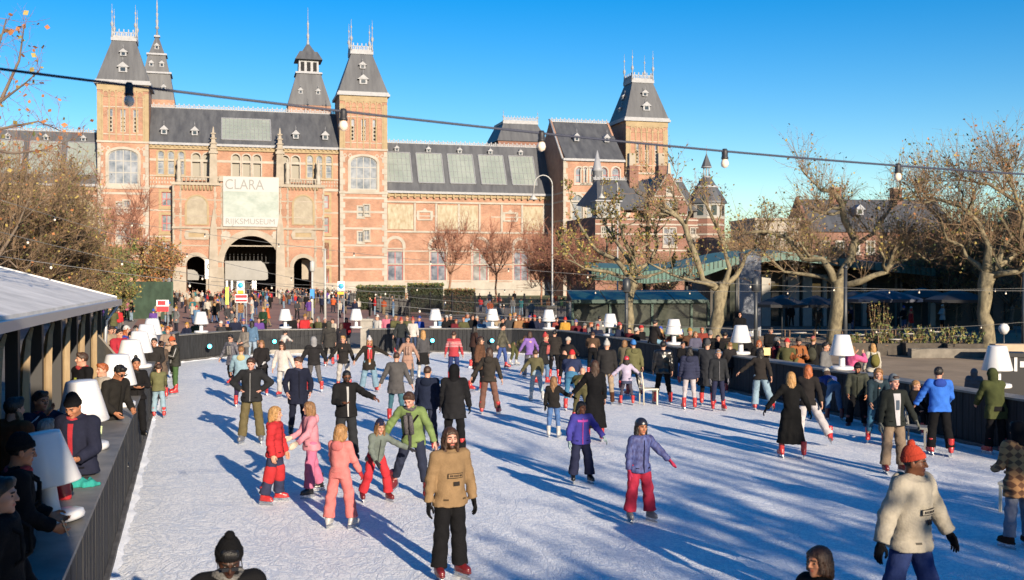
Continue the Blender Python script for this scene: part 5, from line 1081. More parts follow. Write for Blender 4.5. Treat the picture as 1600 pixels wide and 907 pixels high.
for x in xs_k:
    b = MB(); pts = [(x - .17, -.03 * sy, DK), (x - .17, -.03 * sy, 2.0), (x - .24, -.03 * sy, 2.35), (x - .45, -.03 * sy, 2.68), (x - .85, -.03 * sy, 2.86)]; b.tube(pts, [.085, .085, .08, .06, .03], 4, sm=False); b.build('curved_bracket', PINE, ki)
b = MB(); b.box(1.0, KL - 1, min(2.6 * sy, 2.9 * sy), max(2.6 * sy, 2.9 * sy), DK, 1.55); b.build('counter', mat('counter_dark', (.04, .04, .045), .4), ki)
for i in range(6): b = MB(); b.box(2 + i * 2.6, 3.2 + i * 2.6, min(3.85 * sy, 3.88 * sy), max(3.85 * sy, 3.88 * sy), 1.9, 2.5); b.build('menu_board', mat('menu_blue' if i % 2 else 'menu_grey', (.05, .12, .35) if i % 2 else (.3, .32, .34), .5, emit=((.1, .2, .6) if i % 2 else (.5, .5, .5), .15)), ki)
# metal rail in front of the kiosk
a = Vector((-8.5, 22.0)); t = thing('crowd_rail', 'grey tubular railing in front of the kiosk posts', 'railing', (a.x, a.y, DK), math.atan2(ed.y, ed.x)); b = MB()
for z in (.1, 1.05): b.tube([(0, 0, z), (6, 0, z)], .022, 6)
b.build('rails', STEEL, t); b = MB()
for i in range(31): b.tube([(i * .2, 0, .1), (i * .2, 0, 1.05)], .01, 4)
b.build('bars', STEEL, t)
# pale wooden wind screen between kiosk end and barrier
pw = [at(139, 509, 26.2), at(199, 578, 21.5), at(199, 640, 21.5), at(139, 640, 26.2)]
b = MB(); A0_, B0_ = pw[0], pw[1]; nn = Vector((-(B0_.y - A0_.y), B0_.x - A0_.x, 0)).normalized() * .05
b.hexa([(A0_.x, A0_.y, DK), (B0_.x, B0_.y, DK), (B0_.x + nn.x, B0_.y + nn.y, DK), (A0_.x + nn.x, A0_.y + nn.y, DK), tuple(A0_), tuple(B0_), tuple(B0_ + nn), tuple(A0_ + nn)]); tag(b.build('wind_screen', mat('screen_wood', (.36, .31, .24), .8, nscale=2, col2=(.46, .4, .31), nstretch=(1, 1, 6))), 'sloping pale wooden wind screen behind the kiosk worker', 'screen')

# ---------------------------------------------------------------- festoon cables
BULB = mat('festoon_bulb', (.75, .62, .5), .15, spec=.6, coat=.5)
SOCK = mat('bulb_socket', (.02, .02, .024), .5); CAB = mat('cable_black', (.03, .035, .06), .6)
def festoon(label, a, c, sag, r, bulbs, bs, cable_m=CAB, group='festoon cables over the rink'):
    a, c = Vector(a), Vector(c); t = thing('festoon_cable', label, 'cable', a, 0, group); n = 24
    P = lambda f: a.lerp(c, f) - Vector((0, 0, 4 * sag * f * (1 - f))) - a
    b = MB(); b.tube([P(i / n) for i in range(n + 1)], r, 5); b.build('cable', cable_m, t)
    for f in bulbs:
        p = P(f); q = MB(); q.lathe(p.x, p.y, [(.018 * bs, p.z + .02 * bs), (.026 * bs, p.z - .0), (.026 * bs, p.z - .045 * bs), (.03 * bs, p.z - .05 * bs), (.03 * bs, p.z - .065 * bs)], 12); s_ = q.build('bulb_socket', SOCK, t)
        q = MB(); z = p.z - .065 * bs; q.lathe(p.x, p.y, [(.02 * bs, z), (.03 * bs, z - .02 * bs), (.033 * bs, z - .04 * bs), (.026 * bs, z - .062 * bs), (.0, z - .075 * bs)], 12, cap=False); q.build('bulb', BULB, s_)
    return t
# near cable: through photo pixels (0,108) .. (1600,270)
NA, NB = at(-40, 103, 5.2), at(1640, 275, 8.2)
def ffind(px):
    lo, hi = 0, 1
    for _ in range(30):
        m_ = (lo + hi) / 2; p = NA.lerp(NB, m_); x = 800 + F * p.x / p.y
        if x < px: lo = m_
        else: hi = m_
    return lo
festoon('thick near festoon cable crossing in front of the museum towers and the sky', NA, NB, .06, .0075, [ffind(x) for x in (203, 537, 846, 1132, 1402)], .8)
far = [((-40, 352, 26), (640, 455, 40), .5, 'sagging cable before the portal, lower of two there', 6), ((-40, 395, 24), (1640, 500, 46), 1.0, 'long low cable over the crowd and the fence', 13), ((150, 340, 40), (1640, 455, 36), .7, 'upper far cable passing in front of the villa', 12), ((330, 440, 52), (1640, 450, 44), .3, 'far cable level with the hedge', 9), ((-40, 300, 30), (900, 470, 60), 1.2, 'steeper cable coming down from the left tree', 7)]
for (p0, p1, sg, lb_, nb) in far: festoon(lb_, at(*p0), at(*p1), sg, .008, [(i + .5) / nb for i in range(nb)], .95, mat('cable_grey', (.12, .12, .12), .6))
# ---------------------------------------------------------------- people: implicit surfaces -> one smooth closed mesh each
def nets(f, lo, hi, h):
    ax = [np.arange(lo[i], hi[i] + h, h, dtype=np.float32) for i in range(3)]
    X, Y, Z = np.meshgrid(*ax, indexing='ij'); v = f(X, Y, Z).astype(np.float32)
    v[0], v[-1] = 1, 1; v[:, 0], v[:, -1] = 1, 1; v[:, :, 0], v[:, :, -1] = 1, 1
    s = v < 0; nx, ny, nz = v.shape; cs = (nx - 1, ny - 1, nz - 1); acc = np.zeros(cs + (3,), np.float32); cnt = np.zeros(cs, np.float32)
    sl = lambda d: tuple(slice(d[i], d[i] + cs[i]) for i in range(3))
    for axi in range(3):
        o = [k for k in range(3) if k != axi]
        for a in (0, 1):
            for b in (0, 1):
                d0 = [0, 0, 0]; d0[o[0]] = a; d0[o[1]] = b; d1 = list(d0); d1[axi] = 1
                va, vb = v[sl(d0)], v[sl(d1)]; m = (va < 0) != (vb < 0); t = np.where(m, va / np.where(m, va - vb, 1), 0)
                for k in range(3): acc[..., k] += np.where(m, (d0[k] + (t if k == axi else 0)), 0)
                cnt += m
    act = cnt > 0; idx = -np.ones(cs, np.int64); ii = np.argwhere(act); idx[act] = np.arange(len(ii))
    V = (ii + acc[act] / cnt[act][:, None]) * h + np.array(lo, np.float32); Qs = []
    for axi in range(3):
        o1, o2 = [(1, 2), (2, 0), (0, 1)][axi]
        S0 = [slice(1, -1)] * 3; S0[axi] = slice(0, -1); S1 = [slice(1, -1)] * 3; S1[axi] = slice(1, None)
        a, b = s[tuple(S0)], s[tuple(S1)]; e = np.argwhere(a != b)
        if len(e) == 0: continue
        pos = a[a != b]; e = e + 1; e[:, axi] -= 1
        def c(da, db):
            q = e.copy(); q[:, o1] -= da; q[:, o2] -= db; return idx[q[:, 0], q[:, 1], q[:, 2]]
        q = np.stack([c(1, 1), c(0, 1), c(0, 0), c(1, 0)], 1); q[~pos] = q[~pos][:, ::-1]; Qs.append(q)
    return V, (np.concatenate(Qs) if Qs else np.zeros((0, 4), int))
def smin(a, b, k):
    h = np.clip(.5 + .5 * (b - a) / k, 0, 1); return b * (1 - h) + a * h - k * h * (1 - h)
def cone(X, Y, Z, a, b, r1, r2):
    a = np.asarray(a, np.float32); ba = np.asarray(b, np.float32) - a; L2 = max(float(ba @ ba), 1e-8)
    t = np.clip(((X - a[0]) * ba[0] + (Y - a[1]) * ba[1] + (Z - a[2]) * ba[2]) / L2, 0, 1)
    return np.sqrt((X - a[0] - t * ba[0]) ** 2 + (Y - a[1] - t * ba[1]) ** 2 + (Z - a[2] - t * ba[2]) ** 2) - (r1 + (r2 - r1) * t)
def ell(X, Y, Z, c, r):
    k0 = np.sqrt(((X - c[0]) / r[0]) ** 2 + ((Y - c[1]) / r[1]) ** 2 + ((Z - c[2]) / r[2]) ** 2)
    return (k0 - 1) * min(r)
# --- head, in its own frame: faces -Y, origin mid-skull
HVOX = {0: .0045, 1: .007, 2: .0105, 3: .016}
HEADS = {}
def head_sdf(X, Y, Z, lod=0):
    AX = np.abs(X)
    d = ell(X, Y, Z, (0, .012, .03), (.077, .096, .088)); d = smin(d, ell(X, Y, Z, (0, -.02, -.038), (.057, .066, .078)), .03)
    d = smin(d, cone(X, Y, Z, (0, -.064, -.098), (0, -.066, -.1), .021, .02), .03)
    d = smin(d, cone(AX, Y, Z, (.04, -.052, -.022), (.048, -.02, -.03), .024, .02), .02)
    d = smin(d, cone(AX, Y, Z, (.014, -.087, .026), (.042, -.07, .026), .010, .009), .014)
    d = -smin(-d, cone(AX, Y, Z, (.031, -.098, .002), (.033, -.098, .002), .016, .015), .010)
    d = smin(d, cone(X, Y, Z, (0, -.089, .016), (0, -.108, -.026), .0075, .0125), .010)
    d = smin(d, cone(AX, Y, Z, (.010, -.094, -.031), (.013, -.092, -.031), .008, .008), .006)
    d = smin(d, cone(AX, Y, Z, (0, -.089, -.055), (.021, -.08, -.058), .0065, .004), .006)
    d = smin(d, cone(AX, Y, Z, (0, -.087, -.066), (.016, -.08, -.064), .007, .004), .006)
    d = smin(d, ell(AX, Y, Z, (.079, .012, -.006), (.011, .021, .032)), .008)
    d = smin(d, cone(X, Y, Z, (0, .022, -.06), (0, .04, -.21), .056, .06), .035)
    return d
def get_head(lod):
    if lod not in HEADS:
        h = HVOX[lod]; V, Q = nets(lambda X, Y, Z: head_sdf(X, Y, Z), (-.11, -.135, -.225), (.11, .125, .135), h)
        C = V[Q].mean(1); x, y, z = np.abs(C[:, 0]), C[:, 1], C[:, 2]; mi = np.zeros(len(Q), int)
        mi[(x < .024) & (z < -.051) & (z > -.073) & (y < -.079)] = 1
        mi[(x > .013) & (x < .049) & (z > .019 + .0) & (z < .032) & (y < -.066)] = 2
        if lod >= 2: mi[(x > .016) & (x < .046) & (z > -.008) & (z < .012) & (y < -.062)] = 4
        beard = ((z < -.04) & (y < .0) & (z > -.13) & ~((x < .024) & (z < -.051) & (z > -.073))) | ((x < .03) & (z < -.041) & (z > -.052) & (y < -.07)) | ((x > .06) & (z < -.0) & (y < .0) & (y > -.05) & (z > -.09))
        if lod < 2:
            for s_ in (-1, 1):
                n0 = len(V); ev = []; ef = []; em = []
                for i in range(7):
                    for j in range(10):
                        th = math.pi * i / 6; ph = 2 * math.pi * j / 10; ev.append((s_ * .031 + .0115 * math.sin(th) * math.cos(ph), -.0765 - .0115 * math.cos(th), .001 + .0085 * math.sin(th) * math.sin(ph)))
                for i in range(6):
                    for j in range(10): ef.append((n0 + i * 10 + j, n0 + i * 10 + (j + 1) % 10, n0 + (i + 1) * 10 + (j + 1) % 10, n0 + (i + 1) * 10 + j)); em.append(4 if i < 3 else 3)
                V = np.concatenate([V, np.array(ev, np.float32)]); Q = np.concatenate([Q, np.array(ef)]); mi = np.concatenate([mi, em]); beard = np.concatenate([beard, np.zeros(len(ef), bool)])
        HEADS[lod] = (V, Q, mi, beard)
    return HEADS[lod]
# --- hands: wrist at the origin, fingers down -Z, palm faces +X for the left side (mirrored later), thumb towards -Y
HANDS = {}
def get_hand(kind, lod):
    if (kind, lod) in HANDS: return HANDS[(kind, lod)]
    curl = {'relaxed': .35, 'grip': 1.15, 'open': .08, 'mitten': .2}[kind]; fin = []
    for i, (y0, L) in enumerate(((-.03, .075), (-.010, .083), (.010, .077), (.029, .06))):
        p = Vector((0, y0, -.092)); a = 0; pts = [p]
        for k, f in enumerate((.45, .32, .23)):
            a += curl * (.75, 1.0, .8)[k] * (1 + .08 * i); p = p + Vector((math.sin(a), y0 * .25, -math.cos(a))) * L * f; pts.append(p)
        fin.append(pts)
    th = [Vector((.0, -.028, -.025)), Vector((.016, -.052, -.052)), Vector((.024 + .014 * curl, -.058 + .01 * curl, -.083)), Vector((.03 + .02 * curl, -.052 + .02 * curl, -.103))]
    def f(X, Y, Z):
        d = cone(X, Y, Z, (0, 0, .04), (0, 0, -.01), .029, .026); pm = ell(X, Y, Z, (.002, 0, -.055), (.0175, .043, .052)); d = smin(d, pm, .02)
        if kind == 'mitten':
            d = smin(d, ell(X, Y, Z, (.012, 0, -.11), (.022, .04, .06)), .02); d = smin(d, cone(X, Y, Z, th[0], th[3], .016, .014), .01); return d
        for k, pts in enumerate(fin):
            r = (.0095, .01, .0095, .0085)[k]; fd = cone(X, Y, Z, (0, pts[0].y * .8, -.06), pts[0], r, r)
            for i in range(3): fd = np.minimum(fd, cone(X, Y, Z, pts[i], pts[i + 1], r * (1 - .08 * i), r * (.92 - .08 * i)))
            d = smin(d, fd, .004)
        td = cone(X, Y, Z, th[0], th[1], .015, .0125); td = np.minimum(td, cone(X, Y, Z, th[1], th[2], .0125, .011)); td = np.minimum(td, cone(X, Y, Z, th[2], th[3], .011, .009)); return smin(d, td, .006)
    h = {0: .005, 1: .0075, 2: .011, 3: .018}[lod]
    HANDS[(kind, lod)] = nets(f, (-.05, -.09, -.2), (.12, .07, .055), h); return HANDS[(kind, lod)]
# --- hair and hats, in the head frame; cached and shared
HAIRC = {}
def strands(X, Y, Z, fr=46, am=.005):
    a = np.arctan2(X, Y); return am * np.sin(fr * a + 6 * np.sin(Z * 22) + 3 * np.sin(a * 5)) + am * .6 * np.sin(fr * 2.3 * a + Z * 40)
def hair_sdf(kind):
    def f(X, Y, Z):
        AX = np.abs(X); zl = np.interp(Y, [-.12, -.085, -.03, -.005, .03, .11], [.075, .062, .02, -.01, -.085, -.1]).astype(np.float32)
        th = {'short': .010, 'crop': .005, 'bob': .016, 'long': .016, 'tail': .010, 'bun': .010, 'curly': .026, 'quiff': .015, 'child': .014}[kind]
        d = ell(X, Y, Z, (0, .014, .034), (.079 + th, .097 + th, .089 + th)) - strands(X, Y, Z, 40, .003 if kind != 'crop' else .001)
        if kind in ('short', 'quiff', 'curly'): d = smin(d, cone(X, Y, Z, (-.03, -.06, .1), (.03, -.065, .1), .03, .026), .03)
        if kind == 'curly': d = d - .006 * np.sin(X * 150) * np.sin(Y * 140 + 1) * np.sin(Z * 130)
        d = np.maximum(d, zl - Z)
        L = {'bob': .12, 'child': .15, 'long': .29, 'curly': .2}.get(kind)
        if L:
            s = cone(AX, Y, Z, (.066, .0, .02), (.078, .01, -L * .75), .028, .03); s = smin(s, cone(X, Y, Z, (0, .07, .0), (0, .088, -L), .062, .05), .04); s = smin(s, cone(AX, Y, Z, (.045, .055, -.02), (.06, .07, -L), .05, .036), .04)
            s = smin(s, cone(AX, Y, Z, (.055, -.055, .07), (.08, -.035, -L * .6), .018, .018), .02) if kind in ('long', 'bob') else s
            s = s - strands(X, Y, Z, 34, .006) + .01 * np.clip((-Z - L * .6) * 8, 0, 1); fy = np.where((AX < .058) & (Y < -.04) & (Z < .06), .02, -1); d = smin(d, np.maximum(s, fy), .015)
        if kind == 'tail': d = smin(d, smin(cone(X, Y, Z, (0, .1, .04), (0, .145, -.02), .02, .03), cone(X, Y, Z, (0, .145, -.02), (0, .13, -.2), .032, .014), .02) - strands(X, Y, Z, 30, .004), .01)
        if kind == 'bun': d = smin(d, ell(X, Y, Z, (0, .045, .15), (.036, .036, .032)) - strands(X, Y, Z, 20, .004), .008)
        return d
    return f
def hat_sdf(kind):
    def f(X, Y, Z):
        tilt = Z + Y * .28
        if kind in ('beanie', 'beanie_pom', 'beanie_tall'):
            tz = .03 if kind == 'beanie_tall' else .014
            d = ell(X, Y, Z, (0, .016, .045), (.09, .108, .1)); d = smin(d, ell(X, Y, Z, (0, .03, .1 + tz), (.05, .06, .05)), .05)
            rib = .0022 * np.sin(np.arctan2(X, Y - .01) * 44); cuff = np.maximum(ell(X, Y, Z, (0, .016, .045), (.096, .114, .11)), np.abs(tilt - .052) - .026); d = np.minimum(np.maximum(d, .03 - tilt), cuff) - rib
            if kind == 'beanie_pom': d = np.minimum(d, ell(X, Y, Z, (0, .035, .178), (.036, .036, .034)) - .004 * np.sin(X * 260) * np.sin(Y * 250) * np.sin(Z * 240))
            return d
        if kind == 'cap': return np.minimum(np.maximum(ell(X, Y, Z, (0, .014, .04), (.086, .104, .096)), .045 - Z), np.maximum(ell(X, Y, Z, (0, -.1, .05), (.072, .075, .03)), np.maximum(Z - .062, .048 - Z)))
        if kind == 'helmet': return np.minimum(np.maximum(ell(X, Y, Z, (0, .016, .045), (.098, .12, .108)), .02 - tilt), cone(np.abs(X), Y, Z, (.082, -.01, .03), (.03, -.05, -.11), .006, .006))
        if kind == 'hood':
            d = smin(ell(X, Y, Z, (0, .03, .025), (.108, .122, .125)), cone(X, Y, Z, (0, .05, -.05), (0, .04, -.17), .095, .11), .05); return np.maximum(d, -ell(X, Y, Z, (0, -.12, -.02), (.07, .115, .1))) - .003 * np.sin(Z * 60 + 4 * X)
        if kind == 'fur': return ell(X, Y, Z, (0, .02, -.02), (.12, .13, .135)) * 0 + np.maximum(np.abs(ell(X, Y, Z, (0, .03, -.02), (.105, .12, .13))) - .03, np.abs(Y + .035 - Z * .1) - .035) - .006 * np.sin(X * 190) * np.sin(Z * 180) * np.sin(Y * 170)
        if kind == 'wool': return np.maximum(ell(X, Y, Z, (0, .016, .05), (.1, .116, .105)), .028 - tilt) - .005 * np.sin(X * 170) * np.sin(Y * 160) * np.sin(Z * 150)
        if kind == 'muff': return np.minimum(ell(np.abs(X), Y, Z, (.085, .01, 0), (.022, .035, .035)), np.maximum(np.abs(np.sqrt(X ** 2 + (Z - .02) ** 2) - .11) - .006, np.maximum(np.abs(Y - .01) - .01, -Z)))
    return f
def hair_mesh(kind, lod):
    k = (kind, lod)
    if k not in HAIRC:
        h = {0: .0065, 1: .009, 2: .013, 3: .02}[lod]; V, Q = nets(hair_sdf(kind), (-.17, -.15, -.34), (.17, .21, .21), h); HAIRC[k] = npmesh('hair_' + kind, V, Q)
    return HAIRC[k]
def hat_mesh(kind, lod):
    k = ('hat', kind, lod)
    if k not in HAIRC:
        h = {0: .006, 1: .008, 2: .012, 3: .018}[lod]; V, Q = nets(hat_sdf(kind), (-.17, -.2, -.29), (.17, .2, .23), h); HAIRC[k] = npmesh('hat_' + kind, V, Q)
    return HAIRC[k]
# --- boots; origin under the ankle, on the ice
def boot_mesh(kind, lod):
    k = ('boot', kind, lod)
    if k not in HAIRC:
        up = .075 if kind != 'shoe' else 0
        def f(X, Y, Z):
            d = cone(X, Y, Z, (0, .01, up + .1), (0, .015, up + (.27 if kind != 'shoe' else .14)), .054, .064 if kind != 'shoe' else .045); d = np.maximum(d, Z - (up + (.27 if kind != 'shoe' else .14)))
            ft = smin(cone(X, Y, Z, (0, .03, up + .05), (0, -.14, up + .042), .05, .042), cone(X, Y, Z, (0, -.02, up + .09), (0, -.1, up + .05), .045, .04), .03); d = smin(d, ft, .03); d = np.maximum(d, up + .012 - Z)
            sole = np.maximum(np.maximum(ell(X, Y, Z, (0, -.05, up + .01), (.052, .15, .2)), np.abs(Z - up - .012) - .014), -1); d = np.minimum(d, sole)
            if kind == 'skate':
                for zz in (.12, .17, .22): d = d - .006 * np.exp(-((Z - up - zz + (Y + .02) * .5) / .009) ** 2) * (Y < 0)
            return d
        h = {0: .009, 1: .012, 2: .018, 3: .03}[lod]; V, Q = nets(f, (-.08, -.24, -.02), (.08, .13, up + .3), h); HAIRC[k] = npmesh('boot_' + kind, V, Q)
    return HAIRC[k]
def blade_mesh():
    if 'blade' not in HAIRC:
        b = MB(); b.box(-.004, .004, -.19, .11, 0, .035); b.box(-.012, .012, -.13, -.07, .03, .085); b.box(-.012, .012, .02, .08, .03, .085); b.box(-.016, .016, -.17, .1, .05, .062); HAIRC['blade'] = b.mesh('blade'); HAIRC['blade'].materials.append(mat('blade_steel', (.5, .52, .55), .25, metal=.9))
    return HAIRC['blade']

def fabric(col, kind='plain', col2=None):
    key = 'cloth_%s_%s_%s' % (kind, '-'.join('%03d' % c for c in col), '-'.join('%03d' % c for c in col2) if col2 else '')
    if key in MATS: return MATS[key]
    c = lin(col); l_ = .3 * c[0] + .6 * c[1] + .1 * c[2]; c = tuple(max(.004, x * (.92 - .38 * min(1, l_ / .25))) for x in c); l_ = sum(c) / 3; c = tuple(x * .86 + l_ * .14 for x in c); col2 = tuple(int(x * .8) for x in col2) if col2 else None
    if kind == 'shiny': return mat(key, c, .32, bump=.5, bscale=14, spec=.6)
    if kind == 'fur': return mat(key, c, .95, nscale=35, namt=.4, bump=1, bscale=60)
    if kind == 'camo': return mat(key, c, .85, nscale=9, col2=lin(col2), bump=.3, bscale=50)
    if kind == 'pattern': return mat(key, c, .7, nscale=16, col2=lin(col2), nstretch=(1.6, 1.6, .7), detail=2, bump=.2)
    if kind in ('plaid', 'fade'):
        m = mat(key, c, .85); n = m.node_tree; b = n.nodes['Principled BSDF']; tc = n.nodes.new('ShaderNodeTexCoord')
        if kind == 'plaid':
            wv = []
            for ax_ in ('X', 'Z'):
                w_ = n.nodes.new('ShaderNodeTexWave'); w_.bands_direction = ax_; w_.inputs['Scale'].default_value = 3.2; n.links.new(tc.outputs['Object'], w_.inputs[0]); wv.append(w_)
            mu = n.nodes.new('ShaderNodeMath'); mu.operation = 'ADD'; n.links.new(wv[0].outputs[1], mu.inputs[0]); n.links.new(wv[1].outputs[1], mu.inputs[1])
            r_ = n.nodes.new('ShaderNodeValToRGB'); r_.color_ramp.elements[0].position = .7; r_.color_ramp.elements[1].position = 1.3 / 2 + .2; r_.color_ramp.elements[0].color = (*c, 1); r_.color_ramp.elements[1].color = (*lin(col2), 1)
            dv_ = n.nodes.new('ShaderNodeMath'); dv_.operation = 'MULTIPLY'; dv_.inputs[1].default_value = .8; n.links.new(mu.outputs[0], dv_.inputs[0]); n.links.new(dv_.outputs[0], r_.inputs[0]); n.links.new(r_.outputs[0], b.inputs['Base Color'])
        return m
    if kind == 'knit':   # red sweater with pale pattern bands
        m = mat(key, c, .9); n = m.node_tree; b = n.nodes['Principled BSDF']; tc = n.nodes.new('ShaderNodeTexCoord'); sp = n.nodes.new('ShaderNodeSeparateXYZ'); n.links.new(tc.outputs['Object'], sp.inputs[0])
        w1 = n.nodes.new('ShaderNodeTexWave'); w1.inputs['Scale'].default_value = 9; w1.bands_direction = 'X'; w2 = n.nodes.new('ShaderNodeTexWave'); w2.inputs['Scale'].default_value = 6; w2.bands_direction = 'Z'
        for w_ in (w1, w2): n.links.new(tc.outputs['Object'], w_.inputs[0])
        mm = n.nodes.new('ShaderNodeMath'); mm.operation = 'MULTIPLY'; n.links.new(w1.outputs[1], mm.inputs[0]); n.links.new(w2.outputs[1], mm.inputs[1]); gt = n.nodes.new('ShaderNodeMath'); gt.operation = 'GREATER_THAN'; gt.inputs[1].default_value = .3; n.links.new(mm.outputs[0], gt.inputs[0])
        cm = n.nodes.new('ShaderNodeMath'); cm.operation = 'COMPARE'; cm.inputs[1].default_value = 1.3; cm.inputs[2].default_value = .1; n.links.new(sp.outputs[2], cm.inputs[0]); m2 = n.nodes.new('ShaderNodeMath'); m2.operation = 'MULTIPLY'; n.links.new(gt.outputs[0], m2.inputs[0]); n.links.new(cm.outputs[0], m2.inputs[1])
        mx = n.nodes.new('ShaderNodeMix'); mx.data_type = 'RGBA'; n.links.new(m2.outputs[0], mx.inputs[0]); mx.inputs[6].default_value = (*c, 1); mx.inputs[7].default_value = (*lin(col2), 1); n.links.new(mx.outputs[2], b.inputs['Base Color']); return m
    return mat(key, c, .9, nscale=6, namt=.16, bump=.35, bscale=45, spec=.12)
SKINS = {'fair': (200, 150, 126), 'tan': (178, 122, 92), 'brown': (112, 70, 48), 'dark': (66, 40, 28), 'pink': (206, 152, 134)}
HAIRS = {'brown': (62, 40, 26), 'dark': (24, 18, 15), 'blond': (168, 128, 78), 'ginger': (158, 84, 38), 'light': (128, 92, 56), 'grey': (120, 116, 112), 'black': (14, 12, 12), 'sandy': (150, 110, 66)}
def skinmats(skin, hair):
    s = tuple(x * .72 for x in lin(SKINS[skin])); hc = tuple(x * .75 for x in lin(HAIRS[hair]))
    return [mat('skin_' + skin, s, .5, nscale=14, namt=.06, spec=.35), mat('lip_' + skin, tuple(a * b for a, b in zip(s, (.85, .5, .5))), .45), mat('brow_' + hair, tuple(x * .7 for x in hc), .8), mat('eye_white', (.34, .31, .3), .4), mat('eye_dark', (.03, .02, .015), .2), mat('hairmat_' + hair, hc, .55, nscale=60, namt=.55, nstretch=(1, 1, .12), detail=3, bump=.5, bscale=70)]
def dirv(flex, ab, side):   # flex forwards (towards -Y), ab outwards
    f, a = R(flex), R(ab); return np.array([side * math.sin(a), -math.sin(f) * math.cos(a), -math.cos(f) * math.cos(a)])
POSES = dict(
    stand=dict(), relaxed=dict(aL=(8, 10, 22, 6), aR=(-4, 10, 14, 6)),
    glide=dict(lean=8, aL=(10, 28, 25, 22), aR=(5, 30, 20, 24), lL=(12, 7, -4, 5), lR=(-6, 8, -22, 6)),
    stride=dict(lean=10, aL=(28, 18, 45, 10), aR=(-22, 16, -8, 12), lL=(18, 5, -6, 3), lR=(-16, 12, -32, 12)),
    walk=dict(lean=3, aL=(18, 10, 32, 6), aR=(-18, 10, -4, 6), lL=(16, 4, 4, 3), lR=(-12, 4, -22, 4)),
    hips=dict(aL=(-12, 46, 25, -48), aR=(-12, 46, 25, -48), lL=(0, 8, 0, 6), lR=(0, 8, 0, 6)),
    pockets=dict(aL=(-10, 22, 32, -8), aR=(-10, 22, 32, -8)), armsout=dict(lean=6, aL=(5, 48, 8, 52), aR=(5, 48, 8, 52), lL=(8, 10, 0, 8), lR=(-4, 10, -14, 8)),
    phone=dict(aL=(20, 12, 105, -30), aR=(20, 12, 108, -28), head=18), shade=dict(aL=(70, 35, 150, -40), aR=(70, 30, 150, -38)),
    fold=dict(aL=(22, 14, 80, -55), aR=(22, 14, 78, -55)), lean=dict(lean=34, aL=(48, 10, 70, -8), aR=(48, 10, 70, -8), lL=(6, 6, -6, 5), lR=(-4, 6, -14, 5)),
    bend=dict(lean=72, aL=(80, 10, 70, 5), aR=(70, 12, 60, 5), lL=(10, 8, -8, 6), lR=(2, 8, -16, 6)), sit=dict(lean=10, aL=(30, 12, 55, -5), aR=(30, 12, 55, -5), lL=(84, 10, 6, 6), lR=(84, 10, 6, 6)),
    point=dict(aL=(62, 30, 72, 30), aR=(15, 12, 88, -30)), push=dict(lean=20, aL=(38, 8, 52, 4), aR=(38, 8, 52, 4), lL=(10, 5, -4, 4), lR=(-6, 6, -20, 5)),
    hold=dict(lean=4, aL=(14, 12, 70, -18), aR=(14, 12, 62, -16)), wave=dict(aL=(20, 70, 40, 130), aR=(0, 12, 20, 8)))
GARM = {}
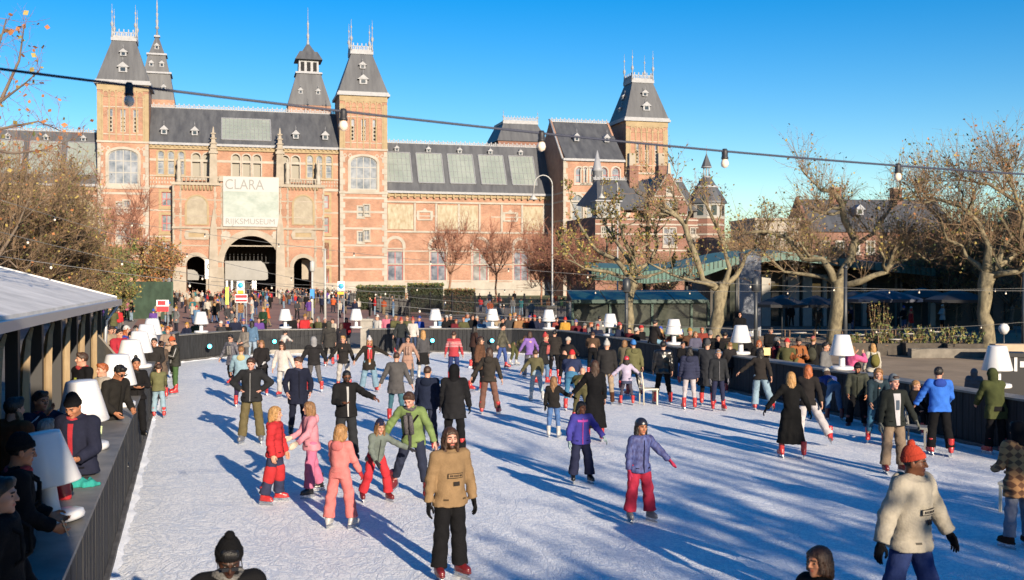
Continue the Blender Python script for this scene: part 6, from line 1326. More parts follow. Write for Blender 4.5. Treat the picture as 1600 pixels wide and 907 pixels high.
def person(loc, heading, h=1.75, pose='relaxed', lod=1, skin='fair', hair=('short', 'brown'), hat=None, top=None, bot=None, boots=('skate', 'red'), gloves=None, extras=(), label='', group='skaters on the ice', tune=None, sex='m', name='person', headturn=0, headtilt=0, mesh_key=None, beard=False, cat='person', ground=0):
    """top: (colour, length, puff, kind, colour2); bot: (colour, width, kind, colour2, split)"""
    P = dict(lean=0, aL=(4, 8, 12, 5), aR=(4, 8, 12, 5), lL=(2, 5, 0, 4), lR=(0, 5, -3, 4), head=0, side=0); P.update(POSES[pose]); P.update(tune or {})
    s = h / 1.82 if boots[0] == 'skate' else h / 1.77
    t = thing(name, label, cat, loc, R(heading), group); V3 = lambda *a: np.array(a, np.float32)
    fem = sex == 'f'; kid = h < 1.56; k_ = .92 if fem else 1.0
    hs_ = s * (1.0 if not kid else 1.13); hs_ = max(hs_, .82)
    bz = .145 if boots[0] == 'skate' else .07
    th_, sh_ = .43 * s, .42 * s
    kn, an = {}, {}; hip = {}
    for n_, sd in (('L', 1), ('R', -1)):
        f1, a1_, f2, a2_ = P['l' + n_]; hp = V3(sd * .09 * s, 0, 0); k1 = hp + dirv(f1, a1_, sd) * th_; a_ = k1 + dirv(f2, a2_, sd) * sh_; hip[n_], kn[n_], an[n_] = hp, k1, a_
    low = min(an['L'][2], an['R'][2]); zp = P.get('seat', None); zp = (bz - low) if zp is None else zp
    pel = V3(0, 0, zp)
    for d_ in (hip, kn, an):
        for n_ in d_: d_[n_] = d_[n_] + pel
    le = R(P['lean']); sdv = R(P['side']); fwd = V3(0, -math.cos(le), -math.sin(le)); spn = V3(math.sin(sdv), -math.sin(le) * math.cos(sdv), math.cos(le) * math.cos(sdv)); rt = V3(math.cos(sdv), 0, -math.sin(sdv)); fwd = np.cross(spn, rt); fwd = -fwd if fwd[1] > 0 and le < 1.4 else fwd
    if fwd[1] > 0: fwd = -fwd
    bk = -fwd; M = np.stack([rt, bk, spn], 1)        # local torso frame (x right, y back, z up) -> person
    tl = .50 * s; sw = (.185 if not fem else .165) * s; T = lambda x, y, z: pel + M @ V3(x, y, z)
    shl = {'L': T(sw, .0, tl - .02 * s), 'R': T(-sw, .0, tl - .02 * s)}; elb, wri, fdir = {}, {}, {}
    for n_, sd in (('L', 1), ('R', -1)):
        f1, a1_, f2, a2_ = P['a' + n_]; ab = M if P['lean'] < 50 else np.eye(3); d1, d2 = dirv(f1, a1_, sd), dirv(f2, a2_, sd)
        Ml = np.array(M) if P['lean'] <= 15 else np.eye(3); elb[n_] = shl[n_] + (Ml @ d1) * .285 * s; wri[n_] = elb[n_] + (Ml @ d2) * .25 * s; fdir[n_] = Ml @ d2
    hl = R(P['lean'] * .35 + P['head'] + headtilt); nb = T(0, .005, tl + .03 * s); hc_ = nb + (V3(0, -math.sin(hl), math.cos(hl)) * .165 + V3(0, -.02, 0)) * hs_ * .98 + (M @ V3(0, 0, 0))
    Rh = Matrix.Rotation(R(headturn), 3, 'Z') @ Matrix.Rotation(hl, 3, 'X'); RH = np.array(Rh, np.float32)
    sm_ = skinmats(skin, hair[1] if hair else 'brown')
    # ---- body
    vb = {0: .02, 1: .024, 2: .03, 3: .04}[lod]
    def bodyf(X, Y, Z):
        d = cone(X, Y, Z, T(0, 0, .0), T(0, 0, tl - .1 * s), .1 * s, .125 * s); d = smin(d, cone(X, Y, Z, shl['L'], shl['R'], .055 * s, .055 * s), .05); d = smin(d, cone(X, Y, Z, T(0, 0, tl - .05), nb + V3(0, 0, .02), .06 * s, .05 * s), .04)
        for n_ in 'LR':
            d = smin(d, cone(X, Y, Z, shl[n_], elb[n_], .042 * s, .034 * s), .02); d = smin(d, cone(X, Y, Z, elb[n_], wri[n_], .034 * s, .026 * s), .01)
            d = smin(d, cone(X, Y, Z, hip[n_], kn[n_], .07 * s, .05 * s), .03); d = smin(d, cone(X, Y, Z, kn[n_], an[n_], .048 * s, .036 * s), .02)
        return d
    allp = np.array([*shl.values(), *elb.values(), *wri.values(), *kn.values(), *an.values(), nb, pel]); lo = allp.min(0) - .22 * s; hi = allp.max(0) + .22 * s
    V, Q = nets(bodyf, lo, hi, vb); mi = np.zeros(len(Q), int)
    HV, HQ, HM, BE = get_head(lod); HM = HM.copy()
    if beard: HM[BE] = 5
    hv = (HV * hs_) @ RH.T + hc_; Vs = [V, hv]; Qs = [Q, HQ + len(V)]; Ms = [mi, HM]; nv = len(V) + len(hv)
    gk = 'mitten' if (gloves and gloves[0] == 'mitten') or lod >= 3 else P.get('hand', 'relaxed'); GV = []
    for n_, sd in (('L', 1), ('R', -1)):
        hv_, hq_ = get_hand(gk if lod < 3 else 'mitten', lod); m_ = hv_ * V3(-sd, 1, 1) * s * (1.06 if kid else 1)   # palm inwards
        z = -fdir[n_] / np.linalg.norm(fdir[n_]); f_ = V3(0, 1, 0.05); y_ = f_ - z * (f_ @ z)
        if np.linalg.norm(y_) < .3: f_ = V3(0, 0, 1); y_ = f_ - z * (f_ @ z)
        y_ /= np.linalg.norm(y_); x_ = np.cross(y_, z); B_ = np.stack([x_, y_, z], 1); o_ = m_ * (1.16 if gloves else 1.0) @ B_.T + wri[n_] + fdir[n_] * .0
        q_ = hq_ if sd < 0 else hq_[:, ::-1]
        if gloves: GV.append((o_, q_))
        else: Vs.append(o_); Qs.append(q_ + nv); Ms.append(np.zeros(len(q_), int)); nv += len(o_)
    me = npmesh('body', np.concatenate(Vs), np.concatenate(Qs), True, np.concatenate(Ms), sm_); link('body', me, None, t)
    gm = None
    if gloves:
        gm = fabric(gloves[1])
        for o_, q_ in GV: link('glove', npmesh('glove', o_, q_), gm, t)
    # ---- top garment
    col, length, puff, kind, col2 = (list(top) + [None] * 5)[:5]; kind = kind or 'plain'; puff = (puff if puff is not None else .02) * .62
    vox = {0: .0115, 1: .015, 2: .02, 3: .03}[lod]; seed = (hash(label) % 1000) / 100.0 if False else sum(map(ord, label)) % 97 / 7.0
    hem = {'waist': .0, 'hip': -.1, 'thigh': -.24, 'knee': -.44, 'calf': -.68}[length] * s
    hw = np.array([-.2, -.05, .06, .2, .34, .46, .56]) * s; wa = (np.array([.178, .17, .155, .162, .176, .168, .12]) * k_ * s + puff); wd = (np.array([.125, .12, .112, .115, .122, .105, .075]) * k_ * s + puff)
    bw0 = (bot[1] if len(bot) > 1 and bot[1] else 0); ext_ = np.array([1, 1, .55, .15, 0, 0, 0]) * (.016 + bw0 * .45) * (length != 'waist'); wa = wa + ext_; wd = wd + ext_
    if fem: wa[0] += .01 * s; wa[1] += .01 * s; wa[2] -= .01 * s
    Mi = M.T; qn = lambda X, Y, Z: [(Mi[i, 0] * (X - pel[0]) + Mi[i, 1] * (Y - pel[1]) + Mi[i, 2] * (Z - pel[2])) for i in range(3)]
    vert = P['lean'] < 40
    spread = max(abs(kn['L'][0]), abs(kn['R'][0])) + .07 * s; sprx = max(abs(kn['L'][1]), abs(kn['R'][1])) + .07 * s
    def coatf(X, Y, Z):
        x, y, z = qn(X, Y, Z); a = np.interp(z, hw, wa).astype(np.float32); b_ = np.interp(z, hw, wd).astype(np.float32)
        w0 = np.sin(x * 9 + seed) + np.sin(z * 11 - seed * 2 + y * 7); fold = .0035 * np.sin(z * 19 + x * 13 * np.sin(seed * 9) + 2.2 * w0 + y * 8) + .003 * np.sin(x * 31 - z * 12 + 1.7 * w0 + seed) + .006 * np.clip(1 - np.abs(z - .02 * s) / (.12 * s), 0, 1) * np.sin(z * 44 + 2 * w0)
        if kind in ('puffer',): fold = .011 * np.abs(np.sin(z * 34))
        d = (np.sqrt((x / a) ** 2 + (y / b_) ** 2 + 1e-6) - 1) * np.minimum(a, b_) ; d = np.maximum(d, z - .53 * s); d = np.maximum(d, (max(hem, -.14 * s)) - z)
        d = smin(d, cone(X, Y, Z, shl['L'] - M @ V3(.01, 0, 0), shl['R'] + M @ V3(.01, 0, 0), .06 * s + puff, .06 * s + puff), .05)
        d = smin(d, cone(X, Y, Z, T(0, .012, tl - .04 * s), T(0, .0, tl + .035 * s), .085 * s + puff * .6, .062 * s + puff * .5), .03)
        for n_ in 'LR':
            w2 = wri[n_] + fdir[n_] * .0; A1 = cone(X, Y, Z, shl[n_], elb[n_], .055 * s + puff, .045 * s + puff * .9); ax_ = fdir[n_] / np.linalg.norm(fdir[n_]); A2 = cone(X, Y, Z, elb[n_], w2 + fdir[n_] * .03, .045 * s + puff * .9, .036 * s + puff * .7)
            A2 = np.maximum(A2, (X - w2[0]) * ax_[0] + (Y - w2[1]) * ax_[1] + (Z - w2[2]) * ax_[2]); dd = (X - elb[n_][0]) ** 2 + (Y - elb[n_][1]) ** 2 + (Z - elb[n_][2]) ** 2
            q_ = (X - elb[n_][0]) * ax_[0] + (Y - elb[n_][1]) * ax_[1] + (Z - elb[n_][2]) * ax_[2]
            r_ = .009 * np.abs(np.sin(q_ * 42)) if kind == 'puffer' else (.0025 + .004 * np.exp(-dd / .008)) * np.sin(q_ * 55 + seed + 2 * np.sin(X * 20 + Y * 26 + seed))
            d = smin(d, smin(A1, A2, .012) - r_, .022)
        if hem < -.14 * s and vert:
            t_ = np.clip((pel[2] - Z) / (-hem), 0, 1); aa = (.18 * k_ * s + puff) + (max(spread - .18 * s - puff, 0) + .05 * s * (-hem / s) / .4) * t_ * (1.0 if -hem > .3 * s else .8); bb = (.125 * s + puff) + (max(sprx - .125 * s - puff, 0) + .05 * s) * t_
            cx_ = 0; sk_ = (np.sqrt(((X - cx_) / aa) ** 2 + (Y / bb) ** 2 + 1e-6) - 1) * np.minimum(aa, bb) - .008 * t_ * np.sin(np.arctan2(X, Y) * 9 + seed * 5 + Z * 3) ; sk_ = np.maximum(sk_, Z - pel[2] - .03 * s); sk_ = np.maximum(sk_, (pel[2] + hem) - Z); d = smin(d, sk_, .03)
        elif hem < -.14 * s:
            for n_ in 'LR': d = smin(d, cone(X, Y, Z, hip[n_], hip[n_] * .5 + kn[n_] * .5, .11 * s + puff, .1 * s + puff), .04)
        d = d - fold
        d = np.maximum(d, -cone(X, Y, Z, nb + V3(0, -.01, .02), nb + V3(0, -.02, .2), .05 * hs_, .07 * hs_))
        return d
    lo2 = np.array([*shl.values(), *elb.values(), *wri.values(), pel]).min(0) - .2 * s - puff; hi2 = np.array([*shl.values(), *elb.values(), *wri.values(), nb]).max(0) + .15 * s; lo2[2] = min(lo2[2], pel[2] + hem - .08); lo2[:2] -= .08; hi2[:2] += .08
    V, Q = nets(coatf, lo2, hi2, vox); jn = {'hip': 'jacket', 'waist': 'jacket', 'thigh': 'coat', 'knee': 'coat', 'calf': 'coat'}[length]
    coat = link(jn, npmesh(jn, V, Q), fabric(col, kind if kind != 'puffer' else 'plain', col2), t)
    # ---- trousers
    bcol, bw, bkind, bcol2 = (list(bot) + [None] * 4)[:4]; bw = bw or .0
    def trf(X, Y, Z):
        x, y, z = qn(X, Y, Z); d = np.maximum((np.sqrt((x / (.165 * k_ * s + .01)) ** 2 + (y / (.118 * s + .01)) ** 2 + 1e-6) - 1) * .11 * s, np.maximum(z - (.1 if length == 'waist' or P['lean'] > 15 else .0) * s, -.1 * s - z))
        for n_ in 'LR':
            e_ = an[n_] + (kn[n_] - an[n_]) * (.32 if boots[0] == 'skate' and bw < .02 else .05); ax_ = (an[n_] - kn[n_]) / np.linalg.norm(an[n_] - kn[n_]); ex = .0 if boots[0] == 'skate' and bw < .02 else .02
            q_ = cone(X, Y, Z, hip[n_], kn[n_], .092 * s * (1 if not fem else 1.02) + bw * .4, .066 * s + bw * .8); w_ = cone(X, Y, Z, kn[n_], e_ + ax_ * .03, .064 * s + bw * .8, .05 * s + bw * 1.25 + (.012 if boots[0] == 'skate' and bw >= .02 else 0))
            tt = (X - kn[n_][0]) * ax_[0] + (Y - kn[n_][1]) * ax_[1] + (Z - kn[n_][2]) * ax_[2]; cut = (e_ - kn[n_]) @ ax_; w_ = np.maximum(w_, tt - cut)
            d = smin(d, smin(q_, w_, .02) - (.0025 + bw * .04 + .004 * np.exp(-tt * tt / .012)) * np.sin(tt * 34 + 2.4 * np.sin(X * 17 + Y * 21 + seed) + seed * 2), .03)
        return d
    ap = np.array([*hip.values(), *kn.values(), *an.values()]); V, Q = nets(trf, ap.min(0) - .2 * s, ap.max(0) + .22 * s, vox)
    link('trousers' , npmesh('trousers', V, Q), fabric(bcol, bkind or 'plain', bcol2), t)
    # ---- boots
    BC = {'red': ((200, 16, 22), 'shiny'), 'black': ((22, 22, 24), 'shiny'), 'white': ((205, 205, 205), 'shiny'), 'burgundy': ((104, 12, 20), 'shiny'), 'brown': ((70, 40, 28), 'plain'), 'grey': ((120, 122, 130), 'shiny')}[boots[1]]
    for n_, sd in (('L', 1), ('R', -1)):
        o_ = bpy.data.objects.new(('skate' if boots[0] == 'skate' else 'shoe'), boot_mesh(boots[0], min(lod, 3))); COL.objects.link(o_); o_.parent = t
        if not o_.data.materials: o_.data.materials.append(None)
        o_.material_slots[0].link = 'OBJECT'; o_.material_slots[0].material = fabric(*BC)
        a_ = an[n_]; sh = (an[n_] - kn[n_]); lift = a_[2] - bz; pit = 0
        if lift > .04: pit = math.atan2(sh[1], -sh[2])
        Rm = Matrix.Rotation(pit, 4, 'X') @ Matrix.Rotation(R(sd * (P.get('toe', 12))), 4, 'Z'); k2 = s * 1.03
        off = Rm @ Vector((0, 0, -bz)); o_.matrix_local = Matrix.Translation(Vector(a_) + off) @ Rm @ Matrix.Scale(k2 if k2 > .8 else .8, 4)
        if boots[0] == 'skate' and lod < 3:
            b_ = bpy.data.objects.new('blade', blade_mesh()); COL.objects.link(b_); b_.parent = o_
    # ---- hair and hat
    def on_head(nm, me_, m_, sc=1.0, off=(0, 0, 0)):
        o_ = bpy.data.objects.new(nm, me_); COL.objects.link(o_); o_.parent = t
        if not o_.data.materials: o_.data.materials.append(None)
        o_.material_slots[0].link = 'OBJECT'; o_.material_slots[0].material = m_
        o_.matrix_local = Matrix.Translation(Vector(hc_)) @ Rh.to_4x4() @ Matrix.Scale(hs_ * sc, 4) @ Matrix.Translation(off); return o_
    if hair: on_head('hair', hair_mesh(hair[0], lod), sm_[5])
    if hat:
        kd, c_ = hat[0], hat[1]; hm_ = fabric(c_, {'wool': 'fur', 'fur': 'fur', 'helmet': 'shiny'}.get(kd, 'plain')); nm = {'hood': 'hood', 'helmet': 'helmet', 'cap': 'cap', 'fur': 'fur_collar', 'muff': 'earmuffs'}.get(kd, 'hat')
        on_head(nm, hat_mesh(kd, lod), hm_)
    # ---- strips on the chest, scarf, bags, glasses
    def front(x0, x1, z0, z1, m_, nm, lift=.01, par=None, back=False, n1=4, n2=8, u=None):
        vs = []
        for j in range(n2 + 1):
            z = (z0 + (z1 - z0) * j / n2) * s; a = np.interp(z, hw, wa); b_ = np.interp(z, hw, wd)
            for i in range(n1 + 1):
                x = (.5 + .5 * j / n2 if nm == 'shirt' else 1) * (x0 + (x1 - x0) * i / n1) * s; y = b_ * math.sqrt(max(0, 1 - (x / a) ** 2)) + lift; vs.append(T(x, (y if back else -y), z))
        w_ = n1 + 1; fs = [(j * w_ + i, j * w_ + i + 1, (j + 1) * w_ + i + 1, (j + 1) * w_ + i) for j in range(n2) for i in range(n1)]
        b = MB(); vi = [T(0, 0, 0)] ; b.add([tuple(v) for v in vs], fs if not back else [f[::-1] for f in fs], 0, True)
        o_ = b.build(nm, m_, par or t); return o_
    if lod < 2 and length != 'waist' and kind != 'knit' and not any(e[0] in ('open', 'zip', 'patch') for e in extras):
        extras = tuple(extras) + (('zip', tuple(int(x * .55) for x in col)),)
    if lod < 2 and kind != 'knit':
        for sx in (-1, 1): front(sx * .12 - .028, sx * .12 + .028, -.02, .0, fabric(tuple(int(x * .45) for x in col)), 'pocket', .008, n2=1)
    for e in extras:
        if e[0] == 'zip': front(-.008, .008, max(hem / s, -.12) + .02, .5, fabric(e[1]), 'zip', .014)
        elif e[0] == 'open': front(-e[2], e[2], max(hem / s, -.12) + .02, .5, fabric(e[1]), 'shirt', .012)
        elif e[0] == 'patch':
            o_ = front(-.1, .1, .24, .3, fabric(e[1]), 'chest_patch', .022, n2=3); front(-.092, .092, .248, .292, fabric(col), 'patch_field', .025, o_, n2=3)
            for i in range(8): x = -.075 + i * .0205; front(x, x + .011 + .004 * (i % 3 == 0), .258, .282, fabric(e[1]), 'patch_letters', .028, o_, n1=1, n2=1)
            front(-.03, .05, .15, .2, fabric(e[1]), 'small_patch', .022, n2=3)
        elif e[0] == 'band': front(-.12, .12, e[2], e[3], fabric(e[1]), 'stripe', .016, n2=3)
        elif e[0] == 'motif': front(-.035, .035, e[2], e[3], fabric(e[1]), 'motif', .016, n2=3)
        elif e[0] == 'strap': 
            b = MB(); P_ = []
            for i in range(9):
                f = i / 8; x = (-.15 + .3 * f) * s; z = (.05 + .4 * f) * s; a = np.interp(z, hw, wa); b_ = np.interp(z, hw, wd); P_.append(T(x, -(b_ * math.sqrt(max(0, 1 - (x / a) ** 2)) + .012), z))
            b.tube([tuple(p) for p in P_], .018, 6); b.build('strap', fabric(e[1]), t)
        elif e[0] == 'scarf':
            b = MB(); c_ = nb + V3(0, -.01, .0)
            ring = [(c_[0] + .085 * s * math.cos(a_), c_[1] + .08 * s * math.sin(a_), c_[2] + .02 * math.sin(a_ * 2)) for a_ in [i * math.pi / 8 for i in range(17)]]; b.tube(ring, .036 * s, 8)
            if len(e) > 2:
                for sx in (-.05, .04): b.tube([tuple(T(sx * s, -(.13 * s + puff), z * s)) for z in (.46, .36, .25, .14)], [.03 * s, .04 * s, .042 * s, .04 * s], 8)
            b.build('scarf', fabric(e[1], 'fur'), t)
        elif e[0] == 'fur': on_head('fur_collar', hat_mesh('fur', lod), fabric(e[1], 'fur'), 1.0, (0, .03, -.12))
        elif e[0] == 'hoodback':
            b = MB(); c_ = T(0, .09 * s + puff, tl - .02 * s); V_, Q_ = nets(lambda X, Y, Z: ell(X, Y, Z, c_, (.12 * s, .06 * s, .1 * s)), c_ - .16, c_ + .16, .016); link('hood', npmesh('hood', V_, Q_), fabric(e[1] if len(e) > 1 else col), t)
        elif e[0] == 'pack':
            c_ = T(0, .17 * s + puff, .27 * s); V_, Q_ = nets(lambda X, Y, Z: smin(ell(X, Y, Z, c_, (.15 * s, .1 * s, .22 * s)), ell(X, Y, Z, c_ + bk * .07 - V3(0, 0, .08), (.1 * s, .06 * s, .09 * s)), .03), c_ - .3, c_ + .3, .016); pk = link('backpack', npmesh('backpack', V_, Q_), fabric(e[1]), t)
            for sx in (-1, 1): b = MB(); b.tube([tuple(T(sx * .1 * s, y * s, z * s)) for y, z in ((.16 + puff, .44), (.03, .545 + puff), (-.14 - puff, .45), (-.15 - puff, .28), (0.05, .1))], .016, 5); b.build('strap', fabric(e[1]), pk)
        elif e[0] == 'glasses':
            b = MB()
            for sx in (-1, 1): b.lathe(0, 0, [(.0, -.0), (.024, .0), (.024, .004), (0, .004)], 12, cap=False); 
            b = MB()
            for sx in (-1, 1):
                b.box(sx * .032 - .023, sx * .032 + .023, -.106, -.099, -.016, .015); b.box(sx * .055 if sx > 0 else -.078, .078 if sx > 0 else -.055, -.1, -.094, .003, .01)
                b.box(sx * .08 - .003, sx * .08 + .003, -.098, .01, .002, .009)
            b.box(-.01, .01, -.106, -.1, .004, .009); o_ = link('sunglasses', b.mesh('g'), mat('lens_black', (.01, .01, .012), .08), t); o_.matrix_local = Matrix.Translation(Vector(hc_)) @ Rh.to_4x4() @ Matrix.Scale(hs_, 4)
        elif e[0] == 'phone':
            p_ = wri['R'] + fdir['R'] * .1 * s; b = MB(); b.box(-.037, .037, -.005, .005, -.075, .075); o_ = b.build('phone', mat('phone_black', (.01, .012, .02), .15), t); o_.location = Vector(p_) + Vector((0, -.02, .03)); o_.rotation_euler = (R(-20), 0, 0)
        elif e[0] == 'stripe_sleeve':
            for n_, sd in (('L', 1), ('R', -1)):
                b = MB(); b.tube([tuple(shl[n_] + V3(sd * (.062 * s + puff), -.01, .01)), tuple(elb[n_] + V3(sd * (.05 * s + puff), -.01, 0)), tuple(wri[n_] + V3(sd * (.036 * s + puff), 0, 0))], .012, 5); b.build('sleeve_stripe', fabric(e[1]), t)
        elif e[0] == 'knees':
            for n_ in 'LR': V_, Q_ = nets(lambda X, Y, Z: cone(X, Y, Z, kn[n_] * .75 + an[n_] * .25, kn[n_] * .8 + hip[n_] * .2, .078 * s + bw, .085 * s + bw), kn[n_] - .2, kn[n_] + .2, .016); link('knee_panel', npmesh('knee_panel', V_, Q_), fabric(e[1]), t)
        elif e[0] == 'skirt': 
            V_, Q_ = nets(lambda X, Y, Z: np.maximum((np.sqrt((X / (.19 * s + (pel[2] - Z) * .15)) ** 2 + (Y / (.15 * s + (pel[2] - Z) * .1)) ** 2 + 1e-6) - 1) * .15 * s, np.maximum(Z - pel[2] - .02, pel[2] - e[2] * s - Z)), pel - V3(.4, .4, e[2] * s + .05), pel + V3(.4, .4, .1), .018); link('skirt', npmesh('skirt', V_, Q_), fabric(e[1]), t)
    t['_dims'] = 0
    del t['_dims']
    return t
# ---------------------------------------------------------------- the skaters, one by one
BK = (19, 19, 22); NV = (24, 28, 44); JN = (96, 132, 172); LJ = (150, 180, 205); DJ = (36, 42, 62); KH = (150, 128, 98); WH = (205, 200, 192); GR = (84, 84, 86); OL = (74, 76, 44); RD = (190, 24, 34); TN = (160, 128, 88)
def SK(px, py, heading, h, label, top, bot, **k):
    p = gp(px, py); d = p.y; lod = k.pop('lod', 0 if d < 17.5 else (1 if d < 31 else 2)); return person(p, heading, h, lod=lod, label=label, top=top, bot=bot, **k)
SK(703, 905, 30, 1.85, 'long-haired bearded man in a tan anorak and black trousers, standing in the foreground', (TN, 'hip', .04, 'plain'), (BK, .03), pose='relaxed', skin='pink', hair=('long', 'brown'), boots=('skate', 'burgundy'), gloves=('open', BK), extras=(('patch', (40, 36, 34)), ('hoodback',)), beard=True, headturn=-8, tune=dict(aL=(4, 13, 10, 8), aR=(-4, 12, 6, 8), lL=(0, 3, 0, 3), lR=(2, 4, -2, 4)))
SK(1421, 1000, 38, 1.98, 'man in a stone anorak and an orange bobble hat walking in the foreground', ((196, 186, 166), 'hip', .08, 'plain'), ((40, 58, 110), .035), pose='walk', skin='brown', hair=('crop', 'black'), hat=('beanie_pom', (215, 62, 22)), gloves=('open', BK), extras=(('patch', (46, 42, 40)), ('hoodback',)), headturn=26, tune=dict(aL=(14, 26, 22, 22), aR=(-10, 26, 0, 20)), lod=0)
SK(357, 1240, 20, 1.86, 'person in a black bobble hat cut off by the bottom edge, scarf showing', (BK, 'hip', .03, 'plain'), (BK, .02), pose='relaxed', skin='dark', hair=('short', 'black'), hat=('beanie_pom', (14, 14, 17)), extras=(('glasses',), ('scarf', (110, 108, 106))), headtilt=30, lod=0)
SK(1280, 1190, -62, 1.62, 'brown-haired person cut off by the bottom edge, only head and shoulders showing', (BK, 'hip', .03, 'plain'), (BK, .02), pose='relaxed', skin='tan', hair=('bob', 'brown'), sex='f', lod=0)
SK(430, 787, 82, 1.53, 'girl with a blond bob in a red quilted jacket and navy and red trousers', ((196, 22, 34), 'hip', .03, 'puffer'), ((44, 48, 74), .03), pose='relaxed', hair=('bob', 'blond'), extras=(('knees', (190, 24, 34)), ('hoodback', (170, 16, 28))), sex='f', lod=0, tune=dict(lL=(4, 8, -4, 6), lR=(-6, 8, -14, 8), aL=(10, 10, 18, 6)))
SK(487, 775, -62, 1.58, 'long-haired girl in a pale pink snowsuit holding out cream mittens', ((238, 150, 168), 'hip', .035, 'plain'), ((226, 116, 160), .03), pose='hold', hair=('long', 'light'), boots=('skate', 'black'), gloves=('mitten', (228, 210, 186)), extras=(('hoodback', (236, 160, 176)),), sex='f', lod=0, tune=dict(aL=(30, 16, 58, 4), aR=(26, 10, 74, -20), lL=(12, 8, 2, 6), lR=(-12, 10, -20, 10)), headturn=-8)
SK(531, 826, 158, 1.47, 'blond girl in a salmon one-piece snowsuit seen from behind', ((240, 132, 128), 'waist', .035, 'plain'), ((240, 126, 124), .03), pose='walk', hair=('bob', 'sandy'), boots=('skate', 'white'), gloves=('open', (190, 30, 40)), extras=(('hoodback', (232, 120, 120)),), sex='f', lod=0, tune=dict(lL=(-4, 9, -2, 7), lR=(10, 8, 0, 8), aL=(22, 10, 30, 5), aR=(18, 14, 34, 10)))
SK(587, 784, 28, 1.36, 'child in a navy beanie, grey jacket and bright red trousers leaning forward', ((92, 102, 98), 'hip', .03, 'camo', (116, 128, 118)), ((205, 24, 44), .025), pose='lean', hair=('long', 'light'), hat=('beanie', (24, 30, 58)), boots=('skate', 'burgundy'), gloves=('mitten', (40, 40, 48)), sex='f', lod=0, tune=dict(lean=26, aL=(45, 42, 55, 55), aR=(22, 10, 32, -12), lL=(18, 14, -2, 8), lR=(6, 12, -22, 12)))
SK(646, 776, -14, 1.84, 'man in a lime green jacket with a grey scarf and a black cross-body strap', ((134, 160, 92), 'hip', .03, 'plain'), (DJ, .015), pose='glide', skin='pink', hair=('quiff', 'brown'), boots=('skate', 'burgundy'), gloves=None, extras=(('strap', BK), ('scarf', (84, 80, 84), 1), ('open', (58, 56, 62), .045)), headtilt=22, lod=0, tune=dict(lean=14, aL=(10, 26, 12, 20), aR=(14, 38, 20, 24), lL=(14, 14, 2, 10), lR=(0, 20, -22, 22)))
SK(710, 712, 175, 1.88, 'tall hooded person in a long black parka behind the green jacket, back turned', ((30, 30, 33), 'thigh', .05, 'plain'), (BK, .02), pose='relaxed', hair=None, hat=('hood', BK), gloves=('open', BK), tune=dict(aR=(10, 14, 26, 6)))
SK(668, 704, 170, 1.8, 'person with close-cropped hair and navy coat partly hidden behind the green jacket', ((26, 34, 56), 'hip', .04, 'plain'), (DJ, .02), pose='relaxed', hair=('crop', 'brown'), extras=(('hoodback', (22, 30, 50)),))
SK(393, 693, 4, 1.92, 'young man with hands on his hips, black jacket and olive trousers', ((34, 35, 38), 'hip', .045, 'plain'), ((98, 88, 58), .03), pose='hips', skin='pink', hair=('quiff', 'brown'), boots=('skate', 'grey'), extras=(('zip', (150, 150, 150)), ('scarf', (34, 34, 37))), headtilt=14)
SK(466, 683, 20, 1.86, 'man in a plain navy winter coat with hands in his pockets', ((24, 28, 46), 'thigh', .035, 'plain'), ((22, 26, 42), .01), pose='pockets', skin='pink', hair=('quiff', 'brown'), boots=('skate', 'black'), extras=(('scarf', (30, 36, 62)),), headturn=-50, headtilt=12)
SK(541, 722, 22, 1.84, 'dark-haired man in sunglasses stretching one arm out over the ice', ((26, 26, 28), 'hip', .04, 'plain'), ((38, 40, 44), .03), pose='point', skin='brown', hair=('crop', 'black'), boots=('skate', 'black'), extras=(('glasses',), ('open', (200, 200, 200), .022)), beard=True, headtilt=14, lod=1)
SK(619, 660, 176, 1.78, 'person in a tailored grey coat and teal jeans seen from behind, arms held out', ((82, 80, 80), 'thigh', .03, 'plain'), ((60, 108, 124), .0), pose='armsout', hair=('crop', 'brown'), tune=dict(aL=(2, 26, 4, 26), aR=(2, 22, 4, 26), lL=(2, 6, 0, 6), lR=(-2, 6, -4, 8)))
SK(764, 648, 172, 1.8, 'long-haired skater in a black jacket and brown flared trousers seen from behind', ((48, 44, 40), 'hip', .035, 'plain'), ((112, 78, 66), .02), pose='glide', hair=('long', 'brown'), extras=(('hoodback',),), sex='f', tune=dict(lL=(6, 10, 0, 6), lR=(4, 10, -6, 12), aL=(4, 34, 8, 34), aR=(6, 20, 16, 16)))
SK(747, 612, 72, 1.78, 'skater in a shiny brown puffer coat with a bag strap behind the brown flares', ((92, 62, 44), 'thigh', .045, 'puffer'), (BK, .01), pose='glide', hair=('curly', 'brown'), sex='f', gloves=('open', BK))
SK(709, 596, 178, 1.78, 'person in a red patterned winter sweater and blue jeans, back turned', ((172, 28, 46), 'hip', .02, 'knit', (220, 200, 200)), ((38, 52, 98), .015), pose='relaxed', hair=('short', 'brown'), tune=dict(aL=(6, 16, 10, 12), aR=(6, 16, 10, 12)))
SK(784, 577, 78, 1.84, 'man in a camouflage jacket and blue jeans near the far boards', ((92, 88, 70), 'hip', .04, 'camo', (52, 50, 40)), ((48, 72, 130), .01), pose='walk', hair=('short', 'dark'), hat=('beanie', BK))
SK(661, 594, 195, 1.78, 'blond skater in a grey jacket, dark skirt and tall white boots, back turned', ((72, 72, 76), 'hip', .03, 'plain'), ((206, 202, 198), .0), pose='stand', hair=('long', 'blond'), boots=('skate', 'white'), extras=(('skirt', (26, 26, 28), .42),), sex='f')
SK(637, 600, 10, 1.66, 'person wrapped in a dusty pink coat and scarf gliding towards the camera', ((184, 142, 122), 'knee', .03, 'plain'), (GR, .01), pose='glide', hair=('bob', 'dark'), boots=('skate', 'grey'), extras=(('scarf', (190, 150, 132), 1),), sex='f')
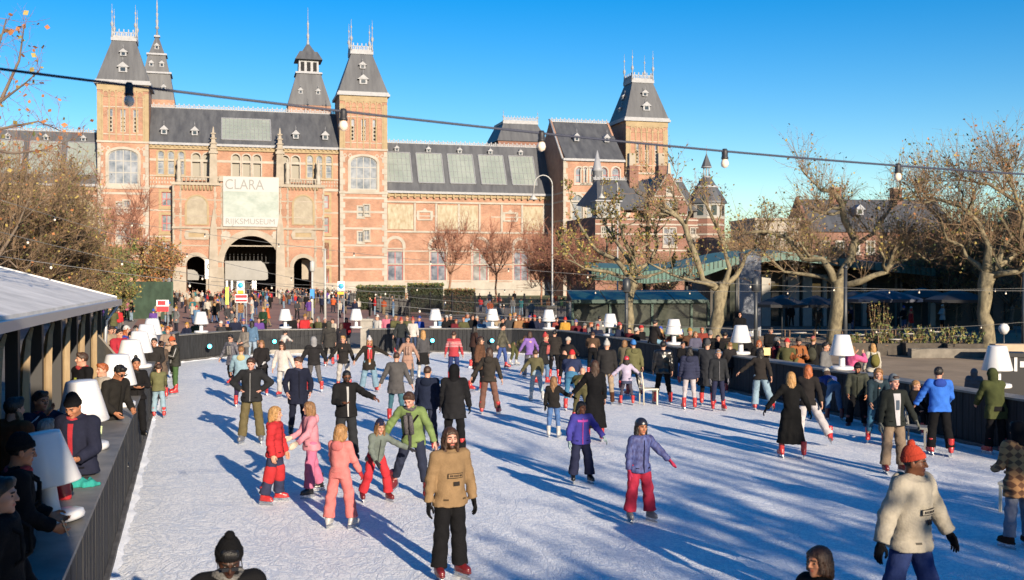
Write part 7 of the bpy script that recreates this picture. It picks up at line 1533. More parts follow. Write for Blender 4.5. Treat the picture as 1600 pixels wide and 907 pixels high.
SK(537, 609, -6, 1.79, 'blond skater in a buttoned black jacket and white trousers', ((38, 36, 36), 'hip', .035, 'plain'), ((198, 194, 190), .015), pose='armsout', hair=('short', 'blond'), sex='f', tune=dict(aL=(8, 24, 12, 20), aR=(8, 36, 12, 34)))
SK(577, 613, 14, 1.76, 'skater in a white bobble hat, red scarf and flared pale jeans with arms spread wide', ((40, 36, 32), 'thigh', .03, 'plain'), ((128, 166, 190), .035), pose='armsout', hair=('long', 'sandy'), hat=('beanie_pom', (214, 214, 220)), extras=(('scarf', (204, 30, 40), 1), ('open', (205, 200, 200), .05), ('motif', (196, 120, 50), .02, .14)), sex='f', tune=dict(aL=(4, 64, 8, 60), aR=(8, 40, 20, 34)))
SK(491, 613, 205, 1.78, 'skater with a grey hood, black jacket and side-striped grey trousers', ((34, 33, 35), 'hip', .045, 'plain'), ((88, 86, 88), .012), pose='glide', hair=None, hat=('hood', (158, 158, 162)), extras=(('band', (20, 20, 20), .1, .14),))
SK(443, 622, -8, 1.72, 'long brown-haired skater in a cream fleece jacket and white trousers', ((222, 212, 204), 'hip', .045, 'plain'), ((208, 206, 204), .02), pose='glide', hair=('long', 'brown'), sex='f', headtilt=8, tune=dict(aL=(10, 30, 12, 22), aR=(10, 20, 12, 12)))
SK(409, 618, 6, 1.72, 'fair-haired skater in a black jacket behind the man with hands on hips', ((32, 30, 32), 'hip', .035, 'plain'), (BK, .01), pose='hold', hair=('bob', 'light'), gloves=('mitten', (215, 215, 218)), sex='f')
SK(377, 636, 190, 1.72, 'person in a pale blue and yellow varsity jacket seen from behind', ((150, 186, 204), 'hip', .035, 'plain'), ((40, 30, 60), .01), pose='relaxed', hair=('short', 'light'), extras=(('hoodback', (214, 196, 132)),), tune=dict(aL=(20, 20, 40, 10)))
SK(363, 604, -20, 1.76, 'skater with sunglasses, grey scarf and a patterned dark coat', ((34, 38, 60), 'thigh', .03, 'pattern', (120, 118, 124)), (BK, .01), pose='glide', hair=('short', 'dark'), extras=(('scarf', (140, 136, 134), 1), ('glasses',)), sex='f')
SK(394, 566, 180, 1.8, 'person in a blue denim jacket and pale jeans with back to the camera', ((82, 116, 148), 'hip', .03, 'plain'), ((160, 182, 202), .015), pose='relaxed', hair=('long', 'dark'), sex='f')
SK(383, 575, -30, 1.7, 'skater in a grey fleece between the denim jacket and the patterned coat', ((140, 132, 124), 'hip', .035, 'plain'), (GR, .01), pose='hold', hair=('long', 'dark'), sex='f')
SK(274, 617, -64, 1.82, 'man in an orange beanie, black jacket with a white stripe and green trousers', ((50, 50, 46), 'hip', .04, 'plain'), ((64, 92, 52), .015), pose='phone', hair=('short', 'dark'), hat=('beanie', (206, 88, 30)), extras=(('stripe_sleeve', (215, 215, 215)), ('band', (210, 210, 210), .0, .12)), headtilt=10)
SK(252, 624, -130, 1.76, 'person in a long mottled brown coat leaning on the boards beside the orange beanie', ((104, 84, 66), 'thigh', .035, 'camo', (78, 62, 48)), (BK, .01), pose='fold', hair=('short', 'brown'), sex='f', gloves=('open', BK))
SK(248, 653, 200, 1.36, 'child in an olive jacket and pale blue jeans holding on to the kiosk-side boards', ((104, 104, 68), 'hip', .035, 'plain'), ((150, 184, 204), .02), pose='push', hair=('short', 'brown'), tune=dict(lean=4))
SK(828, 590, -160, 1.7, 'skater in a purple jacket and grey leggings by the Christmas-hatted friend', ((140, 102, 190), 'hip', .025, 'plain'), ((96, 92, 100), .0), pose='glide', hair=('bob', 'brown'), boots=('skate', 'grey'), sex='f', tune=dict(lean=4))
SK(849, 602, 60, 1.76, 'skater in a red and white striped hat with a coral scarf over a dark coat', ((34, 34, 36), 'thigh', .035, 'plain'), (JN, .01), pose='glide', hair=('short', 'light'), hat=('beanie_pom', (206, 60, 62)), extras=(('scarf', (214, 96, 92), 1),), sex='f')
SK(838, 627, 190, 1.5, 'young skater in an olive jacket, pale jeans and white skates, back turned', ((88, 84, 58), 'hip', .035, 'plain'), ((166, 190, 204), .015), pose='glide', hair=('short', 'brown'), boots=('skate', 'white'), tune=dict(lean=18, aL=(10, 40, 20, 30), aR=(20, 16, 30, 8)))
SK(866, 592, 168, 1.76, 'person in a black quilted coat gripping something pink near the corner boards', ((44, 40, 38), 'hip', .05, 'puffer'), (BK, .01), pose='hold', hair=('short', 'dark'), gloves=('open', (220, 120, 130)), sex='f')
SK(881, 604, 150, 1.72, 'person in a white fur hat and dark jacket bending over the boards', ((32, 30, 32), 'hip', .04, 'plain'), (BK, .01), pose='lean', hair=None, hat=('wool', (205, 196, 184)))
SK(893, 642, 175, 1.74, 'person in a navy parka with a ginger fur hood bending forward, red beanie showing', ((36, 46, 78), 'thigh', .05, 'plain'), ((56, 120, 160), .0), pose='lean', hair=None, hat=('beanie', (204, 22, 32)), extras=(('fur', (150, 104, 60)),), tune=dict(lean=38))
SK(908, 664, 172, 1.62, 'person in an olive parka stooping beside the long black coat', ((74, 72, 42), 'thigh', .05, 'plain'), ((84, 80, 50), .01), pose='bend', hair=None, tune=dict(lean=58))
SK(929, 690, 186, 1.82, 'skater in an ankle-length black coat holding the small girl by the hand', (BK, 'calf', .03, 'plain'), (BK, .0), pose='relaxed', hair=('long', 'brown'), sex='f', tune=dict(aL=(26, 30, 36, 30)))
SK(865, 684, 172, 1.34, 'small girl with waist-long fair hair, black jacket and blue jeans', ((32, 30, 30), 'hip', .035, 'plain'), ((70, 110, 168), .01), pose='relaxed', hair=('long', 'light'), boots=('skate', 'white'), sex='f', tune=dict(aR=(40, 40, 55, 50), aL=(4, 14, 10, 8)), gloves=('mitten', BK))
SK(948, 632, 176, 1.84, 'person in a white bobble hat, black parka and khaki trousers, back turned', ((40, 39, 40), 'hip', .05, 'plain'), ((178, 156, 130), .012), pose='relaxed', hair=None, hat=('beanie_pom', (196, 194, 190)), boots=('skate', 'brown'))
SK(979, 633, 186, 1.34, 'small child in a lilac jacket and red helmet balancing with arms out', ((196, 184, 214), 'hip', .03, 'plain'), ((62, 58, 72), .0), pose='armsout', hair=('child', 'dark'), hat=('helmet', (214, 26, 50)), extras=(('skirt', (56, 62, 88), .2),), sex='f')
SK(990, 620, 196, 1.74, 'person in an olive parka and bright blue beanie walking away', ((100, 98, 62), 'thigh', .04, 'plain'), (BK, .0), pose='walk', hair=('short', 'brown'), hat=('beanie', (36, 120, 200)), extras=(('hoodback',),))
SK(975, 610, 150, 1.62, 'fair-haired person half hidden between the olive parka and the white bobble hat', ((108, 98, 76), 'hip', .035, 'plain'), (GR, .01), pose='hold', hair=('bob', 'light'), sex='f')
SK(1036, 632, 180, 1.84, 'skater in a glossy black jacket and black trousers behind the grey chair', ((18, 18, 20), 'hip', .045, 'shiny'), (BK, .01), pose='relaxed', hair=('short', 'black'), tune=dict(lL=(2, 8, 0, 8), lR=(0, 8, -2, 8)))
SK(1077, 640, 178, 1.72, 'person in a navy quilted jacket and white trousers, hood down, back turned', ((44, 48, 72), 'hip', .05, 'puffer'), ((208, 198, 204), .0), pose='relaxed', hair=('bob', 'dark'), extras=(('hoodback', (40, 44, 66)),), sex='f')
SK(1105, 634, 160, 1.9, 'tall person in a long charcoal coat facing the terrace boards', ((42, 44, 50), 'knee', .04, 'plain'), (BK, .0), pose='relaxed', hair=('short', 'grey'), hat=('beanie', (66, 66, 70)))
SK(1122, 642, 4, 1.66, 'boy in a pale grey beanie and black zipped jacket facing the camera', ((38, 40, 44), 'hip', .035, 'plain'), ((36, 40, 66), .005), pose='relaxed', hair=('short', 'light'), hat=('beanie', (150, 150, 160)), gloves=('open', (130, 130, 140)), extras=(('zip', (110, 110, 115)),))
SK(1141, 614, 200, 1.6, 'person with a fur-trimmed hood behind the boy in the pale grey beanie', ((34, 32, 34), 'hip', .04, 'plain'), (BK, .01), pose='hold', hair=('short', 'light'), extras=(('fur', (150, 124, 96)),))
SK(1188, 642, 168, 1.74, 'skater with dark curly hair, black jacket and pale wide jeans, one foot trailing', ((42, 38, 36), 'hip', .035, 'plain'), ((150, 182, 204), .035), pose='stride', hair=('curly', 'dark'), sex='f', tune=dict(lean=14, aL=(10, 50, 20, 50), lR=(2, 16, -30, 18)))
SK(1236, 716, 176, 1.75, 'skater with long straight blond hair and a full-length black coat, arms away from the body', ((20, 20, 21), 'calf', .03, 'plain'), (BK, .0), pose='armsout', hair=('long', 'blond'), gloves=('open', BK), sex='f', tune=dict(lean=4, aL=(4, 40, 14, 34), aR=(2, 30, 12, 20), lL=(4, 8, 0, 6), lR=(-2, 10, -16, 10)))
SK(1262, 696, 165, 1.76, 'skater in a black jacket and white trousers kicking one red skate out behind', ((36, 33, 33), 'hip', .035, 'plain'), ((214, 208, 212), .03), pose='stride', hair=('long', 'ginger'), sex='f', tune=dict(lL=(4, 8, 0, 6), lR=(-6, 26, -24, 28)))
SK(1303, 657, 185, 1.62, 'person in a white woolly hat and blue jacket doubled over to fix a skate', ((40, 62, 128), 'hip', .035, 'plain'), (JN, .015), pose='bend', hair=('child', 'brown'), hat=('wool', (205, 200, 190)), boots=('skate', 'burgundy'))
SK(1340, 662, -20, 1.8, 'bearded man in a black beanie and dark olive jacket seated against the boards', ((54, 58, 42), 'hip', .04, 'camo', (38, 42, 32)), (BK, .02), pose='sit', skin='tan', hair=('short', 'black'), hat=('beanie', BK), beard=True, boots=('skate', 'burgundy'), headtilt=18, tune=dict(seat=.72, lL=(52, 8, 12, 6), lR=(52, 8, 12, 6)))
SK(1396, 740, 8, 1.84, 'young man in a grey beanie, open black jacket, white T-shirt and khaki trousers', ((34, 38, 36), 'hip', .035, 'plain'), ((152, 130, 108), .03), pose='relaxed', skin='pink', hair=('short', 'brown'), hat=('beanie', (120, 132, 142)), boots=('skate', 'burgundy'), gloves=('open', (110, 112, 104)), extras=(('open', (206, 204, 210), .07), ('motif', (70, 84, 100), .2, .38)), tune=dict(aL=(8, 22, 22, 18), aR=(4, 14, 10, 10)), headturn=8)
SK(1370, 695, -12, 1.72, 'fair curly-haired person in a grey scarf behind the young man in the grey beanie', ((34, 52, 62), 'hip', .035, 'plain'), ((44, 96, 128), .01), pose='push', hair=('curly', 'light'), extras=(('scarf', (160, 158, 158)),), sex='f', tune=dict(aR=(30, 6, 40, 0)))
SK(1425, 682, 40, 1.5, 'fair-haired person with a ponytail in a dark coat sitting by the grey chair', (BK, 'hip', .035, 'plain'), (BK, .01), pose='sit', hair=('tail', 'sandy'), sex='f', tune=dict(seat=.6))
SK(1468, 712, 172, 1.84, 'man in a vivid blue jacket and black trousers leaning on the grey chair back', ((20, 116, 232), 'hip', .05, 'plain'), (BK, .025), pose='push', hair=('short', 'dark'), extras=(('hoodback', (22, 60, 150)), ('scarf', (200, 200, 206))), tune=dict(lean=8, aL=(28, 26, 38, 22), aR=(22, 12, 60, -10)), headturn=-20)
SK(1556, 710, 190, 1.78, 'person in a dark olive hooded parka bending towards the boards', ((68, 74, 40), 'thigh', .06, 'plain'), (BK, .02), pose='relaxed', hair=None, hat=('hood', (62, 68, 38)), tune=dict(lean=14, aL=(40, 8, 60, -10), aR=(40, 8, 60, -10)))
SK(1592, 857, 196, 1.7, 'person in a brown plaid coat and pale trousers at the extreme edge of the ice', ((118, 74, 40), 'thigh', .045, 'plaid', (206, 150, 96)), ((150, 156, 176), .02), pose='hold', hair=('short', 'dark'), hat=('hood', BK), boots=('skate', 'brown'), lod=0)
SK(907, 755, 12, 1.42, 'child in a purple and blue snow jacket with pale gloves, arms held away', ((52, 50, 140), 'hip', .04, 'plain'), ((32, 36, 62), .035), pose='glide', skin='brown', hair=('child', 'dark'), boots=('skate', 'black'), gloves=('open', (170, 200, 200)), extras=(('zip', (214, 50, 150)), ('band', (190, 56, 170), .42, .47)), headturn=22, lod=1, tune=dict(aL=(20, 34, 34, 32), aR=(8, 18, 20, 6), lL=(6, 10, 0, 6), lR=(6, 6, -12, 4)))
SK(999, 815, 22, 1.5, 'girl in a dark helmet, blue speckled jacket and crimson trousers gliding with an arm out', ((34, 34, 88), 'hip', .04, 'pattern', (84, 98, 160)), ((176, 14, 60), .035), pose='glide', skin='tan', hair=('child', 'dark'), hat=('helmet', (30, 30, 40)), boots=('skate', 'grey'), gloves=('mitten', (170, 20, 70)), sex='f', lod=0, tune=dict(lean=6, aL=(14, 44, 26, 42), aR=(6, 14, 14, 6), lL=(6, 8, 0, 6), lR=(-2, 6, -4, 6)))
SK(626, 556, 30, 1.76, 'person in a dark jacket and Christmas hat skating near the far boards', ((38, 42, 44), 'hip', .035, 'plain'), (DJ, .0), pose='glide', hair=('short', 'light'), hat=('beanie_pom', (196, 36, 40)))
SK(645, 555, 5, 1.74, 'person in a white sweater and Christmas hat skating near the far boards', ((214, 208, 202), 'hip', .025, 'plain'), ((50, 66, 96), .005), pose='relaxed', hair=('short', 'light'), hat=('beanie_pom', (206, 50, 52)))
SK(636, 551, -15, 1.8, 'person in an olive overcoat between two Christmas-hatted skaters', ((86, 86, 56), 'thigh', .035, 'plain'), (GR, .0), pose='relaxed', hair=('crop', 'light'))
SK(514, 572, 186, 1.86, 'person in a dark hooded parka at the step by the far boards', ((54, 52, 50), 'thigh', .045, 'plain'), (BK, .01), pose='relaxed', hair=None, hat=('hood', (62, 60, 54)))
SK(533, 566, 170, 1.7, 'long brown-haired person in a dark coat beside the pale pillar', ((40, 38, 44), 'thigh', .03, 'plain'), (BK, .0), pose='relaxed', hair=('long', 'brown'), sex='f')
SK(440, 563, 150, 1.3, 'child in a white jacket clambering against the far boards', ((210, 206, 200), 'hip', .035, 'plain'), (BK, .01), pose='lean', hair=('short', 'dark'))
SK(739, 575, 120, 1.7, 'dark-coated skater slightly behind the camouflage jacket', ((54, 36, 32), 'hip', .03, 'plain'), (BK, .0), pose='glide', hair=('long', 'dark'), sex='f')
SK(803, 572, 60, 1.6, 'skater crouching low in olive clothes beside the far boards', ((84, 80, 54), 'hip', .035, 'plain'), (OL, .01), pose='bend', hair=('short', 'brown'), boots=('skate', 'white'))
SK(926, 588, 176, 1.72, 'person in a brown jacket resting both arms on the corner boards', ((78, 60, 46), 'hip', .045, 'plain'), (BK, .01), pose='lean', hair=('short', 'brown'))
SK(1066, 600, 20, 1.4, 'dark-haired child in black and blue by the terrace boards', (BK, 'hip', .035, 'plain'), ((30, 80, 160), .01), pose='hold', hair=('short', 'black'))

# ---------------------------------------------------------------- onlookers on the kiosk side (timber deck) and behind the boards
def SP(px, pytop, D, h, heading, label, top, bot=(BK, .02), z=0, **k):
    p = at(px, 434, D); q = (p.x, p.y, z); k.setdefault('boots', ('shoe', 'black')); k.setdefault('group', 'onlookers behind the barrier'); lod = k.pop('lod', 0 if D < 14 else (1 if D < 24 else 2)); return person(q, heading, h, lod=lod, label=label, top=top, bot=bot, **k)
SP(18, 0, 8.9, 1.80, 118, 'man in a black beanie and red hood holding up a phone, with a backpack', (BK, 'hip', .05, 'plain'), z=DK, skin='tan', hair=('crop', 'black'), hat=('beanie', BK), pose='hold', extras=(('scarf', (190, 30, 36)), ('pack', (20, 20, 22)), ('phone',)), headtilt=6)
SP(-4, 0, 7.2, 1.78, 100, 'dark-clothed onlooker with a scuffed bag cut off at the lower edge', (BK, 'hip', .05, 'plain'), z=DK, hair=('short', 'dark'), extras=(('pack', (24, 24, 26)),), pose='relaxed', lod=1)
SP(122, 0, 12.4, 1.78, -8, 'seated man in a black beanie, navy coat and red hooded top looking down', ((30, 33, 52), 'hip', .06, 'plain'), z=DK, skin='tan', hair=('crop', 'black'), hat=('beanie_tall', BK), pose='hold', extras=(('open', (176, 26, 44), .035), ('scarf', (186, 28, 46))), headtilt=24)
SP(20, 0, 11.6, 1.83, 150, 'person in a thick brown coat with a fur collar, back turned under the kiosk roof', ((104, 58, 28), 'thigh', .07, 'plain'), z=DK, hair=('short', 'dark'), extras=(('fur', (150, 120, 84)),), lod=1)
SP(62, 0, 12.9, 1.76, 60, 'person in a navy tracksuit top with a white stripe shading the eyes with both hands', ((28, 32, 52), 'hip', .04, 'plain'), z=DK, skin='tan', hair=('short', 'dark'), pose='shade', extras=(('stripe_sleeve', (205, 205, 210)), ('scarf', (150, 30, 34))), lod=1)
SP(70, 0, 11.3, 1.62, 170, 'grey-haired onlooker seen from behind between the near white lamp and the navy coat', ((40, 36, 38), 'hip', .04, 'plain'), z=DK, hair=('short', 'grey'), lod=1)
SP(172, 0, 17.2, 1.76, 62, 'man in sunglasses and a black coat leaning over the barrier shelf', ((34, 32, 30), 'hip', .04, 'plain'), z=DK, skin='tan', hair=('short', 'black'), pose='hold', extras=(('glasses',),), headtilt=22, tune=dict(lean=14))
SP(128, 0, 19.5, 1.76, -30, 'kiosk worker in a black top with a small yellow badge, red collar', (BK, 'hip', .03, 'plain'), z=DK, hair=('short', 'brown'), extras=(('motif', (190, 200, 60), .3, .36), ('scarf', (170, 30, 34))), headturn=-30)
SP(160, 0, 18.2, 1.66, -40, 'red-blond onlooker in a pale coat behind the man in sunglasses', ((200, 190, 176), 'hip', .04, 'plain'), z=DK, hair=('short', 'ginger'), sex='f')
SP(212, 0, 20.8, 1.52, 30, 'girl with a dark hair bun and black coat sitting on the barrier shelf', ((24, 23, 25), 'hip', .04, 'plain'), z=DK, skin='tan', hair=('bun', 'black'), pose='fold', sex='f', extras=(('scarf', BK),))
SP(199, 0, 27.2, 1.78, 70, 'man with close-cropped hair and green-grey jacket bending over the barrier', ((76, 80, 74), 'hip', .04, 'plain'), z=DK, hair=('crop', 'dark'), pose='fold', tune=dict(lean=12))
SP(186, 0, 28.0, 1.78, 60, 'onlooker in a crimson padded jacket next to the green-grey jacket', ((176, 24, 48), 'hip', .05, 'puffer'), z=DK, hair=('short', 'dark'), pose='fold')
SP(241, 0, 29.3, 1.72, 10, 'dark-haired man in black standing between two white lamps', ((40, 38, 38), 'hip', .04, 'plain'), z=0.3, hair=('short', 'black'), pose='hold')
SP(262, 0, 38.0, 1.7, 0, 'onlooker in a bright orange hat near the last kiosk-side lamps', ((176, 150, 130), 'hip', .05, 'plain'), z=.2, hat=('beanie', (232, 120, 20)), hair=('short', 'brown'), pose='fold')
SP(104, 0, 22.5, 1.75, -60, 'kiosk visitor in a bright blue jacket under the roof', ((24, 92, 200), 'hip', .04, 'plain'), z=DK, hair=('short', 'dark'))
SP(92, 0, 20.0, 1.7, -80, 'kiosk visitor in a pale blue padded coat behind the worker', ((120, 160, 186), 'hip', .05, 'puffer'), z=DK, hair=('bob', 'dark'), sex='f')
# terrace side
for a_ in ((883, 52.0, 1.72, 200, 'person in a mustard yellow raincoat and red hat at the corner of the boards', ((214, 160, 36), 'thigh', .05, 'plain'), dict(hat=('beanie', (206, 40, 30)), hair=('short', 'brown'))),
           (870, 52.6, 1.7, 30, 'person in an orange and maroon jacket beside the mustard raincoat', ((170, 62, 34), 'hip', .045, 'camo', (90, 26, 40)), dict(hair=('short', 'brown'))),
           (937, 54, 1.72, 190, 'person in a light grey sweater sitting by the pavilion glass', ((140, 142, 144), 'hip', .04, 'plain'), dict(hair=('short', 'dark'))),
           (995, 41.5, 1.7, 100, 'onlooker in black perched on the boards by the white pavilion lamp', (BK, 'hip', .045, 'plain'), dict(hair=('short', 'black'), hat=('beanie', (200, 196, 190)))),
           (1020, 39.2, 1.72, 120, 'person in pale blue jeans sitting on the boards with legs over the side', ((30, 28, 30), 'hip', .045, 'plain'), dict(bot=((120, 170, 200), .01), pose='sit', z=.35, tune=dict(seat=.95), hair=('short', 'dark'))),
           (1086, 39.0, 1.7, 10, 'onlooker in a mauve scarf sitting with bare hands raised before the terrace', ((86, 86, 110), 'hip', .04, 'plain'), dict(hair=('bob', 'light'), bot=(JN, .01), pose='hold', sex='f')),
           (1097, 42.0, 1.72, 0, 'red-haired onlooker in a rust scarf behind the mauve scarf', ((130, 52, 40), 'hip', .04, 'plain'), dict(hair=('short', 'ginger'))),
           (1110, 37.5, 1.8, 170, 'broad onlooker in black with a grey beanie at the terrace boards', ((26, 27, 30), 'hip', .05, 'plain'), dict(hair=('crop', 'grey'), hat=('beanie', (128, 124, 120)))),
           (1133, 38.5, 1.72, 165, 'onlooker in a dark brown quilted coat by the pale plane trunk', ((40, 36, 36), 'thigh', .05, 'puffer'), dict(hair=('short', 'dark'))),
           (1156, 46, 1.8, -10, 'hooded onlooker in black standing on something behind the plane trunk', (BK, 'hip', .045, 'plain'), dict(hair=None, hat=('hood', BK), z=.4)),
           (1186, 33.8, 1.68, 0, 'onlooker in a thick beige scarf and black coat carrying a yellow bag', ((28, 27, 29), 'hip', .05, 'plain'), dict(hair=('bob', 'ginger'), extras=(('scarf', (170, 152, 130)),), sex='f')),
           (1203, 40, 1.82, 20, 'onlooker in black with white gloves in the shade of the terrace', (BK, 'hip', .04, 'plain'), dict(hair=('short', 'dark'), gloves=('mitten', (200, 200, 200)), pose='hold')),
           (1247, 33.0, 1.82, 10, 'man in a camel coat and dark cap reading beside the terrace boards', ((168, 98, 46), 'thigh', .055, 'plain'), dict(hair=('short', 'dark'), hat=('beanie', (60, 60, 62)), pose='phone', extras=(('pack', (60, 48, 40)),), headturn=-25, beard=True)),
           (1271, 33.8, 1.82, 150, 'person in a pink cap with a black backpack beside the camel coat', ((26, 26, 28), 'hip', .045, 'plain'), dict(hair=('short', 'light'), hat=('cap', (214, 104, 106)), bot=((190, 184, 170), .02), extras=(('pack', (60, 60, 50)),))),
           (1331, 30.5, 1.72, 120, 'person in a bright bubblegum-pink padded coat at the terrace boards', ((244, 92, 158), 'thigh', .06, 'plain'), dict(hair=('bob', 'light'), pose='shade', sex='f', bot=((180, 170, 170), .01))),
           (1364, 32.2, 1.68, 186, 'person in a cream jacket and jeans with a small olive backpack', ((206, 200, 186), 'hip', .04, 'plain'), dict(hair=('child', 'blond'), bot=((50, 104, 160), .01), extras=(('pack', (110, 104, 46)),), sex='f')),
           (1523, 27.5, 1.25, 150, 'child in a silvery grey padded jacket half hidden by the large white lamp', ((120, 122, 128), 'hip', .06, 'puffer'), dict(hair=None, hat=('hood', (120, 122, 128))))):
    px, D, h, hd, lb_, tp, kw = a_; SP(px, 0, D, h, hd, lb_, tp, kw.pop('bot', (BK, .015)), kw.pop('z', 0), **kw)
# objects held or lying about
t = thing('red_bag', 'shiny red bag standing on the near barrier shelf', 'bag', (-4.72, 11.0, 1.345)); V_, Q_ = nets(lambda X, Y, Z: np.maximum(ell(X / (1 - .5 * (Z - .02)), Y, Z * .8, (0, 0, .1), (.125, .085, .2)) + .006 * np.sin(X * 45 + Z * 20), np.maximum(-Z, Z - .28 - .03 * np.cos(X * 12))), (-.2, -.15, -.02), (.2, .15, .42), .01); link('bag_body', npmesh('bag', V_, Q_), fabric((206, 16, 36), 'shiny'), t); b = MB(); b.tube([(-.06, 0, .33), (-.05, 0, .4), (.05, 0, .4), (.06, 0, .33)], .012, 6); b.build('handle', BLACKP, t)
t = thing('teal_mitt', 'teal knitted cloth lying beside the shiny red bag', 'cloth', (-4.8, 11.7, 1.345)); V_, Q_ = nets(lambda X, Y, Z: np.maximum(ell(X, Y, Z, (0, 0, .02), (.2, .12, .08)) + .012 * np.sin(X * 50) * np.sin(Y * 40), -Z), (-.25, -.2, -.01), (.25, .2, .15), .012); link('cloth', npmesh('c', V_, Q_), fabric((20, 170, 160)), t); b = MB(); b.box(-.1, .1, -.03, .03, .06, .1); b.build('cloth_label', BLACKP, t)
b = MB(); b.lathe(0, 0, [(.03, 0), (.04, .11), (.043, .115), (.036, .115), (.0, .02)], 14, cap=False); o = b.build('paper_cup', mat('cup_lime', (.55, .62, .35), .6)); o.location = (-6.1, 15.6, 1.345); tag(o, 'pale lime paper cup on the shelf by the man in sunglasses', 'cup')
b = MB(); b.box(-.11, .11, -.05, .05, 0, .24); o = b.build('yellow_bag', mat('bag_yellow', (.6, .47, .2), .6)); p = at(1198, 434, 33.4); o.location = (p.x, p.y, HB + .05); tag(o, 'yellow and white paper bag on the boards next to the beige scarf', 'bag')
def aid_chair(px, py, rz, label, col):
    p = gp(px, py); t = thing('wooden_chair', label, 'chair', p, R(rz), 'chairs pushed over the ice'); m_ = mat('chair_' + col, {'grey': (.2, .2, .19), 'pale': (.45, .42, .34)}[col], .6)
    for sx in (-1, 1):
        b = MB(); b.box(sx * .2 - .02, sx * .2 + .02, -.22, -.18, 0, .45); b.build('leg', m_, t); b = MB(); b.tube([(sx * .2, .2, 0), (sx * .2, .2, .45), (sx * .19, .26, .95)], .022, 6); b.build('leg', m_, t)
    b = MB(); b.box(-.23, .23, -.24, .22, .43, .47); b.box(-.19, .19, -.2, -.18, .36, .43); b.build('seat', m_, t)
    b = MB(); b.box(-.2, .2, .235, .27, .86, .94); b.tube([(-.18, .22, .52), (.18, .25, .86)], .014, 5); b.tube([(.18, .22, .52), (-.18, .25, .86)], .014, 5); b.box(-.2, .2, .2, .23, .5, .53); b.build('backrest', m_, t)
aid_chair(1013, 632, 100, 'grey wooden cross-backed chair in front of the glossy black jacket', 'pale'); aid_chair(1432, 700, 60, 'grey wooden cross-backed chair held by the man in vivid blue', 'grey'); aid_chair(1590, 800, -40, 'pale wooden chair at the extreme edge beside the plaid coat', 'pale')

# ---------------------------------------------------------------- the crowd further off: figures of a few kinds, copied with clothes of their own
CP = {}
def crowd_proto(i):
    if i in CP: return CP[i]
    sp = [('relaxed', 'short', 'hip', 'm'), ('hold', 'short', 'hip', 'm'), ('walk', 'long', 'thigh', 'f'), ('fold', 'bob', 'thigh', 'f'), ('phone', 'short', 'thigh', 'm'), ('walk', 'short', 'hip', 'm'), ('relaxed', 'long', 'hip', 'f'), ('pockets', 'crop', 'thigh', 'm')][i % 8]
    t = person((0, 0, -500), 0, 1.74, pose=sp[0], lod=3, hair=(sp[1], 'brown'), hat=('beanie', BK) if i >= 8 else None, top=(BK, sp[2], .04, 'plain'), bot=(BK, .01), boots=('shoe', 'black'), label='p%d' % i, sex=sp[3])
    CP[i] = t; return t
CN = {'black': (24, 24, 26), 'navy': (28, 34, 56), 'charcoal': (56, 56, 60), 'grey': (116, 116, 118), 'cream': (210, 200, 184), 'white': (220, 218, 214), 'camel': (160, 116, 72), 'brown': (84, 58, 42), 'rust': (166, 74, 34), 'orange': (228, 98, 24), 'red': (196, 26, 36), 'maroon': (96, 24, 36), 'pink': (226, 120, 150), 'magenta': (216, 30, 130), 'purple': (92, 56, 140), 'royal blue': (30, 72, 170), 'sky blue': (110, 160, 204), 'teal': (34, 110, 118), 'olive': (84, 84, 52), 'dark green': (34, 60, 42), 'mustard': (196, 148, 44), 'beige': (176, 156, 128), 'denim': (80, 108, 142)}
CW = {'black': 14, 'navy': 6, 'charcoal': 5, 'grey': 4, 'cream': 4, 'white': 3, 'camel': 3, 'brown': 4, 'rust': 2, 'orange': 1, 'red': 2.5, 'maroon': 1.5, 'pink': 1, 'magenta': .6, 'purple': 1, 'royal blue': 2, 'sky blue': 1.5, 'teal': 1.2, 'olive': 3, 'dark green': 1.5, 'mustard': 1, 'beige': 3, 'denim': 2}
LG = {'black': (24, 24, 26), 'blue': (62, 88, 130), 'pale blue': (140, 166, 190), 'grey': (96, 96, 98), 'khaki': (136, 118, 92), 'dark': (40, 40, 52)}
HN = {'brown': 'brown', 'dark': 'dark', 'blond': 'blond', 'ginger': 'ginger', 'grey': 'grey'}
used = set(); cr = random.Random(77)
def crowd_one(px, D, where, z=0, top=None, facing=None, h=None, group='crowd on the square beyond the ice'):
    for _ in range(400):
        tn = top or cr.choices(list(CW), list(CW.values()))[0]; ln = cr.choice(list(LG)); hn = cr.choice(list(HN)); hatn = cr.choice([None, None, None, 'black', 'white', 'red', 'grey', 'mustard', 'royal blue'])
        i = cr.randrange(8) + (8 if hatn else 0); ck = ['jacket', 'jacket', 'coat', 'coat', 'coat', 'jacket', 'jacket', 'coat'][i % 8]
        key = (tn, ln, hatn or hn, ck, where)
        if key not in used: break
    used.add(key); src = crowd_proto(i); r_ = src.copy(); COL.objects.link(r_); p = at(px, 434, D); r_.location = (p.x, p.y, z); hh = h or cr.uniform(.92, 1.08); r_.scale = (hh, hh, hh)
    fc = facing if facing is not None else cr.choice([0, 180, 180, 90, -90, 30, 200, -40]) + cr.uniform(-25, 25); r_.rotation_euler = (0, 0, R(fc))
    r_['label'] = 'person in %s %s, %s trousers, %s, %s' % (tn, ck, ln, (hatn + ' hat') if hatn else hn + ' hair', where); r_['group'] = group
    for ch in src.children:
        c = ch.copy(); COL.objects.link(c); c.parent = r_; nm = ch.name.split('.')[0]
        m_ = {'jacket': fabric(CN[tn]), 'coat': fabric(CN[tn]), 'trousers': fabric(LG[ln]), 'hair': skinmats('fair', HN[hn])[5], 'hat': fabric(CN[hatn]) if hatn else None}.get(nm)
        if m_: c.material_slots[0].link = 'OBJECT'; c.material_slots[0].material = m_
    return r_
taken = []
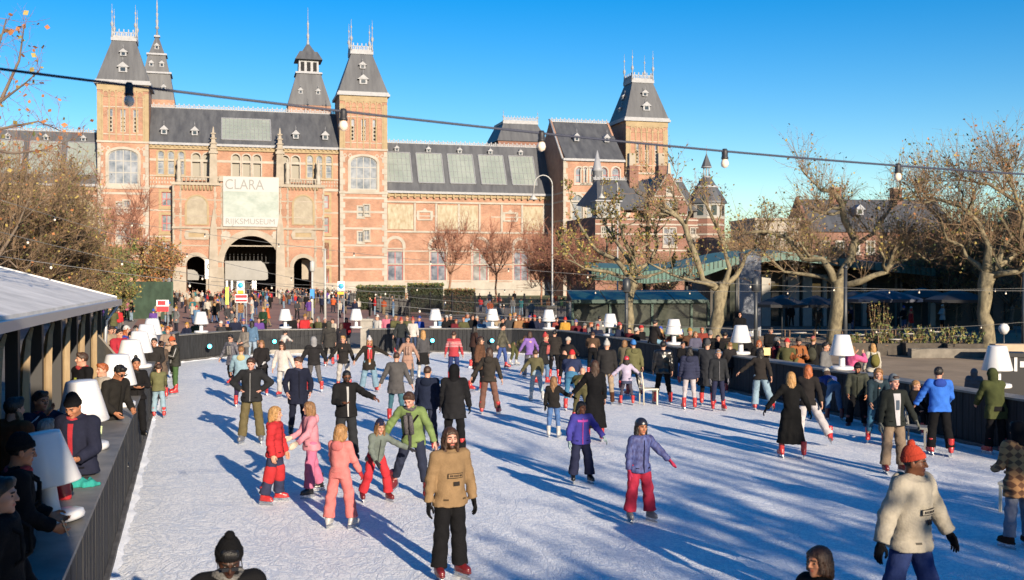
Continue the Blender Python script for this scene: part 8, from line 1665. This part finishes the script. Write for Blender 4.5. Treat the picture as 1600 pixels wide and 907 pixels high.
def scatter(n, x0, x1, y0, y1, where, gap=.5, tops=None, facing=None, fn=None):
    k = 0; tries = 0
    while k < n and tries < n * 60:
        tries += 1; px, py = cr.uniform(x0, x1), cr.uniform(y0, y1); D = 6039 / (py - 434)
        if fn and not fn(px, py): continue
        p = at(px, 434, D)
        if any((p.x - a) ** 2 + (p.y - b_) ** 2 < gap * gap for a, b_ in taken): continue
        taken.append((p.x, p.y)); crowd_one(px, D, where, top=cr.choice(tops) if tops else None, facing=facing); k += 1
# onlookers standing at the far boards, shoulder to shoulder
def row(pxs, D0, D1, where, facing=0, group='onlookers behind the barrier'):
    n = len(pxs)
    for i, px in enumerate(pxs):
        D = D0 + (D1 - D0) * i / max(1, n - 1) + cr.uniform(-.15, .5); p = at(px, 434, D); taken.append((p.x, p.y)); crowd_one(px, D, where, facing=facing + cr.uniform(-40, 40), group=group)
row([292, 306, 345, 356, 367, 380, 392, 404], 47.5, 51.2, 'behind the curved far boards')
row([444, 455, 466, 476, 487, 497, 507, 520, 541], 52.4, 52.6, 'by the rink step')
row([575, 590, 604, 617, 655, 697, 712, 724, 738, 752, 785, 797, 811, 822, 835, 843], 53.0, 52.2, 'behind the far end boards')
for i, px in enumerate((900, 912, 922, 934, 952, 968, 984, 1002, 1032, 1050, 1064, 1078, 1122, 1146, 1168, 1214, 1230, 1290)):
    t_ = i / 17; x_ = px; D = 47.5 - 18.3 * ((px - 900) / 390) ** .8 + 1.0 + cr.uniform(0, .7); crowd_one(px, D, 'behind the shaded terrace boards', facing=cr.uniform(-60, 60), group='onlookers behind the barrier', top=cr.choice(['black', 'black', 'charcoal', 'brown', 'navy', 'olive', 'maroon', 'grey', 'camel', 'rust']))
for px, D, z in ((146, 28, .55), (158, 31, .4), (172, 34.5, .3), (205, 34, .3), (222, 36.5, .2), (234, 40, .1), (228, 32.4, .3), (252, 43, 0), (266, 45.2, 0), (192, 39, .1), (212, 43, 0), (178, 42, 0), (240, 46, 0), (150, 36, .3), (196, 31.4, .4)): crowd_one(px, D, 'along the kiosk-side barrier', z=z, facing=cr.uniform(20, 90), group='onlookers behind the barrier')
row([690, 704, 730, 745, 760, 778, 790, 804, 816, 828], 54.5, 54.0, 'second row at the far end')
scatter(20, 240, 420, 499, 527, 'near the curved far boards', .5); scatter(24, 265, 560, 484, 500, 'on the brick path', .55)
scatter(8, 640, 870, 488, 512, 'before the lawn railing', .8); scatter(9, 160, 250, 492, 528, 'beside the leafy green tree', .6, tops=['royal blue', 'red', 'pink', 'teal', 'purple', 'grey', 'black', 'olive'])
scatter(13, 905, 1100, 508, 526, 'beside the glass pavilion', .8); scatter(13, 1200, 1530, 505, 524, 'seated area of the dark terrace', .9)
# the far crowd before and under the arch, a mass nobody could count: one object
def tiny_fig():
    def f(X, Y, Z):
        d = np.minimum(cone(X, Y, Z, (.09, 0, .06), (.08, 0, .85), .07, .09), cone(X, Y, Z, (-.1, .04, .06), (-.08, 0, .85), .07, .09))
        d = smin(d, ell(X, Y, Z, (0, 0, 1.12), (.23, .15, .34)), .05); d = smin(d, cone(np.abs(X), Y, Z, (.22, 0, 1.36), (.27, -.06, .88), .065, .05), .03); d = smin(d, cone(X, Y, Z, (0, 0, 1.4), (0, 0, 1.5), .06, .055), .03); return smin(d, ell(X, Y, Z, (0, 0, 1.63), (.09, .1, .125)), .02)
    return nets(f, (-.4, -.3, -.02), (.4, .3, 1.82), .052)
TV, TQ = tiny_fig(); TC = TV[TQ].mean(1); part_ = np.where(TC[:, 2] > 1.66, 0, np.where(TC[:, 2] > 1.5, np.where(TC[:, 1] < .02, 1, 0), np.where(TC[:, 2] > .84, 2, 3)))
pal = [skinmats('fair', 'dark')[5], skinmats('fair', 'light')[5], skinmats('fair', 'brown')[0]] + [fabric(CN[c]) for c in CW] + [fabric(LG[c]) for c in LG]; nC = len(CW); cn = list(CW)
Vl, Ql, Ml = [], [], []; nv = 0
for (x0, x1, y0, y1, n) in ((255, 480, 462.5, 484, 130), (430, 640, 461, 478, 110), (262, 520, 458, 463, 60), (520, 660, 474, 497, 34), (640, 880, 476, 492, 22)):
    for _ in range(n):
        px, py = cr.uniform(x0, x1), cr.uniform(y0, y1); D = min(6039 / (py - 434), 214); p = at(px, 434, D); a_ = cr.uniform(0, 6.28); k = cr.uniform(.88, 1.07); ca, sa = math.cos(a_), math.sin(a_)
        v = TV * k; Vl.append(np.stack([v[:, 0] * ca - v[:, 1] * sa + p.x, v[:, 0] * sa + v[:, 1] * ca + p.y, v[:, 2]], 1)); Ql.append(TQ + nv); nv += len(TV)
        ct = cn.index(cr.choices(cn, list(CW.values()))[0]); lut = np.array([cr.choice([0, 0, 1]) if cr.random() > .25 else 3 + cr.randrange(nC), 2, 3 + ct, 3 + nC + cr.randrange(len(LG))]); Ml.append(lut[part_])
o = link('distant_crowd', npmesh('distant_crowd', np.concatenate(Vl), np.concatenate(Ql), True, np.concatenate(Ml), pal)); tag(o, 'dense far-off crowd queueing on the brick path before the museum arch', 'crowd', kind='stuff')
for t_ in CP.values():
    for ch in list(t_.children): bpy.data.objects.remove(ch)
    bpy.data.objects.remove(t_)


if __import__('os').environ.get('CHK'):
    import re
    print('PERSONS', len([o for o in S.objects if o.parent is None and o.name.startswith('person')]))
    for o in S.objects:
        if o.get('label') and len(re.findall(r"[A-Za-z0-9']+", o['label'])) > 15: print(o.name, o['label'])
